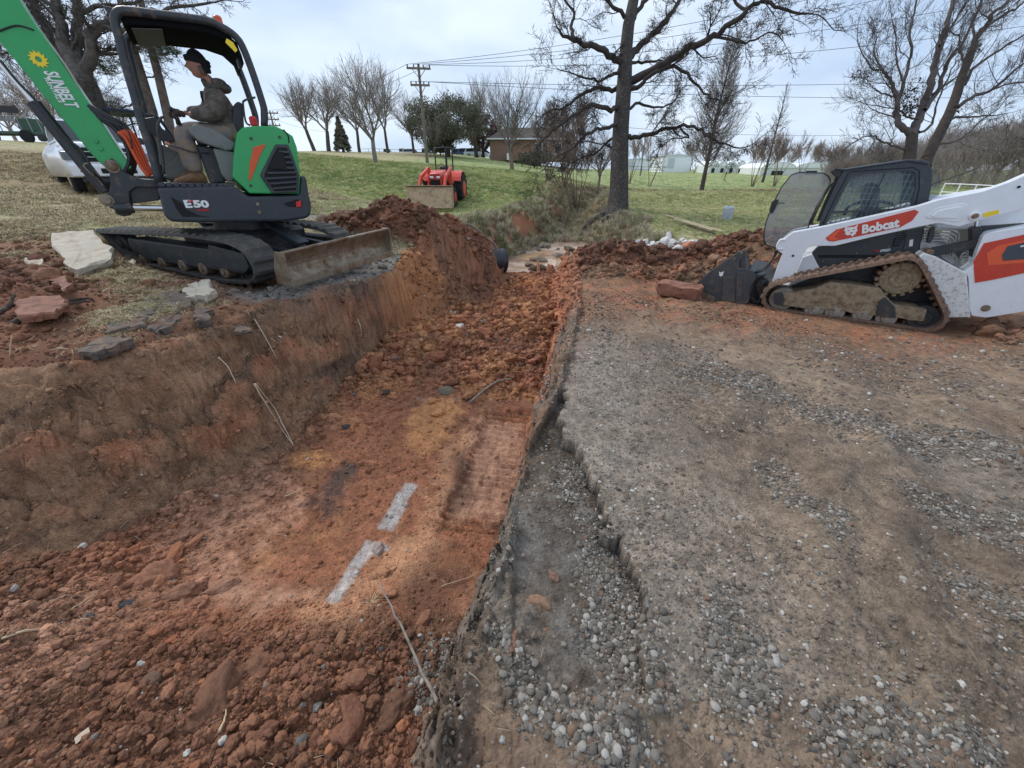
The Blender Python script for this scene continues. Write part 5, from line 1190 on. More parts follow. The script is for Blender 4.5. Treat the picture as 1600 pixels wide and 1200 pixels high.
for k in range(5):
    o_ = k*15
    part(SF, SK, 'hydraulic_pipe', M_pipe, lambda mb: mb.tube(smooth_poly(ks(.40, [(930, 560+o_), (1050-o_*.3, 562+o_), (1120-o_, 580+o_), (1115-o_, 640), (1085-o_, 700), (1100, 745+o_*.2)]), 4), .012, 8))
for k in range(3):
    o_ = k*16
    part(SF, SK, 'hydraulic_pipe', M_pipe, lambda mb: mb.tube(smooth_poly(ks(.38, [(1200, 690+o_), (1150, 690+o_), (1135, 720+o_), (1180, 770+o_*.5)]), 4), .012, 8))
# tailgate side
tail = [(1158, 788), (1205, 758), (1232, 660), (1262, 592), (1300, 575), (1482, 545), (1760, 500), (1790, 960), (1482, 1012), (1275, 1046), (1196, 1036), (1182, 1000), (1176, 830)]
part(SF, SK, 'rear_body', M_white, lambda mb: mb.prism(round_poly(K_(.14, *tail), .02), .14, 1.75, .03, seg=2))
part(SF, SK, 'tail_edge', M_lower, lambda mb: mb.prism(K_(.12, (1150, 790), (1165, 790), (1188, 1044), (1172, 1046)), .12, .2, .004))
part(SF, SK, 'tail_decal', M_red, lambda mb: mb.prism(K_(.135, (1203, 735), (1262, 636), (1482, 588), (1720, 540), (1720, 750), (1482, 800), (1320, 835), (1212, 854)), .133, .139))
part(SF, SK, 'tail_decal', M_red2, lambda mb: mb.prism(K_(.13, (1276, 690), (1340, 650), (1482, 618), (1600, 596), (1600, 640), (1380, 680), (1360, 735), (1482, 722), (1600, 700), (1600, 715), (1482, 742), (1285, 758)), .1295, .1328))
part(SF, SK, 'model_badge', mat('badge_grey', sr(66, 72, 80), .5), lambda mb: mb.prism(K_(.125, (1360, 705), (1392, 652), (1482, 632), (1640, 604), (1640, 700), (1482, 724), (1368, 730)), .1255, .1292))
decal_text(SF, 'T76', z4(1462, 690), z4(1600, 662), z4(1455, 650), .124, M_white_print, 'lettering', None, SK, .03)
part(SF, SK, 'pivot_pin', M_steel, lambda mb: (lambda p: mb.cyl((p[0], .12, p[1]), (p[0], .16, p[1]), .04, 18, bev=.008))(SF.hit(*z4(1272, 994), .13)))
part(SF, SK, 'engine_cover', M_white, lambda mb: (mb.prism(K_(.5, (950, 420), (970, 395), (1035, 378), (1100, 392), (1480, 330), (1700, 300), (1700, 560), (1000, 560)), .5, 1.4, .02)))
# cab
cab = [(348, 545), (365, 500), (395, 430), (470, 265), (490, 232), (520, 222), (840, 176), (925, 180), (958, 196), (975, 225), (970, 330), (960, 380), (948, 420), (700, 470), (500, 515)]
Pcab = K_(.50, *cab)
def cabshell(mb):
    # near and far side frames as rings, plus roof and back
    win = [(392, 532), (432, 455), (528, 268), (560, 256), (862, 236), (886, 252), (884, 330), (862, 432), (840, 446), (620, 495)]
    O = round_poly(K_(.50, *cab), .02, 2)
    I = K_(.50, *win)
    return O, I
O_, I_w = cabshell(None)
def ring_prism(mb, outer, inner, w0, w1):
    """plate with a window opening: strips between resampled outlines"""
    def resamp(P, n, start):
        P = [Vector(p) for p in P]; L_ = [0]
        for i in range(len(P)): L_.append(L_[-1]+(P[(i+1) % len(P)]-P[i]).length)
        o = []
        for k in range(n):
            s_ = L_[-1]*((k/n+start) % 1); j = max(i for i in range(len(P)) if L_[i] <= s_+1e-9); f = (s_-L_[j])/max(1e-9, L_[j+1]-L_[j]); o.append(P[j].lerp(P[(j+1) % len(P)], f))
        return o
    c = sum((Vector(p) for p in inner), Vector((0, 0)))/len(inner); n = 72
    def rad(P, t):
        d = Vector((math.cos(t), math.sin(t))); best = 0
        for i in range(len(P)):
            a = Vector(P[i])-c; b = Vector(P[(i+1) % len(P)])-c; e = b-a; den = d.x*e.y-d.y*e.x
            if abs(den) < 1e-12: continue
            s_ = (a.x*e.y-a.y*e.x)/den; u_ = (a.x*d.y-a.y*d.x)/den
            if s_ > 0 and -1e-6 <= u_ <= 1+1e-6: best = max(best, s_)
        return c+d*best
    ts = sorted([2*PI*k/n-PI for k in range(n)]+[math.atan2((Vector(p)-c).y, (Vector(p)-c).x) for p in list(outer)+list(inner)])
    ts = [t for i, t in enumerate(ts) if i == 0 or t-ts[i-1] > 1e-4]
    Oo = [rad(outer, t) for t in ts]; Ii = [rad(inner, t) for t in ts]; n = len(ts)
    vs = [[mb.bm.verts.new((p.x, w, p.y)) for p in P] for P, w in ((Oo, w0), (Ii, w0), (Ii, w1), (Oo, w1))]
    for k in range(n):
        j = (k+1) % n
        for q_ in range(4):
            A, B = vs[q_], vs[(q_+1) % 4]; mb.bm.faces.new((A[k], A[j], B[j], B[k]))
for w_ in (.50, 1.30):
    part(SF, SK, 'cab_side_frame', M_cab, lambda mb: ring_prism(mb, O_, I_w, w_, w_+.06))
part(SF, SK, 'door_seam', M_hole, lambda mb: mb.tube([(a, .497, b) for a, b in K_(.5, (372, 532), (420, 430), (512, 252), (545, 240), (870, 218), (905, 236), (905, 330), (880, 440))], .005, 5))
part(SF, SK, 'side_window', M_glass2, lambda mb: mb.prism(I_w, .525, .531)); part(SF, SK, 'side_window', M_glass2, lambda mb: mb.prism(I_w, 1.325, 1.331))
part(SF, SK, 'window_bar', M_cab, lambda mb: (lambda p, q_: mb.bar((p[0], .52, p[1]), (q_[0], .52, q_[1]), .03, .025))(SF.hit(*z4(415, 466), .51), SF.hit(*z4(862, 445), .51)))
part(SF, SK, 'window_bar', M_cab, lambda mb: (lambda p, q_: mb.bar((p[0], .52, p[1]), (q_[0], .52, q_[1]), .02, .015))(SF.hit(*z4(612, 450), .51), SF.hit(*z4(718, 250), .51)))
rx0, rx1 = SF.hit(*z4(505, 228), .5), SF.hit(*z4(930, 180), .5)
part(SF, SK, 'cab_roof', M_cab, lambda mb: mb.prism(K_(.5, (440, 222), (500, 224), (840, 173), (925, 176), (965, 192), (955, 204), (840, 186), (500, 236), (470, 236)), .48, 1.38, .012))
part(SF, SK, 'cab_back', M_cab, lambda mb: mb.prism(K_(.5, (935, 190), (972, 215), (972, 340), (945, 425), (905, 430), (925, 330)), .56, 1.30, .01))
part(SF, SK, 'rear_quarter_window', M_glass2, lambda mb: mb.prism(round_poly(K_(.54, (978, 228), (1000, 235), (1022, 275), (1016, 370), (975, 385)), .01), .54, 1.3, .01))
part(SF, SK, 'work_lamp', M_hose, lambda mb: mb.prism(K_(.5, (414, 240), (440, 222), (478, 232), (468, 275), (440, 268)), .5, .62, .01))
M_mesh = mat('guard_mesh_steel', sr(176, 180, 180), .5)
def grid(w):
    def f(mb):
        a0, b0 = SF.hit(*z4(430, 530), w); a1, b1 = SF.hit(*z4(880, 245), w)
        poly = K_(w, (392, 532), (432, 455), (528, 268), (862, 236), (886, 252), (862, 432), (620, 495))
        def clip(p, q_):
            # keep the part of the bar that lies in the window
            T = []; p = Vector(p); q_ = Vector(q_); d = q_-p
            for i in range(len(poly)):
                a = Vector(poly[i]); e = Vector(poly[(i+1) % len(poly)])-a; den = d.x*e.y-d.y*e.x
                if abs(den) < 1e-9: continue
                s_ = ((a-p).x*e.y-(a-p).y*e.x)/den; u_ = ((a-p).x*d.y-(a-p).y*d.x)/den
                if 0 <= s_ <= 1 and 0 <= u_ <= 1: T.append(s_)
            if len(T) >= 2: mb.bar(tuple((p+d*min(T)).to_3d()[i] if False else v for i, v in enumerate((p.x+d.x*min(T), w, p.y+d.y*min(T)))), (p.x+d.x*max(T), w, p.y+d.y*max(T)), .006, .006)
        for k in range(17):
            a = a0-.1+(a1-a0+.2)*k/16; clip((a, b0-.3), (a+.02, b1+.3))
        for k in range(11):
            b = b0-.05+(b1-b0+.1)*k/10; clip((a0-.4, b), (a1+.4, b))
    return f
for w_ in (.58, 1.27):
    tag(part(SF, SK, 'guard_mesh', M_mesh, grid(w_)), kind='stuff')
part(SF, SK, 'driver_seat', M_hose, lambda mb: (mb.prism(round_poly(K_(.75, (600, 320), (660, 300), (690, 330), (680, 440), (760, 500), (540, 520), (560, 470), (600, 440)), .03), .72, 1.15, .03)))
part(SF, SK, 'seat_bar', M_hose, lambda mb: mb.tube(smooth_poly(ks(.7, [(760, 420), (640, 400), (520, 430), (490, 480)]), 4), .02, 8))
# open front door
dg = [(52, 560), (60, 520), (78, 470), (108, 400), (142, 330), (200, 258), (238, 245), (378, 249), (406, 268), (415, 296), (398, 340), (340, 430), (300, 515), (292, 552), (180, 612), (132, 664), (60, 646), (48, 610)]
DGp = round_poly(K_(.66, *dg), .02, 2)
dr = part(SF, SK, 'open_door', M_glass, lambda mb: mb.prism(DGp, .66, .672))
sub(dr, part(SF, SK, 'door_frame', M_hose, lambda mb: mb.tube([(a, .666, b) for a, b in DGp], .009, 6, closed=True)))
sub(dr, part(SF, SK, 'door_rail', M_black, lambda mb: mb.tube(smooth_poly(ks(.64, [(470, 300), (425, 305), (395, 345), (345, 440), (305, 530)]), 4), .018, 8)))
sub(dr, part(SF, SK, 'gas_strut', M_black, lambda mb: mb.tube(ks(.63, [(385, 360), (310, 520)]), .014, 8)))
sub(dr, part(SF, SK, 'door_handle', M_hose, lambda mb: mb.prism(round_poly(K_(.63, (78, 450), (92, 408), (112, 392), (130, 398), (118, 430), (98, 470), (80, 468)), .01), .62, .65, .008)))
sub(dr, part(SF, SK, 'wiper', M_hose, lambda mb: mb.tube(ks(.65, [(112, 425), (140, 412), (162, 416)]), .006, 6)))
part(SF, SK, 'antenna', M_hose, lambda mb: mb.tube(smooth_poly(ks(.55, [(965, 322), (1000, 300), (1080, 275), (1225, 222)]), 3), .006, 6))
# bucket and quick coupler
B5 = lambda w, *pts: SF.hits([z5(*p) for p in pts], w)
M_bucket = mat('scraped_bucket_steel', sr(74, 76, 80), .5, .3, dirt=sr(120, 100, 86), damt=.35, dscale=5, bump=.2)
bk_px = [(688, 545), (740, 490), (900, 375), (1042, 280), (1085, 264), (1104, 285), (1092, 322), (1045, 335), (1038, 420), (1100, 425), (1150, 440), (1180, 480), (1120, 700), (1062, 738), (900, 728), (742, 715), (718, 640)]
bkt = part(SF, SK, 'bucket', M_bucket, lambda mb: mb.prism(B5(.12, *bk_px), .10, .14, .006))
sub(bkt, part(SF, SK, 'bucket_side', M_bucket, lambda mb: mb.prism([(a, -.3+(b+.3)*.55) for a, b in B5(.12, *bk_px)], 1.72, 1.76, .006)))
sub(bkt, part(SF, SK, 'bucket_floor', M_bucket, lambda mb: mb.prism(B5(.12, (718, 700), (742, 715), (1062, 738), (1120, 700), (1090, 322), (1104, 285), (1085, 264), (1060, 290), (1050, 600), (1000, 690), (740, 690)), .14, 1.72, .004, tp=[(a, -.3+(b+.3)*.55) for a, b in B5(.12, (718, 700), (742, 715), (1062, 738), (1120, 700), (1090, 322), (1104, 285), (1085, 264), (1060, 290), (1050, 600), (1000, 690), (740, 690))])))
sub(bkt, part(SF, SK, 'wear_plate', M_bucket, lambda mb: mb.prism(B5(.09, (905, 500), (1000, 480), (1005, 700), (975, 715), (890, 700)), .08, .12, .006)))
sub(bkt, part(SF, SK, 'wear_plate', M_bucket, lambda mb: mb.prism(B5(.09, (1018, 450), (1075, 460), (1062, 738), (1010, 730)), .085, .12, .006)))
sub(bkt, part(SF, SK, 'scraped_edge', M_steel, lambda mb: mb.prism(B5(.09, (720, 600), (745, 625), (835, 660), (830, 690), (790, 700), (742, 712), (718, 650)), .085, .105, .004)))
sub(bkt, part(SF, SK, 'cat_emblem', M_white_print, lambda mb: mb.prism(B5(.09, (868, 450), (885, 458), (915, 448), (905, 470), (905, 482), (885, 492), (870, 478), (876, 466)), .09, .1)))
for X, Y in ((1060, 290), (1000, 342)):
    a, b = SF.hit(*z5(X, Y), .1); sub(bkt, part(SF, SK, 'bolt', M_steel, lambda mb: mb.cyl((a, .08, b), (a, .12, b), .02, 12)))
part(SF, SK, 'quick_coupler', M_black, lambda mb: (mb.prism(B5(.3, (1120, 450), (1200, 470), (1250, 480), (1330, 560), (1250, 740), (1120, 720)), .22, 1.5, .01)))
part(SF, SK, 'coupler_lever', M_white, lambda mb: (lambda p, q_: mb.bar((p[0], .2, p[1]), (q_[0], .2, q_[1]), .02, .02))(SF.hit(*z5(1070, 340), .2), SF.hit(*z5(1062, 425), .2)))
for k in range(6):
    part(SF, SK, 'hydraulic_hose', M_hose, lambda mb: mb.tube(smooth_poly([(a, .1+.03*k, b) for a, b in B5(.15, (1200+k*12, 480), (1150+k*6, 560), (1135+k*14, 640), (1190, 700+k*4), (1240, 640), (1230+k*8, 520))], 4), .012, 7))
# ------------------------------------------------------------------ bare trees
class TB:
    """grows branches as thin tapered tubes; all of one tree's limbs form its crown, the bole is its trunk"""
    def __init__(s, seed): s.r = random.Random(seed); s.V = []; s.F = []; s.tips = []
    def tube(s, pts, r0, r1, n=4):
        m = len(pts); base = len(s.V); prev = None
        for i, p in enumerate(pts):
            a = pts[max(i-1, 0)]; b = pts[min(i+1, m-1)]; t = (b-a)
            t = t.normalized() if t.length > 1e-9 else Vector((0, 0, 1))
            if prev is None: prev = t.orthogonal().normalized()
            prev = prev-t*prev.dot(t); prev = prev.normalized() if prev.length > 1e-6 else t.orthogonal().normalized()
            q_ = t.cross(prev); r = r0+(r1-r0)*i/(m-1)
            for k in range(n):
                an = 2*PI*k/n; s.V.append(p+(prev*math.cos(an)+q_*math.sin(an))*r)
        for i in range(m-1):
            for k in range(n):
                s.F.append((base+i*n+k, base+i*n+(k+1) % n, base+(i+1)*n+(k+1) % n, base+(i+1)*n+k))
    def grow(s, p, d, L, r, lv, P):
        """P: dict(kids, ang, up, wig, ratio, rr, seg, maxlv)"""
        R = s.r; seg = P['seg'][min(lv, len(P['seg'])-1)]; pts = [p.copy()]; dd = d.normalized(); q_ = p.copy()
        for i in range(seg):
            dd = (dd+Vector((R.gauss(0, 1), R.gauss(0, 1), R.gauss(0, 1)))*P['wig']+Vector((0, 0, 1))*P['up'][min(lv, len(P['up'])-1)]/seg).normalized()
            q_ = q_+dd*L/seg; pts.append(q_.copy())
        r1 = max(r*P['taper'], P['rmin']*.5)
        s.tube(pts, r, r1, P['sides'][min(lv, len(P['sides'])-1)])
        if lv >= P['maxlv']: s.tips.append((q_.copy(), dd.copy())); return
        K = P['kids'][min(lv, len(P['kids'])-1)]
        for k in range(K):
            t = P['t0'][min(lv, len(P['t0'])-1)]; t = t+(1-t)*(k+R.random()*.9)/K; t = min(t, .999)
            i = int(t*seg); f = t*seg-i; b = pts[i].lerp(pts[min(i+1, seg)], f); tang = (pts[min(i+1, seg)]-pts[i]).normalized() if i < seg else dd
            ax = tang.orthogonal().normalized(); ax.rotate(Matrix.Rotation(R.random()*2*PI, 3, tang)); an = P['ang'][min(lv, len(P['ang'])-1)]*R.uniform(.7, 1.3)
            nd = tang.copy(); nd.rotate(Matrix.Rotation(an, 3, ax))
            if P.get('flat'): nd.z *= P['flat']
            s.grow(b, nd, L*P['ratio'][min(lv, len(P['ratio'])-1)]*R.uniform(.7, 1.2)*(1.15-.5*t if P.get('conic') else 1), max(P['rmin'], r*(1-t*.5)*P['rr']), lv+1, P)
        # the leader goes on
        if P.get('lead', True): s.grow(q_, dd, L*P['ratio'][min(lv, len(P['ratio'])-1)]*.9, r1, lv+1, P)
    def mesh(s, name, m): return mesh_np(name, [tuple(v) for v in s.V], s.F, m, True)
BASEP = dict(kids=[7, 6, 5, 3], ang=[.75, .7, .6, .6], up=[.1, .35, .3, .2], wig=.10, ratio=[.55, .5, .55, .55], rr=.55, seg=[6, 6, 4, 3, 2], sides=[8, 5, 3, 3, 3], maxlv=4, taper=.55, rmin=.006, t0=[.3, .25, .2, .2])
M_bark = mat('grey_bark', sr(98, 90, 82), .95, dirt=sr(56, 50, 46), damt=.55, dscale=3, bump=1.0, bscale=14)
M_bark2 = mat('dark_bark', sr(72, 62, 56), .95, dirt=sr(44, 38, 36), damt=.5, dscale=2.5, bump=.8, bscale=10)
M_bark3 = mat('tan_bark', sr(138, 120, 104), .9, dirt=sr(96, 78, 66), damt=.5, dscale=3, bump=.5, bscale=8)
M_bark4 = mat('pale_bark', sr(136, 130, 120), .9, dirt=sr(86, 80, 72), damt=.45, dscale=3, bump=.5, bscale=8)
M_twig = mat('twig', sr(124, 115, 108), .95, var=.15)
M_twigr = mat('reddish_twig', sr(146, 130, 122), .95, var=.15)
M_twigd = mat('dark_twig', sr(84, 75, 72), .95, var=.15)
M_leafd = mat('evergreen_leaf', sr(104, 102, 84), .8, var=.5, dscale=2.0)
M_leafp = mat('pine_needle', sr(84, 100, 66), .8, var=.4, dscale=3.0)
M_leafb = mat('dead_leaf', sr(84, 64, 54), .9, var=.3)
def tree_obj(label, loc, trunk_tb, crown_tb, mb_, mc, group=None, rotz=0, name='bare_tree', cat='tree', extra=None):
    e = empty(name, loc); e.rotation_euler = (0, 0, rotz); tag(e, label, cat, group)
    link('trunk', trunk_tb.mesh('trunk', mb_), e)
    if crown_tb and crown_tb.F: link('crown', crown_tb.mesh('crown', mc), e)
    if extra: extra(e)
    return e
def make_tree(label, loc, h, r, style='round', seed=1, group=None, mb_=None, mc=None, lean=0.0, **kw):
    """a whole bare tree of height h standing at loc"""
    T = TB(seed); Cn = TB(seed+1); R = T.r
    P = dict(BASEP); P.update(rmin=max(.004, h*.0007), rr=.5)
    if style == 'round': P.update(kids=[7, 7, 5], maxlv=3, up=[.2, .5, .4, .3], ang=[.6, .6, .6], ratio=[.62, .55, .5], seg=[5, 5, 4, 2], wig=.12, taper=.5)
    if style == 'spread': P.update(kids=[6, 7, 5], maxlv=3, up=[.15, .35, .25, .2], ang=[.7, .65, .6], ratio=[.62, .55, .5], wig=.13)
    if style == 'vase': P.update(rmin=max(.009, h*.0014), kids=[6, 7, 6], maxlv=3, up=[.1, .2, .2, .2], ang=[.4, .4, .45], ratio=[.65, .6, .5], wig=.06, sides=[4, 3, 3, 3], taper=.6)
    if style == 'conic': P.update(kids=[5, 4, 3], maxlv=2, up=[.5, .35, .2], ang=[.5, .55, .5], ratio=[.5, .45, .5], wig=.09, sides=[4, 3, 3])
    P.update(kw)
    if style == 'vase':
        n = kw.get('stems', 5)
        for k in range(n):
            az = 2*PI*k/n+R.random(); d = Vector((math.cos(az)*.22, math.sin(az)*.22, 1)).normalized(); p = Vector((math.cos(az)*r*.7, math.sin(az)*r*.7, -.05)); pts = [p]
            for i in range(5): d = (d+Vector((R.gauss(0, .06), R.gauss(0, .06), .0))+Vector((math.cos(az), math.sin(az), 0))*.03).normalized(); pts.append(pts[-1]+d*h*.09)
            T.tube(pts, r*.32, r*.2, 6); Cn.grow(pts[-1], d, h*.28, r*.2, 0, dict(P, t0=[.05, .1, .1]))
    elif style == 'conic':
        pts = [Vector((0, 0, -.1))]; d = Vector((lean, 0, 1)).normalized()
        for i in range(14): d = (d+Vector((R.gauss(0, .02), R.gauss(0, .02), .05))).normalized(); pts.append(pts[-1]+d*h/14)
        T.tube(pts, r, r*.08, 8)
        nb = kw.get('nb', 60)
        for k in range(nb):
            t = .16+.82*(k/nb); i = int(t*14); p = pts[i].lerp(pts[i+1], t*14-i); az = k*2.4+R.random()*.6; an = 1.15-.5*t
            L = h*kw.get('w', .30)*(1-t)**.75*(.35+.65*min(1, t*3.5))*R.uniform(.8, 1.2)+h*.03
            Cn.grow(p, Vector((math.cos(az)*math.sin(an), math.sin(az)*math.sin(an), math.cos(an))), L*.62, max(P['rmin'], r*.26*(1-t)), 0, dict(P, t0=[.15, .15]))
    else:
        hb = kw.get('bole', .22)*h; pts = [Vector((0, 0, -.15))]; d = Vector((lean, 0, 1)).normalized()
        for i in range(5): d = (d+Vector((R.gauss(0, .03), R.gauss(0, .03), .02))).normalized(); pts.append(pts[-1]+d*(hb+.15)/5)
        T.tube([pts[0]-Vector((0, 0, .1)), pts[0]+Vector((0, 0, .12))], r*1.5, r*1.08, 10); T.tube(pts, r*1.08, r*.8, 10)
        nl = kw.get('limbs', 5)
        for k in range(nl):
            az = 2*PI*k/nl+R.uniform(-.4, .4); an = kw.get('open', .55)*R.uniform(.6, 1.25)*(0.35 if k == 0 else 1)
            Cn.grow(pts[-1]-Vector((0, 0, hb*.12*R.random())), Vector((math.cos(az)*math.sin(an), math.sin(az)*math.sin(an), math.cos(an))), h*.33*R.uniform(.85, 1.1), r*.5, 0, dict(P, t0=[.2, .2, .15]))
    k = h/max(v.z for v in Cn.V)
    if style == 'conic': pass
    elif k > 1: Cn.V = [Vector((v.x*k*1.25, v.y*k*1.25, v.z*k)) for v in Cn.V]; T.V = [Vector((v.x*k*1.25, v.y*k*1.25, v.z*k)) for v in T.V]
    return tree_obj(label, loc, T, Cn, mb_ or M_bark, mc or M_twig, group)
def fit(u, v_base, v_top, t, z=None):
    """ground point under pixel (u, v_base) at view depth t, and the height that reaches v_top"""
    p = Wt(u, v_base, t); 
    lo, hi = .5, 60
    for _ in range(40):
        m_ = (lo+hi)/2
        if pix((p.x, p.y, p.z+m_))[1] > v_top: lo = m_
        else: hi = m_
    g = ground(p.x, p.y); p.z = p.z*.5+min(g, p.z+.4)*.5 if abs(g-p.z) < 1.5 else p.z
    return Vector((p.x, p.y, g)), lo+(p.z-g)*0
G1 = 'bare trees along the top of the lawn'
def T_(u, vb, vt, t, r, style, seed, label, group=None, **kw):
    p, h = fit(u, vb, vt, t); r *= .75 if style == 'conic' else .55; return make_tree(label, p, h, r, style, seed, group, **kw)
# lawn and hill trees
T_(588, 262, 80, 30, .22, 'spread', 3, 'spreading bare tree with pale trunk standing alone on the lawn behind the tractor', mb_=M_bark4, bole=.2, open=.6, limbs=6, kids=[6, 6, 5])
T_(492, 237, 112, 52, .28, 'round', 5, 'bare tree leaning over the drive, leftmost tree on the hilltop', G1, lean=-.12)
T_(514, 237, 108, 50, .32, 'round', 8, 'tall bare tree right behind the dark conifer on the hilltop', G1)
T_(562, 238, 100, 56, .26, 'round', 9, 'bare tree between the conifer and the lone lawn tree', G1)
T_(606, 238, 76, 58, .26, 'round', 13, 'tall slim bare tree behind the lone lawn tree', G1, open=.4)
T_(646, 236, 130, 62, .25, 'round', 14, 'small bare tree just left of the tall power pole', G1)
T_(672, 236, 175, 50, .10, 'vase', 15, 'thin multi-stemmed shrub tree at the foot of the power pole')
T_(745, 246, 100, 62, .38, 'round', 17, 'bare tree with straight trunk beside the brick house', G1, lean=-.04)
T_(800, 262, 92, 40, .26, 'round', 19, 'bare tree with upright limbs in front of the brick house', mb_=M_bark3, limbs=7, open=.45, kids=[6, 6, 5], bole=.15)
T_(772, 235, 120, 75, .3, 'round', 21, 'bare tree rising behind the roof of the brick house', G1)
T_(935, 280, 170, 33, .16, 'round', 23, 'slender pale-barked tree behind the crepe myrtles', mb_=M_bark4, open=.4)
G2 = 'crepe myrtles on the lawn'
for i, (u, vb, vt, t, lb) in enumerate(((856, 288, 158, 25, 'leftmost of the three tan multi-stemmed crepe myrtles above the creek'), (881, 294, 150, 24, 'middle one of the three tan crepe myrtles above the creek'), (903, 290, 152, 24.5, 'rightmost of the three tan crepe myrtles above the creek'), (985, 272, 190, 42, 'crepe myrtle half hidden behind the big oak trunk'))):
    T_(u, vb, vt, t, .20, 'vase', 31+i, lb, G2, mb_=M_bark3, mc=M_twigr, stems=6, wig=.08)
T_(1018, 271, 180, 40, .2, 'vase', 41, 'small vase-shaped tree between the oak and the tall tapering tree', mb_=M_bark3, mc=M_twigr, stems=4, kids=[5, 5, 5])
T_(1085, 266, 205, 85, .2, 'vase', 43, 'low reddish shrub tree in front of the white shed', mc=M_twigr)
T_(1100, 279, 18, 36, .30, 'conic', 45, 'tall tapering bare tree right of the oak with many fine side branches', nb=95, w=.34, kids=[6, 5, 3], maxlv=3, mb_=M_bark)
T_(1192, 282, 122, 46, .22, 'conic', 47, 'slim pointed bare tree above the greenhouses', nb=60, w=.24, kids=[5, 4, 3], lean=.04)
G3 = 'round-headed crepe myrtles by the greenhouses'
for i, (u, vb, vt, t, lb) in enumerate(((1178, 281, 198, 40, 'round-headed crepe myrtle left of the slim pointed tree'), (1212, 282, 192, 40, 'tall crepe myrtle just right of the slim pointed tree'), (1252, 272, 205, 55, 'crepe myrtle in front of the long greenhouse, left of a pair'), (1290, 270, 210, 58, 'crepe myrtle in front of the long greenhouse, right of a pair'), (1325, 268, 212, 62, 'crepe myrtle above the open glass door of the track loader'))):
    T_(u, vb, vt, t, .2, 'vase', 51+i, lb, G3, mb_=M_bark3, mc=M_twigr, stems=6, wig=.07)
T_(1340, 262, 175, 40, .15, 'spread', 66, 'low crooked bare tree beside the big forked tree', mc=M_twigd, limbs=5, open=.9)
# the big oak on the creek bank, limbs laid out one by one
def limb(Cn, pts, r0, r1, Pk, nk, lenk, seed, sides=7):
    R = random.Random(seed); P3 = smooth_poly(pts, 4)
    # knobbly
    P3 = [p+Vector((R.gauss(0, .03), R.gauss(0, .03), R.gauss(0, .03))) for p in P3]
    Cn.tube(P3, r0, r1, sides)
    m = len(P3)
    for k in range(nk):
        t = .2+.8*(k+R.random())/nk; i = min(int(t*(m-1)), m-2); p = P3[i].lerp(P3[i+1], t*(m-1)-i); tg = (P3[i+1]-P3[i]).normalized()
        ax = tg.orthogonal().normalized(); ax.rotate(Matrix.Rotation(R.random()*2*PI, 3, tg)); nd = tg.copy(); nd.rotate(Matrix.Rotation(R.uniform(.5, 1.0), 3, ax))
        Cn.grow(p, nd, lenk*R.uniform(.6, 1.3)*(1.2-.6*t), max(.011, (r0+(r1-r0)*t)*.30), 0, Pk)
    Cn.grow(P3[-1], (P3[-1]-P3[-2]).normalized(), lenk, r1*.8, 0, Pk)
OAK_T = 16.6
def ok(u, v, dt=0): return Wt(u, v, OAK_T+dt)
T = TB(101); Cn = TB(102)
tr_px = [(962, 345, .60), (965, 325, .46), (967, 300, .40), (968, 250, .37), (970, 200, .345), (974, 150, .32), (976, 120, .31), (978, 80, .27), (982, 40, .25), (990, 0, .22), (1000, -60, .17), (1012, -130, .1)]
pts = [ok(u, v) for u, v, r in tr_px]
for i in range(len(pts)-1):
    a, b = pts[i], pts[i+1]; T.tube([a, a.lerp(b, .5), b], tr_px[i][2], tr_px[i+1][2], 14)
PO_ = dict(BASEP, kids=[6, 5, 3], maxlv=3, seg=[6, 4, 3, 2], sides=[4, 3, 3, 3], wig=.2, up=[.15, .1, .05], ratio=[.55, .5, .5], rmin=.0065, ang=[.8, .8, .7], t0=[.15, .15, .15], rr=.5)
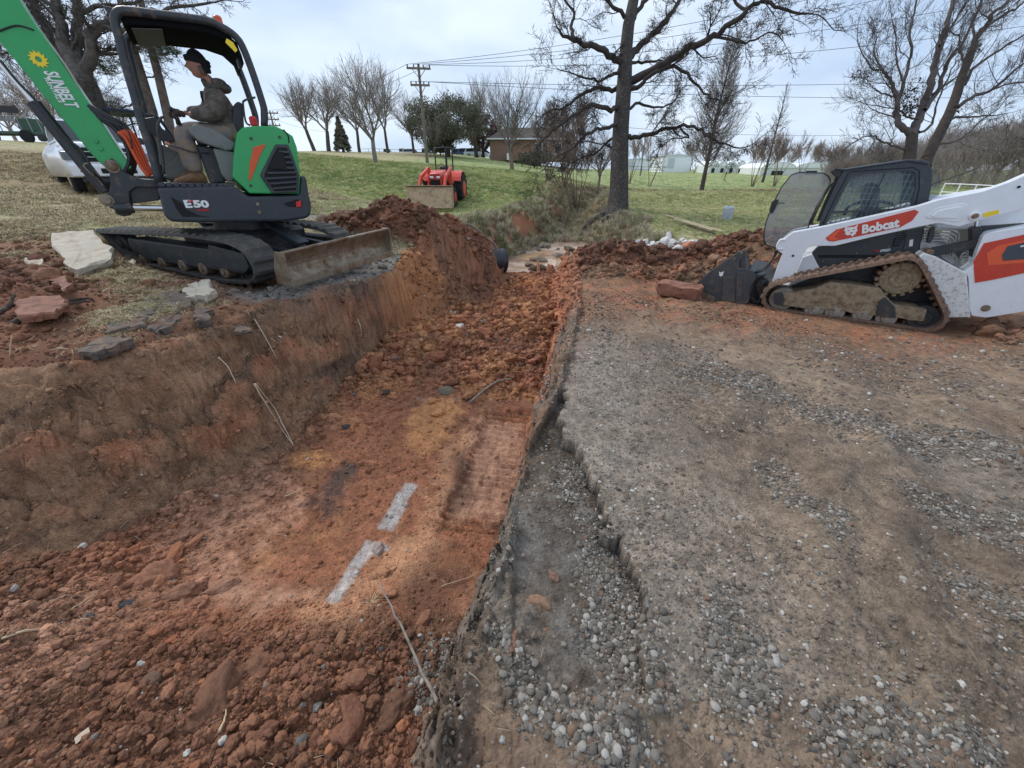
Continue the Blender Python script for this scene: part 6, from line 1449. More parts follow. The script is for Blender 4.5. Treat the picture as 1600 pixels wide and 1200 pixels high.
LB = [([(978,100,0),(960,92,-.3),(942,78,-.6),(918,68,-.9),(900,62,-1.2),(882,58,-1.3),(874,48,-1.4)], .20, .06, 7, 1.0),
 ([(900,62,-1.2),(893,42,-1.0),(896,22,-.8),(885,2,-.8),(870,-25,-1)], .10, .04, 6, 1.0),
 ([(976,135,0),(958,140,.2),(930,138,.4),(905,150,.6),(886,165,.7),(862,175,.9),(838,182,1)], .14, .03, 9, 1.0),
 ([(974,165,0),(955,170,-.4),(925,166,-1),(900,178,-1.3),(875,196,-1.8),(850,216,-2),(830,245,-2.2)], .14, .03, 10, 1.0),
 ([(972,190,0),(950,200,-.5),(925,205,-1),(895,228,-1.4),(868,248,-1.8),(845,268,-2)], .11, .02, 9, .9),
 ([(970,215,0),(950,222,.4),(935,235,.8),(910,246,1),(880,262,1.4)], .08, .02, 8, .8),
 ([(980,90,0),(995,78,.2),(1010,62,.4),(1030,45,.5),(1048,22,.6),(1062,0,.7),(1085,-30,.8)], .20, .10, 7, 1.1),
 ([(984,130,0),(1005,118,-.3),(1040,100,-.8),(1072,78,-1.2),(1105,62,-1.6),(1135,42,-2),(1165,20,-2.4),(1190,2,-2.6),(1220,12,-2.8),(1255,25,-3)], .22, .05, 14, 1.2),
 ([(1165,20,-2.4),(1150,2,-2.2),(1120,-12,-2),(1090,-20,-1.8)], .08, .03, 5, .9),
 ([(1112,56,-1.6),(1140,62,-2),(1172,66,-2.3),(1200,52,-2.6),(1225,62,-2.8)], .07, .02, 7, .9),
 ([(983,140,0),(1000,135,-.3),(1025,112,-.7),(1060,108,-1),(1085,128,-1.2),(1105,150,-1.4),(1130,160,-1.6)], .13, .03, 10, 1.0),
 ([(982,170,0),(1000,162,.2),(1030,168,.5),(1052,160,.7),(1062,145,.8)], .09, .02, 7, .8),
 ([(976,212,0),(990,216,-.3),(1010,210,-.6),(1040,200,-1),(1075,198,-1.4),(1105,210,-1.9),(1130,225,-2.2),(1162,232,-2.5)], .13, .03, 12, .9),
 ([(1060,198,-1.2),(1075,215,-1.4),(1050,218,-1.2),(1030,232,-1.0)], .05, .015, 6, .7),
 ([(980,108,0),(990,98,.3),(1008,98,.6),(1030,96,.8),(1048,90,1)], .10, .03, 6, .8),
 ([(988,30,0),(1002,10,.2),(1020,-12,.4),(1050,-40,.6)], .14, .05, 6, 1.1), ([(985,30,0),(965,14,-.2),(945,0,-.5),(915,-20,-.8)], .12, .05, 6, 1.1),
 ([(972,240,0),(962,236,.3),(945,226,.6),(920,222,.9),(890,225,1.2)], .06, .02, 6, .7), ([(970,110,0),(955,118,-.4),(935,125,-.9),(905,118,-1.2),(870,108,-1.5)], .10, .02, 9, 1.0)]
for i, (pl, r0, r1, nk, lk) in enumerate(LB): limb(Cn, [ok(*p) for p in pl], r0*.8, r1*.7, PO_, nk, lk, 200+i)
oak_base = Vector((ok(965, 325).x, ok(965, 325).y, ground(ok(965, 325).x, ok(965, 325).y)))
def shift_tree(label, base, T, Cn, mb_, mc, **k):
    for X in (T, Cn): X.V = [v-base for v in X.V]
    return tree_obj(label, base, T, Cn, mb_, mc, **k)
# roots that run down to the creek
R = random.Random(9)
for k in range(7):
    az = PI*.7+k*.42; p = oak_base+Vector((math.cos(az)*.35, math.sin(az)*.35, .12)); P3 = [p]
    for i in range(6):
        n_p = P3[-1]+Vector((math.cos(az), math.sin(az), 0))*.28+Vector((R.gauss(0, .05), R.gauss(0, .05), 0)); n_p.z = ground(n_p.x, n_p.y)+.05-.012*i; P3.append(n_p)
    T.tube(P3, .13, .03, 6)
M_oak = mat('oak_bark', sr(62, 55, 51), .95, dirt=sr(122, 118, 110), damt=.3, dscale=7, bump=1.0, bscale=14)
shift_tree('large spreading bare oak with lichen-grey trunk on the creek bank', oak_base, T, Cn, M_oak, M_bark2, name='oak_tree')
# the group behind the boom: a forked hardwood and two thin pines
def traced(label, t, trunk, limbs_, seed, mb_, mc, PK, name='bare_tree', extra=None, lk=.8, kk=6):
    T = TB(seed); Cn = TB(seed+1); pts = [Wt(u, v, t+d) for u, v, r, d in trunk]
    for i in range(len(pts)-1): T.tube([pts[i], pts[i].lerp(pts[i+1], .5), pts[i+1]], trunk[i][2], trunk[i+1][2], 10)
    for i, (pl, r0, r1) in enumerate(limbs_): limb(Cn, [Wt(u, v, t+d) for u, v, d in pl], r0, r1, PK, kk, lk, seed+10+i, 6)
    b = pts[0].copy()
    for X in (T, Cn): X.V = [v-b for v in X.V]
    return tree_obj(label, b, T, Cn, mb_, mc, name=name, extra=extra)
PK1 = dict(PO_, rmin=.006, wig=.16)
gl = ground(*Wt(165, 230, 13.5)[:2])
traced('thick forked bare tree behind the green boom', 13.5, [(172, 262, .42, 0), (160, 225, .40, 0), (148, 180, .38, 0), (136, 140, .36, 0), (124, 112, .33, 0)],
  [([(124,115,0),(108,88,0),(98,55,0),(90,20,0),(82,-20,0)], .24, .12), ([(124,112,0),(118,85,.2),(120,55,.2),(122,20,.2),(120,-20,.2)], .22, .12), ([(132,118,0),(142,95,-.2),(142,68,-.4),(148,45,-.4),(170,32,-.5),(200,20,-.7)], .2, .08),
   ([(100,95,0),(78,60,.3),(60,20,.5),(48,-20,.6)], .15, .08), ([(142,70,-.4),(152,52,-.4),(172,45,-.5),(205,52,-.8),(240,70,-1)], .1, .04), ([(112,102,0),(92,85,.2),(72,72,.4),(50,40,.5)], .12, .04), ([(90,20,0),(70,0,0),(40,-15,0)], .1, .05),
   ([(170,32,-.5),(215,24,-.7),(265,14,-1),(330,6,-1.2)], .09, .03), ([(120,20,.2),(160,8,0),(210,4,-.2),(270,-8,-.4)], .08, .03), ([(140,140,0),(150,148,-.3),(158,152,-.5)], .05, .02), ([(36,60,1),(20,75,1.2),(-10,88,1.4)], .06, .02)], 300, M_bark, M_bark, PK1, name='forked_tree', kk=9)
def clump(e, items, m, name='dead_leaves', s_=.11):
    g = np.random.default_rng(3); V = []; F = []
    for c, rad, n, zz in items:
        for k in range(n):
            d = g.normal(size=3); d /= np.linalg.norm(d); p = np.array(c)+d*rad*np.array([1, 1, zz])*g.random()**.4; a = g.normal(size=3)*s_*.6; b = g.normal(size=3)*s_*.5; bb = len(V); V += [p, p+a, p+b]; F.append((bb, bb+1, bb+2))
    o = link(name, mesh_np(name, V, F, m, False), e); o['kind'] = 'stuff'
PKR = dict(PO_, wig=.13, up=[.5, .3, .2], ang=[.55, .6, .6], rmin=.006, kids=[4, 4, 3], rr=.45)
def q3(*l): return [(u, v, (i % 3)*.15) for i, (u, v) in enumerate(l)]
traced('big forked bare tree behind the track loader cab', 20, [(1419, 262, .30, 0), (1421, 246, .27, 0), (1425, 213, .24, 0)],
  [(q3((1425,213),(1435,187),(1444,162),(1454,133),(1460,104),(1467,73),(1477,42),(1487,12),(1498,-30)), .22, .08), (q3((1425,211),(1408,198),(1400,179),(1402,162),(1398,142),(1390,123),(1377,110),(1365,110),(1350,88)), .16, .03),
   (q3((1402,162),(1412,129),(1419,104),(1423,73),(1421,48),(1429,20),(1433,-20)), .10, .03), (q3((1412,129),(1401,100),(1400,70),(1396,40)), .05, .02), (q3((1444,172),(1467,142),(1473,117),(1487,87),(1502,69),(1525,25),(1540,-20)), .12, .04),
   (q3((1433,209),(1456,194),(1467,156),(1483,117),(1495,95)), .07, .02), (q3((1435,186),(1417,181),(1404,171)), .06, .03), (q3((1377,110),(1366,80),(1372,50)), .05, .02), (q3((1400,150),(1385,148),(1370,140),(1362,135)), .05, .015), (q3((1467,73),(1480,52),(1500,20),(1515,-10)), .07, .03),
   (q3((1421,236),(1400,230),(1380,222),(1365,212),(1345,215)), .07, .02)], 640, M_bark2, M_twigd, PKR, lk=1.5, kk=8,
  extra=lambda e: clump(e, [(tuple(Wt(1425, 150, 20)-e.location), .55, 260, 1.6), (tuple(Wt(1420, 172, 20)-e.location), .35, 160, 1.2), (tuple(Wt(1345, 118, 20)-e.location), .5, 120, .5)], mat('withered_leaf', sr(60, 50, 48), .9, var=.3)))
traced('big dark bare tree leaning right behind the white lift arm', 21, [(1444, 262, .30, 0), (1448, 248, .27, 0), (1467, 210, .25, 0), (1483, 179, .24, 0), (1494, 150, .22, 0), (1504, 117, .20, 0), (1517, 83, .18, 0)],
  [(q3((1517,83),(1529,54),(1542,40),(1554,19),(1575,0),(1590,-30)), .16, .05), (q3((1496,167),(1525,150),(1550,140),(1577,117),(1600,100),(1630,80)), .10, .03), (q3((1506,133),(1519,110),(1554,83),(1600,54),(1640,30)), .09, .03),
   (q3((1506,104),(1500,79),(1498,58),(1485,48)), .07, .02), (q3((1542,40),(1571,23),(1600,4),(1630,-20)), .08, .03), (q3((1485,185),(1508,183),(1535,183),(1570,178)), .07, .02), (q3((1467,225),(1500,217),(1535,187),(1560,170)), .06, .02),
   (q3((1524,70),(1520,40),(1530,10),(1535,-30)), .07, .03), (q3((1550,140),(1590,128),(1630,125)), .05, .02)], 660, M_bark2, M_twigd, PKR, lk=1.6, kk=8,
  extra=lambda e: clump(e, [(tuple(Wt(1490, 172, 21)-e.location), .28, 160, .8), (tuple(Wt(1524, 74, 21)-e.location), .26, 130, 1.3)], mat('withered_leaf', sr(60, 50, 48), .9, var=.3), 'nest'))
M_pineb = mat('pine_bark', sr(104, 88, 76), .95, dirt=sr(66, 54, 48), damt=.5, dscale=3, bump=.8, bscale=12)
def needles(cl, seed, size=1.0):
    g = np.random.default_rng(seed); V = []; F = []
    for (c, rad, n) in cl:
        for k in range(n):
            d = g.normal(size=3); d /= np.linalg.norm(d); p = np.array(c)+d*rad*np.array([1, 1, .45])*g.random()**.4
            for j in range(9):
                e = g.normal(size=3); e[2] = abs(e[2])*.6; e /= np.linalg.norm(e); q_ = np.cross(e, g.normal(size=3)); q_ /= np.linalg.norm(q_); L = .13*size*g.uniform(.7, 1.2); w_ = .006*size
                b = len(V); V += [p-q_*w_, p+q_*w_, p+e*L]; F.append((b, b+1, b+2))
    return V, F
def pine(label, t, trunk, boughs, seed, cl_px):
    def ex(e):
        cl = []
        for u, v, d, rad, n in cl_px:
            p = Wt(u, v, t+d)-e.location; cl.append((tuple(p), rad, n))
        V, F = needles(cl, seed); o = link('needles', mesh_np('needles', V, F, M_leafp, False), e); o['kind'] = 'stuff'
    return traced(label, t, trunk, boughs, seed, M_pineb, M_twigd, dict(PK1, kids=[4, 3], maxlv=2), name='pine_tree', extra=ex, lk=.6, kk=5)
pine('slender pine seen through the open canopy, nearer the front post', 14, [(246, 240, .16, 0), (238, 175, .155, 0), (222, 120, .14, 0), (205, 65, .12, 0), (190, 10, .1, 0), (180, -30, .08, 0)],
  [([(215,95,0),(190,80,0),(160,75,0),(140,72,0)], .05, .02), ([(210,80,0),(232,70,0),(252,75,0)], .04, .015), ([(230,150,0),(205,165,0),(180,172,0)], .04, .015), ([(235,165,0),(215,190,0),(185,200,0)], .03, .015), ([(225,125,0),(250,110,0),(262,118,0)], .03, .012)], 400,
  [(158,105,0,.5,110),(182,98,0,.35,60),(150,90,0,.3,40),(180,168,0,.4,50),(178,196,0,.4,50),(200,180,0,.3,30),(238,80,0,.45,80),(255,75,.0,.4,60),(170,110,0,.4,70),(225,60,0,.4,50)])
pine('slender pine seen through the open canopy, nearer the operator', 14, [(272, 240, .15, 0), (262, 180, .145, 0), (248, 120, .13, 0), (232, 60, .12, 0), (222, 10, .1, 0), (212, -40, .08, 0)],
  [([(240,90,0),(262,82,0),(280,88,0)], .04, .015), ([(236,75,0),(255,62,0),(282,70,0)], .04, .015), ([(228,40,0),(250,38,0),(300,50,.0)], .03, .012)], 420,
  [(255,88,0,.45,90),(240,95,0,.3,40),(262,76,0,.4,70),(60,40,0,.1,2),(275,84,0,.25,25)])
# evergreens on the hill
def evergreen(label, loc, h, w, seed, m, cone=False, trunk_r=.25, hollow=.35, nleaf=9000, name='evergreen_tree', size=.15, low=.18, mb_=None):
    g = np.random.default_rng(seed); T = TB(seed); R = T.r; T.tube([Vector((0, 0, -.2)), Vector((.05, 0, h*.35)), Vector((0, .05, h*.8))], trunk_r, trunk_r*.3, 8)
    Cn = TB(seed+1)
    if not cone:
        for k in range(7):
            az = k*.9; Cn.grow(Vector((0, 0, h*.12+.04*h*k/2)), Vector((math.cos(az)*.9, math.sin(az)*.9, .8)), h*.4, trunk_r*.5, 0, dict(BASEP, kids=[4, 3], maxlv=2, rmin=.02, sides=[5, 3, 3]))
    # clumps, then leaves within clumps
    nc = 130; cs = []
    for k in range(nc):
        if cone: t = g.random()**.8; z = h*(.06+.92*t); rr = w*(1-t)*(.45+.55*g.random()); az = g.random()*2*PI; cs.append((math.cos(az)*rr, math.sin(az)*rr, z, .12*w+.22*w*(1-t)))
        else:
            d = g.normal(size=3); d /= np.linalg.norm(d); q_ = .55+.45*g.random(); z = h*(.58+.40*d[2]*q_); 
            if z < h*low: z = h*low+g.random()*h*.12
            cs.append((d[0]*w*q_, d[1]*w*q_, z, w*.2*g.uniform(.7, 1.4)))
    cs = np.array(cs); pk = g.integers(0, nc, nleaf); d = g.normal(size=(nleaf, 3)); d /= np.linalg.norm(d, axis=1)[:, None]
    p = cs[pk, :3]+d*cs[pk, 3:4]*(g.random((nleaf, 1))**.45)*np.array([1, 1, .75])
    a = g.normal(size=(nleaf, 3)); a /= np.linalg.norm(a, axis=1)[:, None]; b = np.cross(a, g.normal(size=(nleaf, 3))); b /= np.linalg.norm(b, axis=1)[:, None]; s_ = size*g.uniform(.5, 1.2, (nleaf, 1))
    V = np.stack([p-a*s_-b*s_*.5, p+a*s_-b*s_*.2, p+b*s_*.8], 1).reshape(-1, 3); F = np.arange(nleaf*3).reshape(-1, 3)
    def ex(e): o = link('foliage', mesh_np('foliage', V, F, m, False), e); o['kind'] = 'stuff'
    return tree_obj(label, loc, T, Cn if not cone else None, mb_ or M_bark2, M_bark2, name=name, extra=ex)
p, h = fit(537, 238, 182, 48); evergreen('small dark conifer on the hilltop beside the drive', p, h, h*.28, 501, M_leafd, True, .2, name='conifer')
p, h = fit(700, 243, 150, 56); evergreen('broad dark evergreen oak beside the parked vehicles', p, h*1.02, 5.8, 503, M_leafd, False, .4, nleaf=26000, size=.13, low=.25)
p, h = fit(755, 245, 175, 70); evergreen('brownish dense tree between the evergreen and the brick house', p, h, 3.2, 505, mat('brown_leaf', sr(104, 84, 72), .9, var=.4), False, .3, nleaf=8000, size=.16)
p, h = fit(688, 240, 215, 58); evergreen('small round evergreen bush under the broad evergreen', p, h, 2.2, 507, M_leafp, False, .1, nleaf=3000, size=.14, low=.05, name='evergreen_bush')
p, h = fit(835, 262, 236, 48); evergreen('dark hedge-like shrub against the brick house', p, h, 2.2, 509, M_leafd, False, .1, nleaf=3500, size=.14, low=.05, name='shrub')
for i, (u, vb, vt, t, w_) in enumerate(((1010, 260, 236, 150, 14), (1120, 262, 244, 160, 10), (905, 262, 215, 110, 9))):
    pass
# far woods on the right: individual bare crowns in front, a mass behind
WOOD = [make_tree('x', (0, 0, -50), 11, .16, 'round', 601+i, mb_=M_twigr, mc=(M_twigr, M_twig, M_twigr)[i % 3], kids=[6, 6, 4], open=.6, bole=.2, rmin=.018) for i in range(3)]
R = random.Random(5); k = 0
WL = ['bare woodland tree behind the forked tree', 'bare woodland tree right of the loader cab', 'bare woodland tree above the white lift arm']
def wood_at(u, t, s_, lab, proto):
    c = copy_tree(proto); p = Wt(u, 268, t); c.location = (p.x, p.y, ground(p.x, p.y)-.1); c.rotation_euler = (0, 0, R.random()*6); c.scale = (s_, s_, s_*R.uniform(.85, 1.1)); tag(c, lab, 'tree', 'bare trees of the far wood'); c.name = 'woodland_tree'; return c
for i in range(44):
    u = 1300+i*9.5+R.uniform(-6, 6); t = R.uniform(34, 60); s_ = (.30+.34*max(0, (u-1330)/370))*t/36*R.uniform(.8, 1.15)
    wood_at(u, t, s_, 'bare tree of the thick grey-brown wood beyond the track loader', WOOD[i % 3])
for i in range(16):
    u = 820+i*32+R.uniform(-10, 10); t = R.uniform(120, 150); wood_at(u, t, R.uniform(.5, .9), 'small far bare tree on the skyline behind the sheds', WOOD[i % 3])
for i in range(9):
    u = -60+i*34+R.uniform(-10, 10); t = R.uniform(36, 52); wood_at(u, t, R.uniform(.5, .85), 'bare tree behind the green lift and the pickup', WOOD[i % 3])
for w_ in WOOD:
    for ch in list(w_.children): bpy.data.objects.remove(ch)
    bpy.data.objects.remove(w_)
# brush in the wood so that it closes up
g = np.random.default_rng(8); nb = 24000; uu = g.uniform(1290, 1760, nb); tt = g.uniform(38, 62, nb); px_ = (uu-800)/FPX*tt; rr = np.array([ray(900, 268)[1], ray(900, 268)[2]]); py_ = rr[0]*tt; gz_ = H0(px_, py_)
hh = g.random(nb)**1.3*np.interp(uu, [1290, 1400, 1600], [1.8, 3.8, 5.5]); d = g.normal(size=(nb, 3)); d[:, 2] = np.abs(d[:, 2])*2+.4; d /= np.linalg.norm(d, axis=1)[:, None]; Lb = g.uniform(.6, 2.0, nb)
p = np.stack([px_, py_, gz_+hh], -1); s_ = np.cross(d, [0, 1, 0]); s_ /= np.linalg.norm(s_, axis=1)[:, None]; e = d*Lb[:, None]; w_ = .014
V = np.stack([p-s_*w_, p+s_*w_, p+e], 1).reshape(-1, 3); o = link('undergrowth', mesh_np('undergrowth', V, np.arange(nb*3).reshape(-1, 3), mat('pale_brush', sr(158, 147, 140), .95, var=.25), False)); tag(o, 'tangled bare undergrowth filling the far wood on the right', 'undergrowth', kind='stuff')
# ------------------------------------------------------------------ background buildings, poles, vehicles
def g_at(x, y, dz=0): return Vector((x, y, ground(x, y)+dz))
def yawf(o, ang): return Frame(o, (math.cos(ang), math.sin(ang), 0), (-math.sin(ang), math.cos(ang), 0))
def rp(fr, root, name, m, fn, smooth=None): return part(fr, root, name, m, fn, smooth)
M_brickw = bpy.data.materials.new('brick_wall'); M_brickw.use_nodes = True
t_ = M_brickw.node_tree; n = t_.nodes; l = t_.links; bt = n.new('ShaderNodeTexBrick'); tcn = n.new('ShaderNodeTexCoord'); l.new(tcn.outputs['Object'], bt.inputs['Vector'])
mpn = n.new('ShaderNodeMapping'); mpn.inputs['Rotation'].default_value = (PI/2, 0, 0); l.new(tcn.outputs['Object'], mpn.inputs[0]); l.new(mpn.outputs[0], bt.inputs['Vector'])
bt.inputs['Scale'].default_value = 4; bt.inputs['Color1'].default_value = (*sr(150, 112, 92), 1); bt.inputs['Color2'].default_value = (*sr(128, 92, 74), 1); bt.inputs['Mortar'].default_value = (*sr(160, 148, 134), 1); l.new(bt.outputs[0], n['Principled BSDF'].inputs['Base Color']); n['Principled BSDF'].inputs['Roughness'].default_value = .9
M_shing = mat('roof_shingles', sr(86, 78, 72), .95, var=.2, dscale=8)
M_shed = mat('white_sheet_metal', sr(238, 241, 244), .5, var=.04)
M_poly = mat('greenhouse_film', sr(248, 250, 250), .3, var=.03)
M_polyg = mat('greenhouse_side', sr(226, 228, 226), .5, var=.08)
M_dkopen = mat('dark_opening', sr(40, 46, 46), .9)
M_glassd = mat('car_glass', sr(40, 46, 54), .12)
M_tyre = mat('tyre', sr(34, 34, 35), .9, bump=.3)
M_wood = mat('weathered_pole', sr(124, 114, 102), .95, dirt=sr(84, 76, 68), damt=.4, dscale=4, bump=.4)
M_woodn = mat('pale_lumber', sr(190, 172, 140), .8, dirt=sr(150, 130, 104), damt=.3, bump=.2)
# brick house
hp_ = Wt(766, 250, 60); hz = ground(hp_.x, hp_.y); HF = yawf((hp_.x, hp_.y, hz-.15), math.radians(0)); HO = root_at('brick_house', (hp_.x, hp_.y, hz)); tag(HO, 'low brown brick house with dark shingle roof behind the lawn trees', 'house')
def wallh(mb): mb.box((6.5, 4.5, 1.45), (13, 9, 2.9))
hw = rp(HF, HO, 'wall', M_brickw, wallh)
rf = rp(HF, HO, 'roof', M_shing, lambda mb: mb.loft([[(-.4, -.5, 2.9), (13.5, -.5, 2.9), (13.5, 9.5, 2.9), (-.4, 9.5, 2.9)], [(2.2, 4.4, 4.7), (11, 4.4, 4.7), (11, 4.6, 4.7), (2.2, 4.6, 4.7)]], smooth=False))
sub(rf, rp(HF, HO, 'fascia', M_shed, lambda mb: mb.box((6.5, -.52, 2.86), (13.9, .06, .16))))
for x_ in (7.5, 10.5):
    w_ = rp(HF, HO, 'window', M_shed, lambda mb: mb.box((x_, -.02, 1.6), (1.1, .08, 1.5))); sub(w_, rp(HF, HO, 'pane', M_glassd, lambda mb: mb.box((x_, -.07, 1.6), (.95, .04, 1.35))))
for x_ in (3.0,): rp(HF, HO, 'condenser_unit', M_shed, lambda mb: mb.box((x_, -.8, .5), (.8, .8, .9), bev=.05))
rp(HF, HO, 'porch_post', M_shed, lambda mb: mb.box((8.9, -1.2, 1.4), (.14, .14, 2.8)))
# white shed and greenhouses
def gh(u0, u1, vb, vt, t, label, arches, name, group=None):
    a, b = Wt(u0, vb, t), Wt(u1, vb, t); w_ = (b-a).length; top = Wt(u0, vt, t).z-a.z; fr = yawf((a.x, a.y, a.z), math.atan2(b.y-a.y, b.x-a.x)); r = root_at(name, a); tag(r, label, 'greenhouse' if arches else 'shed', group)
    gz = ground(a.x, a.y)-a.z-.3
    if arches:
        rp(fr, r, 'side_wall', M_polyg, lambda mb: mb.box((w_/2, 4, (gz+top*.62)/2), (w_, 8, top*.62-gz)))
        for k in range(arches):
            x0 = w_*k/arches; x1 = w_*(k+1)/arches; rr_a = [( (x0+x1)/2+(x1-x0)/2*math.cos(PI-PI*i/10), top*.6+top*.42*math.sin(PI*i/10)) for i in range(11)]
            bay = rp(fr, r, 'hoop_roof', M_poly, lambda mb: mb.prism(rr_a, -.2, 9))
            if k % 3 == 0: sub(bay, rp(fr, r, 'gable_arch', M_shed, lambda mb: mb.tube([(p[0], -.22, p[1]) for p in rr_a], .06, 5)))
            rp(fr, r, 'open_door', M_dkopen, lambda mb: mb.box(((x0+x1)/2, -.05, top*.16+gz*.3), ((x1-x0)*.32, .14, top*.42-gz)))
    else:
        rp(fr, r, 'wall', M_shed, lambda mb: mb.box((w_/2, 5, (top+gz)/2), (w_, 10, top-gz)))
        rp(fr, r, 'roof', mat('pale_roof', sr(200, 208, 216), .5), lambda mb: mb.prism([(-.3, top), (w_+.3, top), (w_/2, top+.5)], -.3, 10.3))
        rp(fr, r, 'roller_door', mat('roller_door_white', sr(196, 202, 208), .5), lambda mb: mb.box((w_*.3, -.06, top*.42), (w_*.22, .1, top*.8)))
    return r
gh(1034, 1078, 263, 244, 100, 'white metal shed with a roller door beyond the ditch', 0, 'white_shed')
gh(965, 1030, 262, 250, 120, 'low white building seen just right of the oak trunk', 0, 'white_shed')
gh(1106, 1176, 270, 252, 92, 'row of hooped greenhouses with dark doorways beyond the lawn', 5, 'greenhouse')
gh(1186, 1345, 275, 254, 78, 'long low greenhouse with pale green side behind the crepe myrtles', 3, 'greenhouse')
# far cars
CARP = {}
def car(label, u, v, t, yaw, col, kind='suv', s_=1.0, group='vehicles parked on the hilltop'):
    p = Wt(u, v, t); g0 = ground(p.x, p.y); e = root_at('parked_car', (p.x, p.y, g0)); tag(e, label, {'suv': 'car', 'truck': 'pickup'}.get(kind, 'car'), group)
    fr = yawf((p.x, p.y, g0), yaw); L_ = 4.8 if kind == 'suv' else 5.6
    m = mat('car_paint_%d_%d_%d' % col, sr(*col), .3, coat=.5, var=.03)
    b = [(-L_/2, .4), (-L_/2, .95), (-L_/2+.2, 1.05), (L_/2-.9, 1.05), (L_/2-.05, .9), (L_/2, .45)]
    rp(fr, e, 'body', m, lambda mb: mb.prism(b, -.92, .92, .08))
    if kind == 'suv': c = [(-L_/2+.15, 1.05), (-L_/2+.5, 1.68), (.6, 1.72), (1.4, 1.05)]
    else: c = [(-.6, 1.05), (-.5, 1.75), (.8, 1.78), (1.5, 1.05)]
    rp(fr, e, 'cabin', m, lambda mb: mb.prism(c, -.80, .80, .06))
    c2 = [(a*.93+.02, 1.1+(b_-1.05)*.84) for a, b_ in c]; rp(fr, e, 'window', M_glassd, lambda mb: mb.prism(c2, -.82, .82))
    for x_ in (-L_/2+1.0, L_/2-1.0):
        for y_ in (-.84, .84): w_ = rp(fr, e, 'wheel', M_tyre, lambda mb: mb.cyl((x_, y_-.12, .36), (x_, y_+.12, .36), .36, 16, bev=.03)); sub(w_, rp(fr, e, 'rim', M_chrome, lambda mb: mb.cyl((x_, y_-.13, .36), (x_, y_+.13, .36), .2, 12)))
    return e
car('silver crew pickup parked near the conifer on the hilltop', 604, 237, 95, 0, (190, 196, 202), 'truck')
car('white pickup on the hilltop, left of the power pole', 628, 238, 92, 0.1, (226, 228, 230), 'truck')
car('white sport utility vehicle beside the white pickup', 645, 239, 90, 0.0, (214, 218, 222))
car('dark green pickup on the hilltop behind the tractor', 664, 240, 88, 0, (48, 58, 54), 'truck')
car('dark blue box-shaped utility vehicle right of the evergreen', 722, 243, 82, .3, (40, 52, 84))
car('dark blue sedan between the two light vehicles', 733, 244, 80, 0, (52, 66, 100))
car('silver sport utility vehicle left of the brick house', 744, 244, 78, 0, (186, 194, 202))
car('white van-like vehicle next to the brick house corner', 757, 241, 82, 0, (226, 230, 232))
# poles
def pole(label, u, vb, vt, t, arms, r, name='utility_pole', group='power poles'):
    p, h = fit(u, vb, vt, t); e = root_at(name, p); tag(e, label, 'power pole', group); fr = yawf(p, math.radians(8))
    rp(fr, e, 'pole', M_wood, lambda mb: mb.cyl((0, 0, -.3), (0, 0, h), r, 10, r*.7)); pts = []
    for dz, w_ in arms:
        rp(fr, e, 'crossarm', M_wood, lambda mb: mb.box((0, -.12, h-dz), (w_, .12, .16)))
        for s_ in (-1, 1): rp(fr, e, 'brace', M_wood, lambda mb: mb.bar((s_*w_*.28, -.14, h-dz-.05), (0, -.14, h-dz-.75), .05, .05))
        for x_ in (-w_*.46, -w_*.2, w_*.2, w_*.46):
            rp(fr, e, 'insulator', M_glassd, lambda mb: mb.cyl((x_, -.12, h-dz+.08), (x_, -.12, h-dz+.28), .06, 8)); pts.append(fr.pt(x_, -.12, h-dz+.28))
    return e, pts, p, h
M_wire = mat('power_line', sr(70, 72, 76), .6)
def wire(a, b, sag, r=.02, label='power line across the sky', group='power lines'):
    pts = [a.lerp(b, k/24)-Vector((0, 0, 4*sag*(k/24)*(1-k/24))) for k in range(25)]; mb = MB(); mb.tube(pts, r, 5); o = mb.build('power_line', M_wire); tag(o, label, 'power line', group); return o
e1, pt1, pp, ph_ = pole('tall wooden power pole with two crossarms behind the orange tractor', 669, 268, 116, 40, ((.35, 2.2), (1.6, 1.8)), .17)
rp(yawf(pp, .14), e1, 'street_light', M_shed, lambda mb: mb.tube(smooth_poly([(0, 0, ph_*.64), (.5, -.1, ph_*.655), (1.1, -.15, ph_*.65)], 4), .05, 6))
e2, pt2, _, _ = pole('small distant power pole with three crossarms above the green excavator hood', 437, 236, 172, 62, ((.3, 2.4), (1.1, 2.2), (1.9, 2.2)), .15)
e3, pt3, _, _ = pole('leaning slim pole between the oak and the tall tapering tree', 1000, 276, 214, 55, ((.1, .8),), .09)
WLB = [('upper left wire leaving the tall pole', 0), ('second wire leaving the tall pole', 1), ('third wire leaving the tall pole', 2), ('fourth wire leaving the tall pole', 3)]
def W2(u, v, t): return Wt(u, v, t)
far_r = [(1620, -88, 30, 'topmost power line crossing the sky between the oak and the big forked tree'), (1620, -55, 30, 'second power line from the top across the sky'), (1620, -10, 30, 'third power line from the top across the sky'), (1620, 38, 30, 'lowest of the four steep power lines across the sky')]
for k in range(4): wire(pt1[k], W2(*far_r[k][:3]), .9, .017, far_r[k][3])
wire(pt1[4], W2(1700, 118, 45), .6, .02, 'shallow power line passing above the slim pointed tree'); wire(pt1[7], W2(1700, 148, 45), .7, .02, 'shallow power line just below the one above the slim pointed tree')
wire(Vector((pp.x, pp.y, pp.z+ph_*.62)), W2(1400, 208, 60), 1.2, .018, 'thin service wire running low behind the oak branches')
for k, (u, v) in enumerate(((1100, -20), (1300, -40))): pass
for k in (0, 3): wire(pt2[k], pt1[k], .8, .018, 'wire between the small pole and the tall pole, %s side' % ('near' if k else 'far'))
wire(pt2[5], W2(520, 206, 90), .5, .018, 'wire running down from the small distant pole')
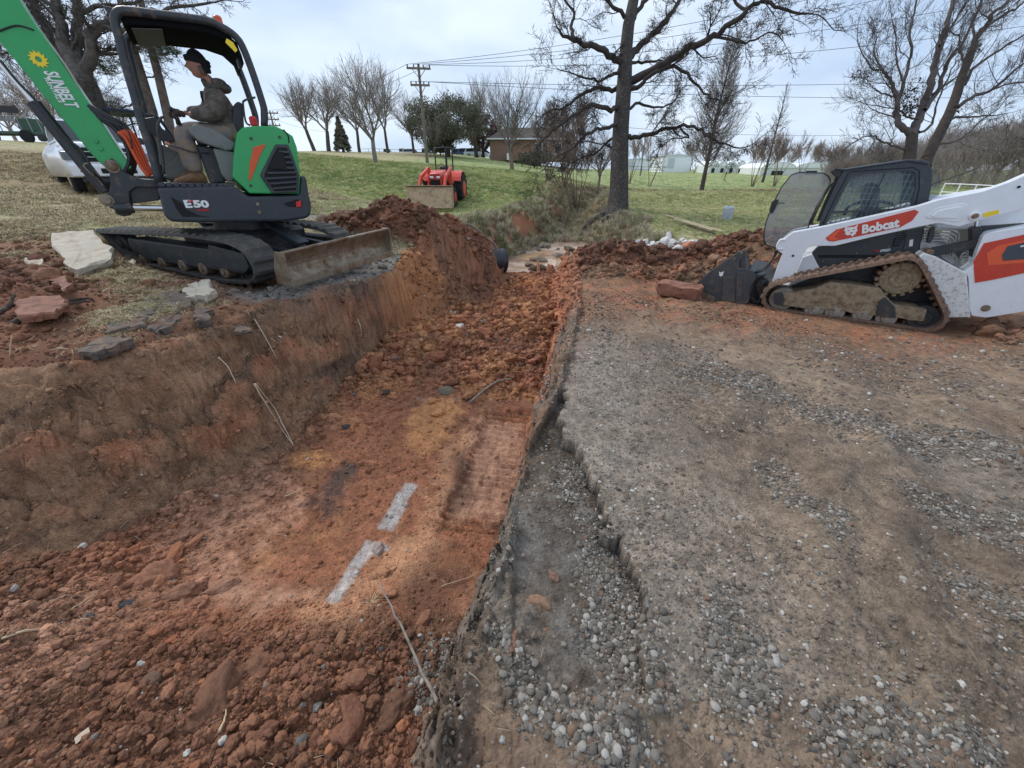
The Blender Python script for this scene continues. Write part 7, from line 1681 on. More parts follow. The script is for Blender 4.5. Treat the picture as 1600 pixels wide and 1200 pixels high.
# pale fence rail behind the loader
def fence(label, a, b, n, h, rails, name, m, group=None, r=.04):
    e = root_at(name, a); tag(e, label, 'fence', group); fr = Frame(a, (1, 0, 0), (0, 1, 0)); P = []
    for k in range(n):
        q_ = a.lerp(b, k/(n-1)); q_.z = ground(q_.x, q_.y); P.append(q_-a); rp(fr, e, 'post', m, lambda mb: mb.cyl(P[-1]-Vector((0, 0, .2)), P[-1]+Vector((0, 0, h)), r, 8))
    for z_ in rails: rp(fr, e, 'rail', m, lambda mb: mb.tube([p+Vector((0, 0, h*z_)) for p in P], r*.8, 6))
    return e
fence('pale rail fence behind the track loader lift arm', Wz(1465, 312, -.3), Wz(1600, 322, -.35), 6, 1.0, (.95, .4), 'rail_fence', M_shed)
fence('thin wire fence on the hilltop left of the evergreen', Wt(560, 240, 85), Wt(700, 243, 80), 9, 1.2, (.95, .5), 'wire_fence', M_wood)
fence('low rail fence behind the oak and the crepe myrtles', Wt(960, 272, 75), Wt(1030, 272, 75), 6, 1.1, (.95, .5), 'rail_fence', M_wood)
# ------------------------------------------------------------------ white pickup behind the boom
tp = Wt(196, 290, 11); RT = root_at('white_pickup', (tp.x, tp.y, 0)); 
yaw = math.atan2(-tp.y, -tp.x)+math.radians(8)      # its nose points at the viewer
gz = ground(tp.x, tp.y); RT.location.z = gz
RF = yawf((tp.x, tp.y, gz), yaw); tag(RT, 'white pickup truck facing the viewer behind the excavator boom', 'pickup')
bpy.context.view_layer.update()
M_wpaint = mat('white_car_paint', sr(232, 234, 238), .25, coat=.6, var=.03)
LN = 0
rp(RF, RT, 'body', M_wpaint, lambda mb: mb.loft([[(x_, -w_, .45), (x_, -w_-.02, .75), (x_, -w_, 1.08), (x_, -w_+.18, tz), (x_, w_-.18, tz), (x_, w_, 1.08), (x_, w_+.02, .75), (x_, w_, .45)] for x_, w_, tz in ((.0, .88, 1.20), (-.08, .96, 1.26), (-.4, 1.0, 1.27), (-1.5, 1.02, 1.34), (-3.6, 1.02, 1.34), (-5.7, 1.02, 1.34))]))
rp(RF, RT, 'cabin', M_wpaint, lambda mb: mb.loft([[(-1.45, -.88, 1.32), (-1.45, .88, 1.32), (-3.75, .88, 1.32), (-3.75, -.88, 1.32)], [(-2.15, -.72, 1.92), (-2.15, .72, 1.92), (-3.6, .74, 1.95), (-3.6, -.74, 1.95)]], smooth=False))
rp(RF, RT, 'windshield', M_glassd, lambda mb: mb.loft([[(-1.48, -.78, 1.37), (-1.48, .78, 1.37), (-1.54, .78, 1.37), (-1.54, -.78, 1.37)], [(-2.08, -.66, 1.87), (-2.08, .66, 1.87), (-2.16, .66, 1.87), (-2.16, -.66, 1.87)]], smooth=False))
for s_ in (-1, 1):
    rp(RF, RT, 'side_window', M_glassd, lambda mb: mb.loft([[(-1.75, s_*.87, 1.38), (-3.5, s_*.87, 1.38), (-3.5, s_*.84, 1.38), (-1.75, s_*.84, 1.38)], [(-2.2, s_*.765, 1.82), (-3.45, s_*.765, 1.82), (-3.45, s_*.74, 1.82), (-2.2, s_*.74, 1.82)]], smooth=False))
    hl = rp(RF, RT, 'headlight', mat('headlight_glass', sr(120, 128, 136), .1, .2), lambda mb: mb.prism(round_poly([(-.32, .86), (.05, .84), (.05, 1.04), (-.28, 1.06)], .03), s_*.64, s_*1.0, .02))
    rp(RF, RT, 'mirror', M_hose, lambda mb: mb.box((-1.8, s_*1.06, 1.42), (.1, .18, .2), bev=.04))
    rp(RF, RT, 'fog_light_recess', M_hole, lambda mb: mb.box((.075, s_*.66, .62), (.03, .3, .13), bev=.03))
    for x_ in (-.95, -4.6):
        wv = rp(RF, RT, 'wheel', M_tyre, lambda mb: mb.cyl((x_, s_*.74, .41), (x_, s_*1.0, .41), .41, 26, bev=.05)); sub(wv, rp(RF, RT, 'rim', M_chrome, lambda mb: mb.cyl((x_, s_*.76, .41), (x_, s_*1.01, .41), .24, 16)))
gr = rp(RF, RT, 'grille', M_hole, lambda mb: mb.box((.03, 0, .96), (.08, 1.2, .38), bev=.05))
for k in range(3): sub(gr, rp(RF, RT, 'grille_bar', M_wpaint if k == 0 else M_chrome, lambda mb: mb.box((.078, 0, .80+k*.125), (.02, 1.1, .018))))
rp(RF, RT, 'bumper', M_wpaint, lambda mb: mb.prism(round_poly([(-.2, .45), (.08, .47), (.1, .72), (.06, .80), (-.2, .80)], .03), -.96, .96, .05))
rp(RF, RT, 'bumper_opening', M_hole, lambda mb: mb.box((.1, 0, .60), (.03, .75, .12), bev=.02))
rp(RF, RT, 'air_dam', M_hose, lambda mb: mb.box((-.05, 0, .38), (.2, 1.6, .16), bev=.03))
me = text_mesh('RAM', .03); xs = [v.co.x for v in me.vertices]; w0_ = max(xs)-min(xs)
for v in me.vertices: X = (v.co.x-min(xs))/w0_; Yv = v.co.y; v.co = (.092, -.26+X*.52, .905+Yv*.13)
me.materials.append(M_chrome); o = link('lettering', me); put(o, RT, RF); sub(gr, o)
# blue-topped buggy behind the excavator's post
bp = Wt(222, 250, 14.5); BF_ = yawf(g_at(bp.x, bp.y), yaw+.3); BG = root_at('utility_buggy', BF_.o); tag(BG, 'small roofed utility buggy behind the pickup, seen past the canopy post', 'buggy')
rp(BF_, BG, 'body', M_green, lambda mb: mb.prism([(-1.4, .4), (-1.4, 1.0), (.3, 1.0), (1.2, .9), (1.3, .5)], -.7, .7, .05)); rp(BF_, BG, 'roof', mat('navy_roof', sr(52, 58, 84), .5), lambda mb: mb.box((-.3, 0, 2.0), (1.9, 1.5, .08), bev=.03))
for x_ in (-1.1, .5):
    for y_ in (-.68, .68): rp(BF_, BG, 'roof_post', M_black, lambda mb: mb.cyl((x_, y_, .9), (x_*.9, y_, 2.0), .03, 8)); rp(BF_, BG, 'wheel', M_tyre, lambda mb: mb.cyl((x_*1.0-.0, y_-.12, .32), (x_, y_+.12, .32), .32, 16, bev=.03))
# green scissor/boom lift equipment on the bank
M_dkgreen = mat('equipment_green', sr(62, 92, 76), .6, dirt=sr(110, 104, 92), damt=.3)
M_galv = mat('galvanised', sr(140, 146, 150), .5, .3, var=.1)
lp = Wt(34, 216, 25); LF_ = yawf(g_at(lp.x, lp.y, -.1), math.radians(12)); LT = root_at('equipment_trailer', LF_.o); tag(LT, 'green and grey railed equipment trailer parked at the top of the dirt bank', 'trailer')
rp(LF_, LT, 'deck', M_dkgreen, lambda mb: mb.box((.4, 0, .55), (4.6, 1.8, .16), bev=.02)); rp(LF_, LT, 'deck', M_galv, lambda mb: mb.box((-2.2, 0, 1.35), (3.4, 1.8, .12)))
rp(LF_, LT, 'engine_box', M_dkgreen, lambda mb: mb.box((1.0, -.2, 1.0), (.9, .8, .7), bev=.04)); rp(LF_, LT, 'side_panel', M_hose, lambda mb: mb.box((.55, -.92, 1.75), (1.3, .05, .36))); rp(LF_, LT, 'side_panel', M_hose, lambda mb: mb.box((-1.6, -.94, 1.72), (2.6, .05, .3)))
for k in range(12):
    x_ = -3.8+k*.52; rp(LF_, LT, 'rail_post', M_galv, lambda mb: mb.cyl((x_, -.9, .6), (x_, -.9, 2.35 if k < 11 else 2.1), .025, 6))
for z_ in (1.45, 1.9, 2.35): rp(LF_, LT, 'rail', M_galv, lambda mb: mb.tube([(-3.9, -.9, z_), (1.9, -.9, z_-.05), (2.5, -.9, z_-1.1)], .022, 6))
rp(LF_, LT, 'jib', M_galv, lambda mb: mb.bar((-.6, -.8, 1.4), (-1.4, -.8, 3.9), .1, .12)); rp(LF_, LT, 'wheel', M_tyre, lambda mb: mb.cyl((1.0, -1.05, .35), (1.0, -.85, .35), .35, 18, bev=.03)); rp(LF_, LT, 'wheel', M_tyre, lambda mb: mb.cyl((-.8, -1.05, .35), (-.8, -.85, .35), .35, 18, bev=.03))
# ------------------------------------------------------------------ orange tractor with its front loader
tp = Wt(685, 326, 18.0); gz = ground(tp.x, tp.y); TRF = yawf((tp.x, tp.y, gz), math.atan2(-tp.y, -tp.x)-math.radians(15)); TR = root_at('orange_tractor', (tp.x, tp.y, gz)); tag(TR, 'orange-red farm tractor with front loader and folded-up roll bar facing the viewer on the lawn', 'tractor')
M_tor = mat('tractor_orange', sr(222, 72, 52), .4, coat=.2, dirt=sr(150, 110, 90), damt=.12, var=.05)
tr_ = lambda nm, m, fn: rp(TRF, TR, nm, m, fn)
hd_ = tr_('hood', M_tor, lambda mb: mb.loft([[(x_, -w_, z0_), (x_, -w_, z1_-.12), (x_, -w_*.7, z1_), (x_, w_*.7, z1_), (x_, w_, z1_-.12), (x_, w_, z0_)] for x_, w_, z0_, z1_ in ((.0, .33, .95, 1.42), (.12, .27, .95, 1.36), (-.6, .36, .9, 1.5), (-1.2, .36, .9, 1.55))][::1]))
sub(hd_, tr_('grille', M_hole, lambda mb: mb.box((.14, 0, 1.05), (.06, .44, .2), bev=.02)))
for s_ in (-1, 1): sub(hd_, tr_('headlight', mat('lamp_glass', sr(225, 225, 220), .15), lambda mb: mb.prism(round_poly([(-.12, 1.2), (.0, 1.2), (.02, 1.3), (-.12, 1.32)], .02), s_*.05, s_*.24, .01) if False else mb.box((.13, s_*.15, 1.24), (.06, .17, .09), bev=.02)))
for s_ in (-1, 1):
    tr_('rear_tyre', M_tyre, lambda mb: [mb.cyl((-1.7, s_*.55, .72), (-1.7, s_*.95, .72), .70, 30, bev=.06)]+[mb.box((-1.7+.71*math.cos(t), s_*(.65 if k % 2 else .85), .72+.71*math.sin(t)), (.09, .22, .06), Matrix.Rotation(-t+PI/2, 3, 'Y')) for k, t in enumerate([2*PI*k/28 for k in range(28)])] and None)
    tr_('front_tyre', M_tyre, lambda mb: [mb.cyl((-.15, s_*.55, .43), (-.15, s_*.82, .43), .42, 24, bev=.04)]+[mb.box((-.15+.43*math.cos(t), s_*(.62 if k % 2 else .75), .43+.43*math.sin(t)), (.06, .14, .04), Matrix.Rotation(-t+PI/2, 3, 'Y')) for k, t in enumerate([2*PI*k/22 for k in range(22)])] and None)
    tr_('rear_rim', M_tor, lambda mb: mb.cyl((-1.7, s_*.6, .72), (-1.7, s_*.97, .72), .34, 20, bev=.02)); tr_('front_rim', M_tor, lambda mb: mb.cyl((-.15, s_*.6, .43), (-.15, s_*.83, .43), .22, 18, bev=.02))
    tr_('fender', M_tor, lambda mb: mb.prism([(-1.7+.80*math.cos(t), .72+.80*math.sin(t)) for t in [PI*.15+PI*.7*k/8 for k in range(9)]]+[(-1.7+.74*math.cos(t), .72+.74*math.sin(t)) for t in [PI*.85-PI*.7*k/8 for k in range(9)]], s_*.42, s_*.92, .01))
    tr_('loader_post', M_tor, lambda mb: mb.bar((-.75, s_*.5, .55), (-.75, s_*.5, 1.62), .12, .14, .01)); tr_('loader_arm', M_tor, lambda mb: (mb.bar((-.75, s_*.52, 1.6), (.45, s_*.56, 1.25), .1, .15, .01), mb.bar((.45, s_*.56, 1.27), (1.05, s_*.56, .55), .1, .15, .01)))
    tr_('loader_cylinder', M_black, lambda mb: mb.cyl((-.7, s_*.52, .8), (.35, s_*.54, 1.15), .04, 10)); tr_('roll_bar_leg', M_black, lambda mb: mb.cyl((-1.75, s_*.42, 1.2), (-1.78, s_*.42, 2.4), .035, 8)); tr_('guard_bar', M_tor, lambda mb: mb.cyl((.25, s_*.3, .6), (.25, s_*.3, 1.15), .03, 8))
tr_('roll_bar_top', M_black, lambda mb: mb.tube(smooth_poly([(-1.78, -.42, 2.35), (-1.78, -.36, 2.46), (-1.78, .36, 2.46), (-1.78, .42, 2.35)], 4), .035, 8))
tr_('exhaust', M_hose, lambda mb: mb.tube(smooth_poly([(-.5, .40, 1.3), (-.5, .42, 2.0), (-.5, .42, 2.25), (-.42, .42, 2.32)], 3), .05, 10)); tr_('seat', M_hose, lambda mb: mb.box((-1.75, 0, 1.45), (.12, .5, .5), bev=.05)); tr_('steering_wheel', M_hose, lambda mb: mb.tube([(-1.25+.05*math.cos(t), .19*math.sin(t), 1.62+.17*math.cos(t)) for t in [2*PI*k/16 for k in range(16)]], .018, 6, closed=True))
tr_('axle', M_black, lambda mb: (mb.box((-.15, 0, .5), (.2, 1.1, .2), bev=.02), mb.box((-.7, 0, .75), (1.6, .4, .5), bev=.03), mb.box((-1.7, 0, .8), (.5, 1.1, .4), bev=.03)))
tr_('guard_bar', M_tor, lambda mb: mb.box((.27, 0, .85), (.04, .64, .05)))
M_tbk = mat('dusty_bucket', sr(186, 158, 126), .6, .1, dirt=sr(136, 104, 80), damt=.4, dscale=3)
tr_('loader_bucket', M_tbk, lambda mb: mb.prism([(1.0, .15), (1.0, .85), (1.08, .92), (1.2, .9), (1.3, .6), (1.42, .22), (1.5, .08), (1.2, .06)], -1.0, 1.0, .01))
tr_('bucket_edge', M_steel, lambda mb: mb.box((1.16, 0, .93), (.26, 2.02, .03), bev=.006))
tr_('cloth_bundle', mat('blue_cloth', sr(70, 112, 190), .9, bump=.5, bscale=8), lambda mb: mb.ball((.55, .62, .62), (.22, .2, .14), 3))
# ------------------------------------------------------------------ puddles, pipe, slabs, rubble, sticks, grass
def water(name, u, v, z, rx, ry, seed, colr):
    c = Wz(u, v, z); n = 40; g = random.Random(seed); V = [(c.x, c.y, z)]; ph = [g.random()*6 for _ in range(4)]
    for k in range(n):
        t = 2*PI*k/n; r = 1+.18*math.sin(2*t+ph[0])+.12*math.sin(3*t+ph[1])+.07*math.sin(5*t+ph[2]); V.append((c.x+math.cos(t)*rx*r, c.y+math.sin(t)*ry*r, z))
    me = bpy.data.meshes.new(name); me.from_pydata(V, [], [(0, k+1, (k+1) % n+1) for k in range(n)]); m = mat('muddy_water_%d' % seed, colr, .06, var=.08, dscale=2); me.materials.append(m)
    o = link(name, me); tag(o, kind='structure'); return o
def gz_px(u, v, z=-1.0):
    p = surf(u, v, z); return p
water('water', 872, 404, -1.085, 1.9, 1.9, 1, sr(196, 158, 122)); water('water', 868, 434, -1.0, .62, .34, 2, sr(204, 152, 98))
gq = np.random.default_rng(91)
for k in range(26):
    xx, yy = float(1.3+gq.normal()*.9), float(gq.uniform(11.2, 16)); zz = ground(xx, yy); sz_ = float(np.clip(.12*np.exp(.5*gq.normal()), .05, .32))
    one('rock', (CHB+CLB)[k % 6], (xx, yy, zz+sz_*.15), (sz_, sz_*.8, sz_*.55), (float(gq.normal()*.3), float(gq.normal()*.3), float(gq.random()*6)), np.array(C((132, 120, 104)))*gq.uniform(.6, 1.3), SET[4])
# black corrugated culvert end sticking out of the spoil
cp = surf(784, 412, -.6); M_pipeb = mat('black_corrugated_plastic', sr(38, 40, 44), .45, dirt=sr(110, 84, 66), damt=.25, dscale=5)
c0 = Wt(771, 408, 9.6); cd = Vector((.62, .30, -.06)).normalized()
rings = []; rr0 = .31
CUL = root_at('culvert_pipe', c0); tag(CUL, 'black corrugated drain pipe end sticking out of the red spoil above the stream', 'pipe')
mb = MB(); R_ = []
q1 = cd.cross(Vector((0, 0, 1))).normalized(); q2 = cd.cross(q1).normalized()
for i in range(25):
    s_ = -.95+i*.05; r = rr0*(1.0 if i % 4 < 2 else .93); R_.append([cd*s_+(q1*math.cos(2*PI*k/28)+q2*math.sin(2*PI*k/28))*r for k in range(28)])
for i in range(24, -1, -4): R_.append([cd*(-.95+i*.05)+(q1*math.cos(2*PI*k/28)+q2*math.sin(2*PI*k/28))*rr0*.86 for k in range(28)])
mb.loft(R_, caps=False); o = mb.build('corrugated_pipe', M_pipeb, CUL)
mb = MB(); mb.tube([cd*.26+(q1*math.cos(2*PI*k/28)+q2*math.sin(2*PI*k/28))*rr0*.93 for k in range(28)], .022, 6, closed=True); mb.build('pipe_rim', M_pipeb, CUL)
mb = MB(); mb.tube(smooth_poly([Wt(700, 350, 8.9)*1, Wt(735, 352, 9.1), Wt(760, 372, 9.4), Wt(773, 382, 9.5), Wt(775, 398, 9.6)], 4), [.03]*17, 8); o = mb.build('bent_root', M_bark3); tag(o, 'thick pale root bending over the spoil above the black pipe', 'root')
# slabs
M_conc = mat('broken_concrete', sr(186, 176, 158), .9, dirt=sr(156, 124, 102), damt=.38, dscale=3, bump=.6, bscale=30)
M_asph = mat('broken_asphalt', sr(78, 75, 72), .9, dirt=sr(124, 100, 82), damt=.62, dscale=6, bump=.9, bscale=40)
M_clayt = mat('clay_covered_concrete', sr(150, 104, 84), .95, dirt=sr(96, 62, 50), damt=.5, dscale=4, bump=.7, bscale=24)
def slab(name, label, cat, px, z, th, m, seed, tilt=(0, 0), rough=.02, group=None, lift=0, zs=None):
    """a broken plate whose top outline is given; px on a plane at height z"""
    if z is None: cu, cv = sum(p[0] for p in px)/len(px), sum(p[1] for p in px)/len(px); z = surf(cu, cv, 0).z+th*.35
    P = [Wz(u, v, z) for u, v in px]; c = sum(P, Vector())/len(P); g = random.Random(seed); out = []
    for i, p in enumerate(P):
        q_ = P[(i+1) % len(P)]
        for k in range(4):
            a = p.lerp(q_, k/4); out.append(Vector((a.x-c.x+g.gauss(0, rough), a.y-c.y+g.gauss(0, rough), 0)))
    bm = bmesh.new(); rings = []
    for zz, sc in ((0, .97), (-.012, 1.0), (-th*.5, 1.0), (-th, .94)):
        rings.append([bm.verts.new((v.x*sc+g.gauss(0, rough*.25), v.y*sc+g.gauss(0, rough*.25), zz+g.gauss(0, th*.05)+v.x*tilt[0]+v.y*tilt[1])) for v in out])
    n = len(out); ctr = bm.verts.new((0, 0, g.gauss(0, .004))); inner = [bm.verts.new((v.x*.5, v.y*.5, g.gauss(0, th*.05)+v.x*.5*tilt[0]+v.y*.5*tilt[1])) for v in out]
    for k in range(n):
        j = (k+1) % n; bm.faces.new((ctr, inner[k], inner[j])); bm.faces.new((inner[k], rings[0][k], rings[0][j], inner[j]))
        for A, B in zip(rings[:-1], rings[1:]): bm.faces.new((A[k], B[k], B[j], A[j]))
    bm.faces.new(rings[-1]); bmesh.ops.recalc_face_normals(bm, faces=bm.faces); me = bpy.data.meshes.new(name); bm.to_mesh(me); bm.free(); me.materials.append(m)
    o = link(name, me); o.location = c+Vector((0, 0, lift-(.025 if name == 'asphalt_chunk' else 0))); tag(o, label, cat, group); return o
slab('concrete_slab', 'pale broken concrete slab tilted up beside the excavator track tip', 'concrete slab', [(80,374),(150,371),(171,388),(168,397),(108,408),(92,398)], .58, .13, M_conc, 1, (0, .12))
slab('concrete_slab', 'pale flat concrete piece half buried in red soil left of the tilted slab', 'concrete slab', [(22,384),(60,376),(80,384),(68,398),(62,414),(40,404)], .52, .08, M_conc, 2, (.05, .08))
slab('concrete_slab', 'small grey slab piece under the rear end of the excavator track', 'concrete slab', [(188,414),(205,404),(216,414),(206,420)], .40, .08, M_conc, 3)
slab('clay_slab', 'broad flat orange-brown clay plate left of the black sticks', 'clay plate', [(20,470),(50,462),(100,466),(108,474),(80,486),(30,490)], .48, .07, M_clayt, 4, (.02, .05))
slab('clay_slab', 'narrow upturned clay plate above the orange-brown one', 'clay plate', [(80,430),(98,428),(112,446),(100,454),(86,444)], .54, .05, M_clayt, 5, (.1, .1))
slab('concrete_chunk', 'white-topped broken concrete chunk below the middle of the excavator track', 'concrete chunk', [(286,452),(300,446),(326,441),(331,452),(318,460),(292,460)], .38, .09, M_conc, 6, (0, .1))
slab('asphalt_chunk', 'grey asphalt slab with black broken edge left of the white-topped chunk', 'asphalt chunk', [(229,465),(246,456),(290,454),(297,466),(280,480),(246,482)], .37, .10, M_asph, 7, (0, .10), .03)
slab('asphalt_chunk', 'wide low asphalt slab lying nearest the black sticks', 'asphalt chunk', [(146,505),(164,484),(200,481),(232,486),(226,500),(170,510)], .35, .07, M_asph, 8, (0, .06), .03)
slab('asphalt_chunk', 'long narrow black asphalt strip along the bank edge', 'asphalt chunk', [(232,504),(240,497),(280,486),(284,492),(262,505),(238,510)], .33, .09, M_asph, 9, (0, .08), .02)
slab('asphalt_chunk', 'long thin black asphalt strip nearest the camera on the bank edge', 'asphalt chunk', [(122,540),(150,526),(192,520),(196,526),(160,541),(140,545)], .32, .07, M_asph, 10, (0, .06), .02)
slab('asphalt_chunk', 'small square black asphalt lump at the right end of the chunks', 'asphalt chunk', [(301,488),(308,478),(324,480),(325,492),(306,496)], .33, .08, M_asph, 11, (0, .05), .02)
slab('asphalt_chunk', 'small flat black crumb of asphalt below the right end of the chunks', 'asphalt chunk', [(352,504),(372,502),(386,512),(368,516)], None, .04, M_asph, 12, (0, 0), .02)
slab('asphalt_chunk', 'dark thin asphalt strip lying on the grey pad at the trench edge', 'asphalt chunk', [(910,552),(925,549),(965,553),(971,560),(950,562),(915,558)], None, .05, M_asph, 13, (0, 0), .012)
slab('asphalt_chunk', 'small pointed black asphalt chip right of the thin strip', 'asphalt chunk', [(966,568),(982,563),(992,571),(978,576)], None, .03, M_asph, 14, (0, 0), .01)
slab('asphalt_chunk', 'flat grey asphalt plate with black left edge sunk in the gravel of the pad', 'asphalt chunk', [(1424,802),(1440,794),(1475,800),(1498,814),(1490,832),(1455,836),(1430,824)], None, .045, M_asph, 15, (0, 0), .005)
slab('concrete_slab', 'thick reddish-brown concrete slab pushed by the black bucket', 'concrete slab', [z5(360,530), z5(440,512), z5(740,560), z5(735,590), z5(720,605), z5(370,555)], -.12, .18, M_clayt, 16, (0, 0), .02, lift=.0)
slab('stone_block', 'square grey stone block standing in the stream bed', 'block', [(888,398),(902,392),(920,396),(916,406),(892,408)], -.72, .30, mat('stream_block', sr(128, 122, 104), .9, dirt=sr(84, 78, 64), damt=.4, bump=.5), 17, (0, 0), .02)
pb = surf(1140, 334, -.2)
o = slab('utility_box', 'small pale grey block standing alone in the right-hand field', 'block', [(1132,322),(1147,322),(1148,325),(1131,325)], .25, .42, mat('grey_block', sr(176, 180, 184), .8, var=.08), 18, (0, 0), .01)
# rubble of white rocks
M_rub = mat('white_rock', sr(216, 210, 204), .9, dirt=sr(168, 140, 124), damt=.3, dscale=8, bump=.4)
M_rubr = mat('red_stained_rock', sr(190, 122, 92), .9, dirt=sr(150, 90, 70), damt=.3, bump=.4)
RB = [rock_mesh('rubble_shape%d' % i, 80+i, 2, .8, .25, True) for i in range(4)]
RLAB = ['angular white rubble rock', 'flat white rubble rock', 'pale grey rubble rock', 'small white rubble rock']
for i, (X, Y, w_, m_) in enumerate(((200,228,52,0),(255,205,48,0),(285,238,44,0),(325,215,50,0),(385,215,60,0),(455,150,60,0),(430,185,70,0),(480,200,62,0),(420,245,52,0),(470,250,46,0),(550,145,66,0),(565,180,40,0),(525,245,60,0),(550,285,50,0),(612,255,88,1),(590,200,50,0),(640,195,44,0),(665,190,40,0),(745,255,34,0),(822,305,44,2),(500,285,38,0),(350,238,38,0),(520,205,40,0))):
    u, v = z5(X, Y); p = Wz(u, v, .02+(310-Y)*.0012); p = Wt(u, v, 8.6+(230-Y)*.006); gzz = ground(p.x, p.y); p.z = max(p.z-.02, gzz+.03) if p.z-gzz < .5 else gzz+.1
    me = RB[i % 4].copy(); me.materials.append((M_rub, M_rubr, M_clayt)[m_]); s_ = w_/5.333/FPX*8.7*.66
    o = link('rubble_rock', me); o.location = p; o.scale = (s_*1.1, s_, s_*.85); o.rotation_euler = (random.gauss(0, .5), random.gauss(0, .5), random.random()*6)
    tag(o, 'large orange-red rock at the right end of the white rubble heap' if m_ == 1 else 'reddish rock lying apart to the right of the white rubble heap' if m_ == 2 else 'leftmost white rock of the rubble heap' if i == 0 else 'white rock lying apart between the rubble heap and the reddish rock' if i == 18 else 'white rock in the rubble heap on the red soil', 'rock', 'rubble rocks on the red soil')
# lumber
for i, (a, b, w_, lb, m_) in enumerate((((1040,340),(1128,366),.10,'longest pale board lying on the field behind the rubble', M_woodn), ((1066,350),(1112,364),.09,'short pale board beside the long one', M_woodn), ((1052,348),(1085,356),.08,'thin pale board between the two others', M_woodn), ((1072,356),(1116,370),.07,'dark wet board under the pale boards', M_bark2))):
    p, q_ = surf(a[0], a[1], -.2), surf(b[0], b[1], -.3); mb = MB(); mb.bar(p+Vector((0, 0, .09+.02*i*(m_ is M_woodn))), q_+Vector((0, 0, .09)), w_, .035, .004); o = mb.build('board', m_); tag(o, lb, 'board', 'boards lying on the field')
# the wooden-looking broken piece on the spoil at the left
me = RB[1].copy(); me.materials.append(mat('log_piece', sr(160, 132, 104), .9, dirt=sr(86, 66, 52), damt=.5, bump=.6)); o = link('rock', me); o.location = Wt(602, 320, 8.4); o.scale = (.2, .12, .11); o.rotation_euler = (.3, .2, .4); tag(o, 'tan angular rock on the left end of the spoil heap', 'rock')
# sticks
def stick(label, pts, r, m, cat='stick', side=None, group=None, name='stick'):
    P = smooth_poly(pts, 4); n = len(P); g = random.Random(len(label)); P = [p+Vector((g.gauss(0, r*.3), g.gauss(0, r*.3), g.gauss(0, r*.3))) for p in P]
    mb = MB(); mb.tube(P, [r*(1-.6*i/(n-1)) for i in range(n)], 7)
    for (k, d, L_) in (side or []):
        a = P[k]; mb.tube([a, a+Vector(d)*L_*.5, a+Vector(d)*L_+Vector((0, 0, -.01))], [r*.4, r*.3, r*.12], 5)
    o = mb.build(name, m); tag(o, label, cat, group); return o
sp = lambda u, v, z=-.6, up=.015: surf(u, v, z)+Vector((0, 0, up))
M_stick = mat('grey_stick', sr(140, 128, 116), .9, dirt=sr(90, 78, 68), damt=.4, dscale=12, bump=.4); M_strawm = mat('dry_stalk', sr(196, 176, 140), .9, var=.2); M_darkst = mat('dark_branch', sr(92, 78, 68), .95, dirt=sr(52, 44, 40), damt=.5, dscale=8, bump=.6)
stick('long thin grey root standing out of the orange clay in the foreground', [sp(716, 1170, -.4, -.01), Wt(690, 1110, 1.48), Wt(660, 1050, 1.66), Wt(630, 985, 1.88), Wt(608, 940, 2.05), Wt(590, 908, 2.2)], .0095, M_stick)
stick('pale twig lying in the lower left corner of the trench', [sp(-5, 1005), sp(40, 988), sp(75, 985), sp(110, 958), sp(142, 936)], .007, M_strawm)
stick('dark forked branch lying on the left ground across the clay', [sp(15, 512, .45, .03), sp(60, 500, .45, .05), sp(100, 482, .45, .06), sp(150, 474, .42, .05)], .03, M_darkst, 'branch')
stick('second dark branch just above the forked one', [sp(40, 508, .45, .05), sp(90, 492, .45, .08), sp(125, 486, .45, .08), sp(146, 478, .42, .06)], .022, M_darkst, 'branch')
stick('short dark branch leaning up at the far left', [sp(2, 495, .45, .03), Wt(14, 478, 3.4), Wt(24, 458, 3.45)], .022, M_darkst, 'branch')
stick('dark curved branch lying at the far left edge', [sp(-10, 500, .45, .03), sp(20, 488, .45, .06), sp(45, 480, .45, .06)], .025, M_darkst, 'branch')
stick('thin pale stalk standing upright at the left bank edge', [sp(16, 556, .3, 0), Wt(16, 524, 2.9)], .007, M_strawm)
stick('pale broken twig on the clods at the bottom left', [sp(345, 1145), sp(352, 1130), sp(355, 1112)], .006, M_strawm)
stick('thin dry root curving on the dark soil beside the wall', [sp(690, 918), sp(730, 905), sp(755, 893)], .003, M_strawm, 'root')
stick('small pale splinter lying on the trench floor', [sp(446, 778), sp(470, 768)], .006, M_strawm); stick('brown stick lying at the head of the tread marks', [sp(735, 632, -.8, .03), sp(775, 602, -.8, .04), sp(800, 596, -.8, .04)], .018, M_stick)
stick('bare twig on top of the red spoil heap', [sp(618, 335, .6, .05), sp(650, 325, .8, .05), sp(682, 322, .8, .06)], .012, M_darkst)
M_root = mat('pale_root', sr(206, 190, 168), .9, var=.1)
for i, (off, lb) in enumerate(((0, 'outer one of the two pale hair roots hanging on the left bank face'), (9, 'inner one of the two pale hair roots hanging on the left bank face'))):
    stick(lb, [surf(402+off*.2, 606, 0)+Vector((0, -.02, .05)), surf(418+off, 638, -.3)+Vector((.03, -.03, .04)), surf(440+off*.6, 672, -.5)+Vector((.03, -.03, .03)), surf(459, 699, -.8)+Vector((0, 0, .02))], .005, M_root, 'root', group='hair roots on the bank', name='hanging_root')
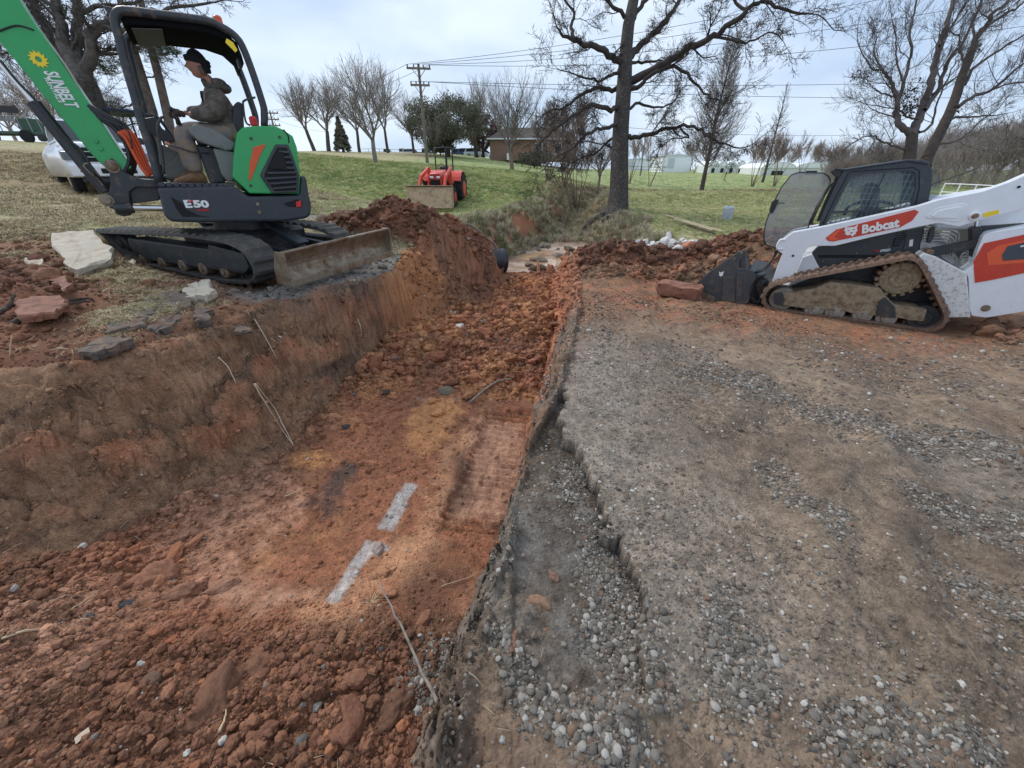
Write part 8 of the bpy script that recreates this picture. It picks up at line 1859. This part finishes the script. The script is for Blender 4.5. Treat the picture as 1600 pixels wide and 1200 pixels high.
for i, (a, b, c, lb) in enumerate((((390, 490), (405, 515), (438, 538), 'thin root high on the bank below the blade'), ((400, 500), (418, 530), (436, 562), 'second thin root high on the bank below the blade'), ((160, 742), (172, 755), (184, 770), 'short pale root on the lower left bank'), ((345, 560), (360, 575), (372, 600), 'faint root in the middle of the left bank'), ((560, 500), (566, 520), (560, 545), 'faint root on the bank under the blade end'))):
    stick(lb, [surf(*a, .1)+Vector((0, -.02, .02)), surf(*b, 0)+Vector((0, -.02, .02)), surf(*c, -.1)+Vector((0, -.02, .02))], .003, M_root, 'root', group='hair roots on the bank', name='hanging_root')
# pale leaf
p = sp(134, 1152, -.6, .02); me = bpy.data.meshes.new('fallen_leaf'); me.from_pydata([(0, .025, .004), (-.018, .008, 0), (-.02, -.012, .008), (0, -.03, .002), (.018, -.01, .009), (.02, .01, .003), (0, 0, .012), (0, .025, .003), (0, -.03, .001)], [], [(0, 1, 6), (1, 2, 6), (2, 3, 6), (3, 4, 6), (4, 5, 6), (5, 0, 6)]); me.materials.append(mat('pale_leaf', sr(200, 176, 154), .8)); o = link('fallen_leaf', me); o.location = p; tag(o, 'single pale fallen leaf at the bottom left', 'leaf')
# ---- grass and brush, by many small tufts
def tuft_mesh(name, seed, n, h, w, spread, droop, flat=False):
    g = np.random.default_rng(seed); V = []; F = []
    for k in range(n):
        az = g.random()*2*PI; r = spread*g.random()*.4; b = np.array([math.cos(az)*r, math.sin(az)*r, -.02]); d = np.array([math.cos(az), math.sin(az), 0])*spread*g.uniform(.5, 1.3); hh = h*g.uniform(.5, 1.1); s_ = np.array([-math.sin(az), math.cos(az), 0])*w
        m_ = b+d*.45+np.array([0, 0, hh*.75]); e = b+d*1.1+np.array([0, 0, hh*(1-droop)]); i = len(V); V += [b-s_, b+s_, m_+s_*.7, m_-s_*.7, e]; F += [(i, i+1, i+2, i+3), (i+3, i+2, i+4, i+4)]
    me = bpy.data.meshes.new(name); me.from_pydata([tuple(v) for v in V], [], [f if len(set(f)) == 4 else f[:3] for f in F]); me.materials.append(m_inst2); return me
m_inst2 = inst_mat('grass_blade', .8, 0, var=.15)
TG = [tuft_mesh('grass_tuft_shape%d' % i, 700+i, 16, .07, .0035, .07, .25) for i in range(3)]
TS = [tuft_mesh('straw_tuft_shape%d' % i, 710+i, 14, .05, .003, .12, .75) for i in range(3)]
TBR = [tuft_mesh('brush_tuft_shape%d' % i, 720+i, 22, .34, .006, .22, .35) for i in range(3)]
g_ = np.random.default_rng(21)
def scatter_grass(name, label, x, y, keep, cols, sc, meshes, cat='grass'):
    z, I_, D_ = ground_n(x, y); P_ = np.stack([x, y, z], -1); okk, d = in_px(P_, 30); k = okk & keep(x, y, I_, D_); x, y, z = x[k], y[k], z[k]; n = len(x)
    s_ = sc(x, y, n)[:, None]*np.ones(3); o = gn_scatter(name, np.stack([x, y, z], -1), s_, np.stack([g_.normal(0, .15, n), g_.normal(0, .15, n), g_.random(n)*6.28], -1), cols(x, y, n), meshes, g_.integers(0, len(meshes), n)); tag(o, label, cat); return o
bare = lambda D, I: (~I['ino']) & (I['m'] < .08)
def lawncol(x, y, n):
    t = (.5+fbm(x*.8, y*.8, 4, 100)*1.1+g_.normal(0, .25, n))[:, None]; c = C((120,138,78))*(1-np.clip(t, 0, 1))+C((166,170,114))*np.clip(t, 0, 1)
    st = (g_.random(n) < .22+.25*((x > 3)))[:, None]; return np.clip(np.where(st, C((200,188,148))*1.05, c*1.3)*(.8+.4*g_.random((n, 1))), 0, .8)
x, y = polar_pts(150000, 9.5, 46, -42, 70, .85, 31)
scatter_grass('grass', 'short green lawn grass mixed with dry blades', x, y, lambda x, y, I, D: bare(D, I) & (I['e'] > .9) & ((y > 10.5) & ((x > -6) | (y > 16)) ) & ~((x > 1) & (y < 13.5) & (g_.random(len(x)) < .8)), lawncol, lambda x, y, n: np.clip(np.hypot(x, y)/13, .8, 2.6)*g_.uniform(.6, 1.3, n), TG)
x, y = polar_pts(90000, 4.5, 30, -78, -12, .8, 32)
def strawcol(x, y, n): return np.where((g_.random(n) < .14)[:, None], C((142,146,98)), np.where((g_.random(n) < .3)[:, None], C((150,120,92)), C((208,192,154))))*(.65+.5*g_.random((n, 1)))
scatter_grass('straw', 'dead straw-coloured grass over the left ground', x, y, lambda x, y, I, D: bare(D, I) & (np.abs(under(x, y, np.full(x.shape, 9.0))-9.0) < .5) & (I['e'] > 1) & (y+.35*x < 14) & (fbm(x*1.1, y*1.1, 4, 111)+.10*g_.normal(size=len(x)) > np.where(y-.12*x < 7.2, .2, -.25)), strawcol, lambda x, y, n: np.clip(np.hypot(x, y)/8, .7, 2.2)*g_.uniform(.6, 1.3, n), TS)
x, y = polar_pts(16000, 3.2, 8, -75, -25, 1, 33)
x2, y2 = polar_pts(26000, 12, 42, -16, 32, .8, 34)
def brcol(x, y, n): return np.where((g_.random(n) < .22)[:, None], C((120,132,84)), np.where((g_.random(n) < .4)[:, None], C((150,134,112)), C((206,192,162))))*(.7+.5*g_.random((n, 1)))
scatter_grass('brush', 'dry tangled brush and weeds on the banks of the creek', x2, y2, lambda x, y, I, D: (~I['ino']) & (I['e'] > np.where(y > 16.5, -9, .05)) & (I['e'] < 1.35+.6*fbm(x, y, 2, 190)) & (y > 10.8) & (I['dcr'] < 4) & ~(((np.hypot(x-.9, y-16.2) < .9) & (I['e'] > .3))), brcol, lambda x, y, n: g_.uniform(.35, .95, n), TBR, 'brush')
x3, y3 = polar_pts(9000, 10, 14, 5, 50, 1, 35)
scatter_grass('dry_grass', 'dry trampled grass behind the right red mound', x3, y3, lambda x, y, I, D: (~I['ino']) & (I['e'] > .9) & (I['m'] < .03) & (y > 9.8), strawcol, lambda x, y, n: g_.uniform(.7, 1.5, n), TS)
# straw litter: single stalks lying about in the trench and on the pad
x, y = polar_pts(5200, 1.5, 9, -75, 70, 1, 36); z, I_, D_ = ground_n(x, y); okk, d = in_px(np.stack([x, y, z], -1)); k = okk & ((I_['ino'] & (g_.random(len(x)) < .5)) | (D_['lg'] & (y < 9)) | (g_.random(len(x)) < .08)); x, y, z = x[k], y[k], z[k]; n = len(x)
stm = bpy.data.meshes.new('straw_stalk_shape'); stm.from_pydata([(-.5, -.012, 0), (-.5, .012, 0), (0, .014, .09), (0, -.010, .09), (.5, .004, 0)], [], [(0, 1, 2, 3), (3, 2, 4)]); stm.materials.append(m_inst2)
o = gn_scatter('straw_litter', np.stack([x, y, z+.006], -1), (g_.uniform(.03, .10, n)*np.clip(np.hypot(x, y)/3, .7, 1.6))[:, None]*np.ones(3), np.stack([g_.normal(0, .25, n), g_.normal(0, .25, n), g_.random(n)*6.28], -1), C((196,180,150))*(.5+.6*g_.random((n, 1))), [stm], np.zeros(n, int)); tag(o, 'loose dry stalks strewn over the soil', 'straw')
# a few grass tufts one can pick out at the bottom of the trench
for (u, v, s_, lb) in ((415, 1190, .75, 'pale tuft of dry grass at the bottom edge of the picture'), (580, 940, .7, 'thin dry grass tuft on the orange clay by the long root'), (200, 1100, .5, 'small green and dry grass tuft in the loose soil at lower left'), (745, 985, .45, 'little dry root tuft at the foot of the right wall'), (40, 545, .9, 'straw tuft hanging over the left bank edge')):
    me = TS[0].copy() if s_ > .6 else TBR[0].copy(); me.materials.clear(); me.materials.append(M_strawm); o = link('dry_grass_tuft', me); o.location = sp(u, v, -.6 if v > 600 else .3, .01); k_s = s_*(.9 if s_ > .6 else .25); o.scale = (k_s, k_s, k_s); tag(o, lb, 'grass tuft')
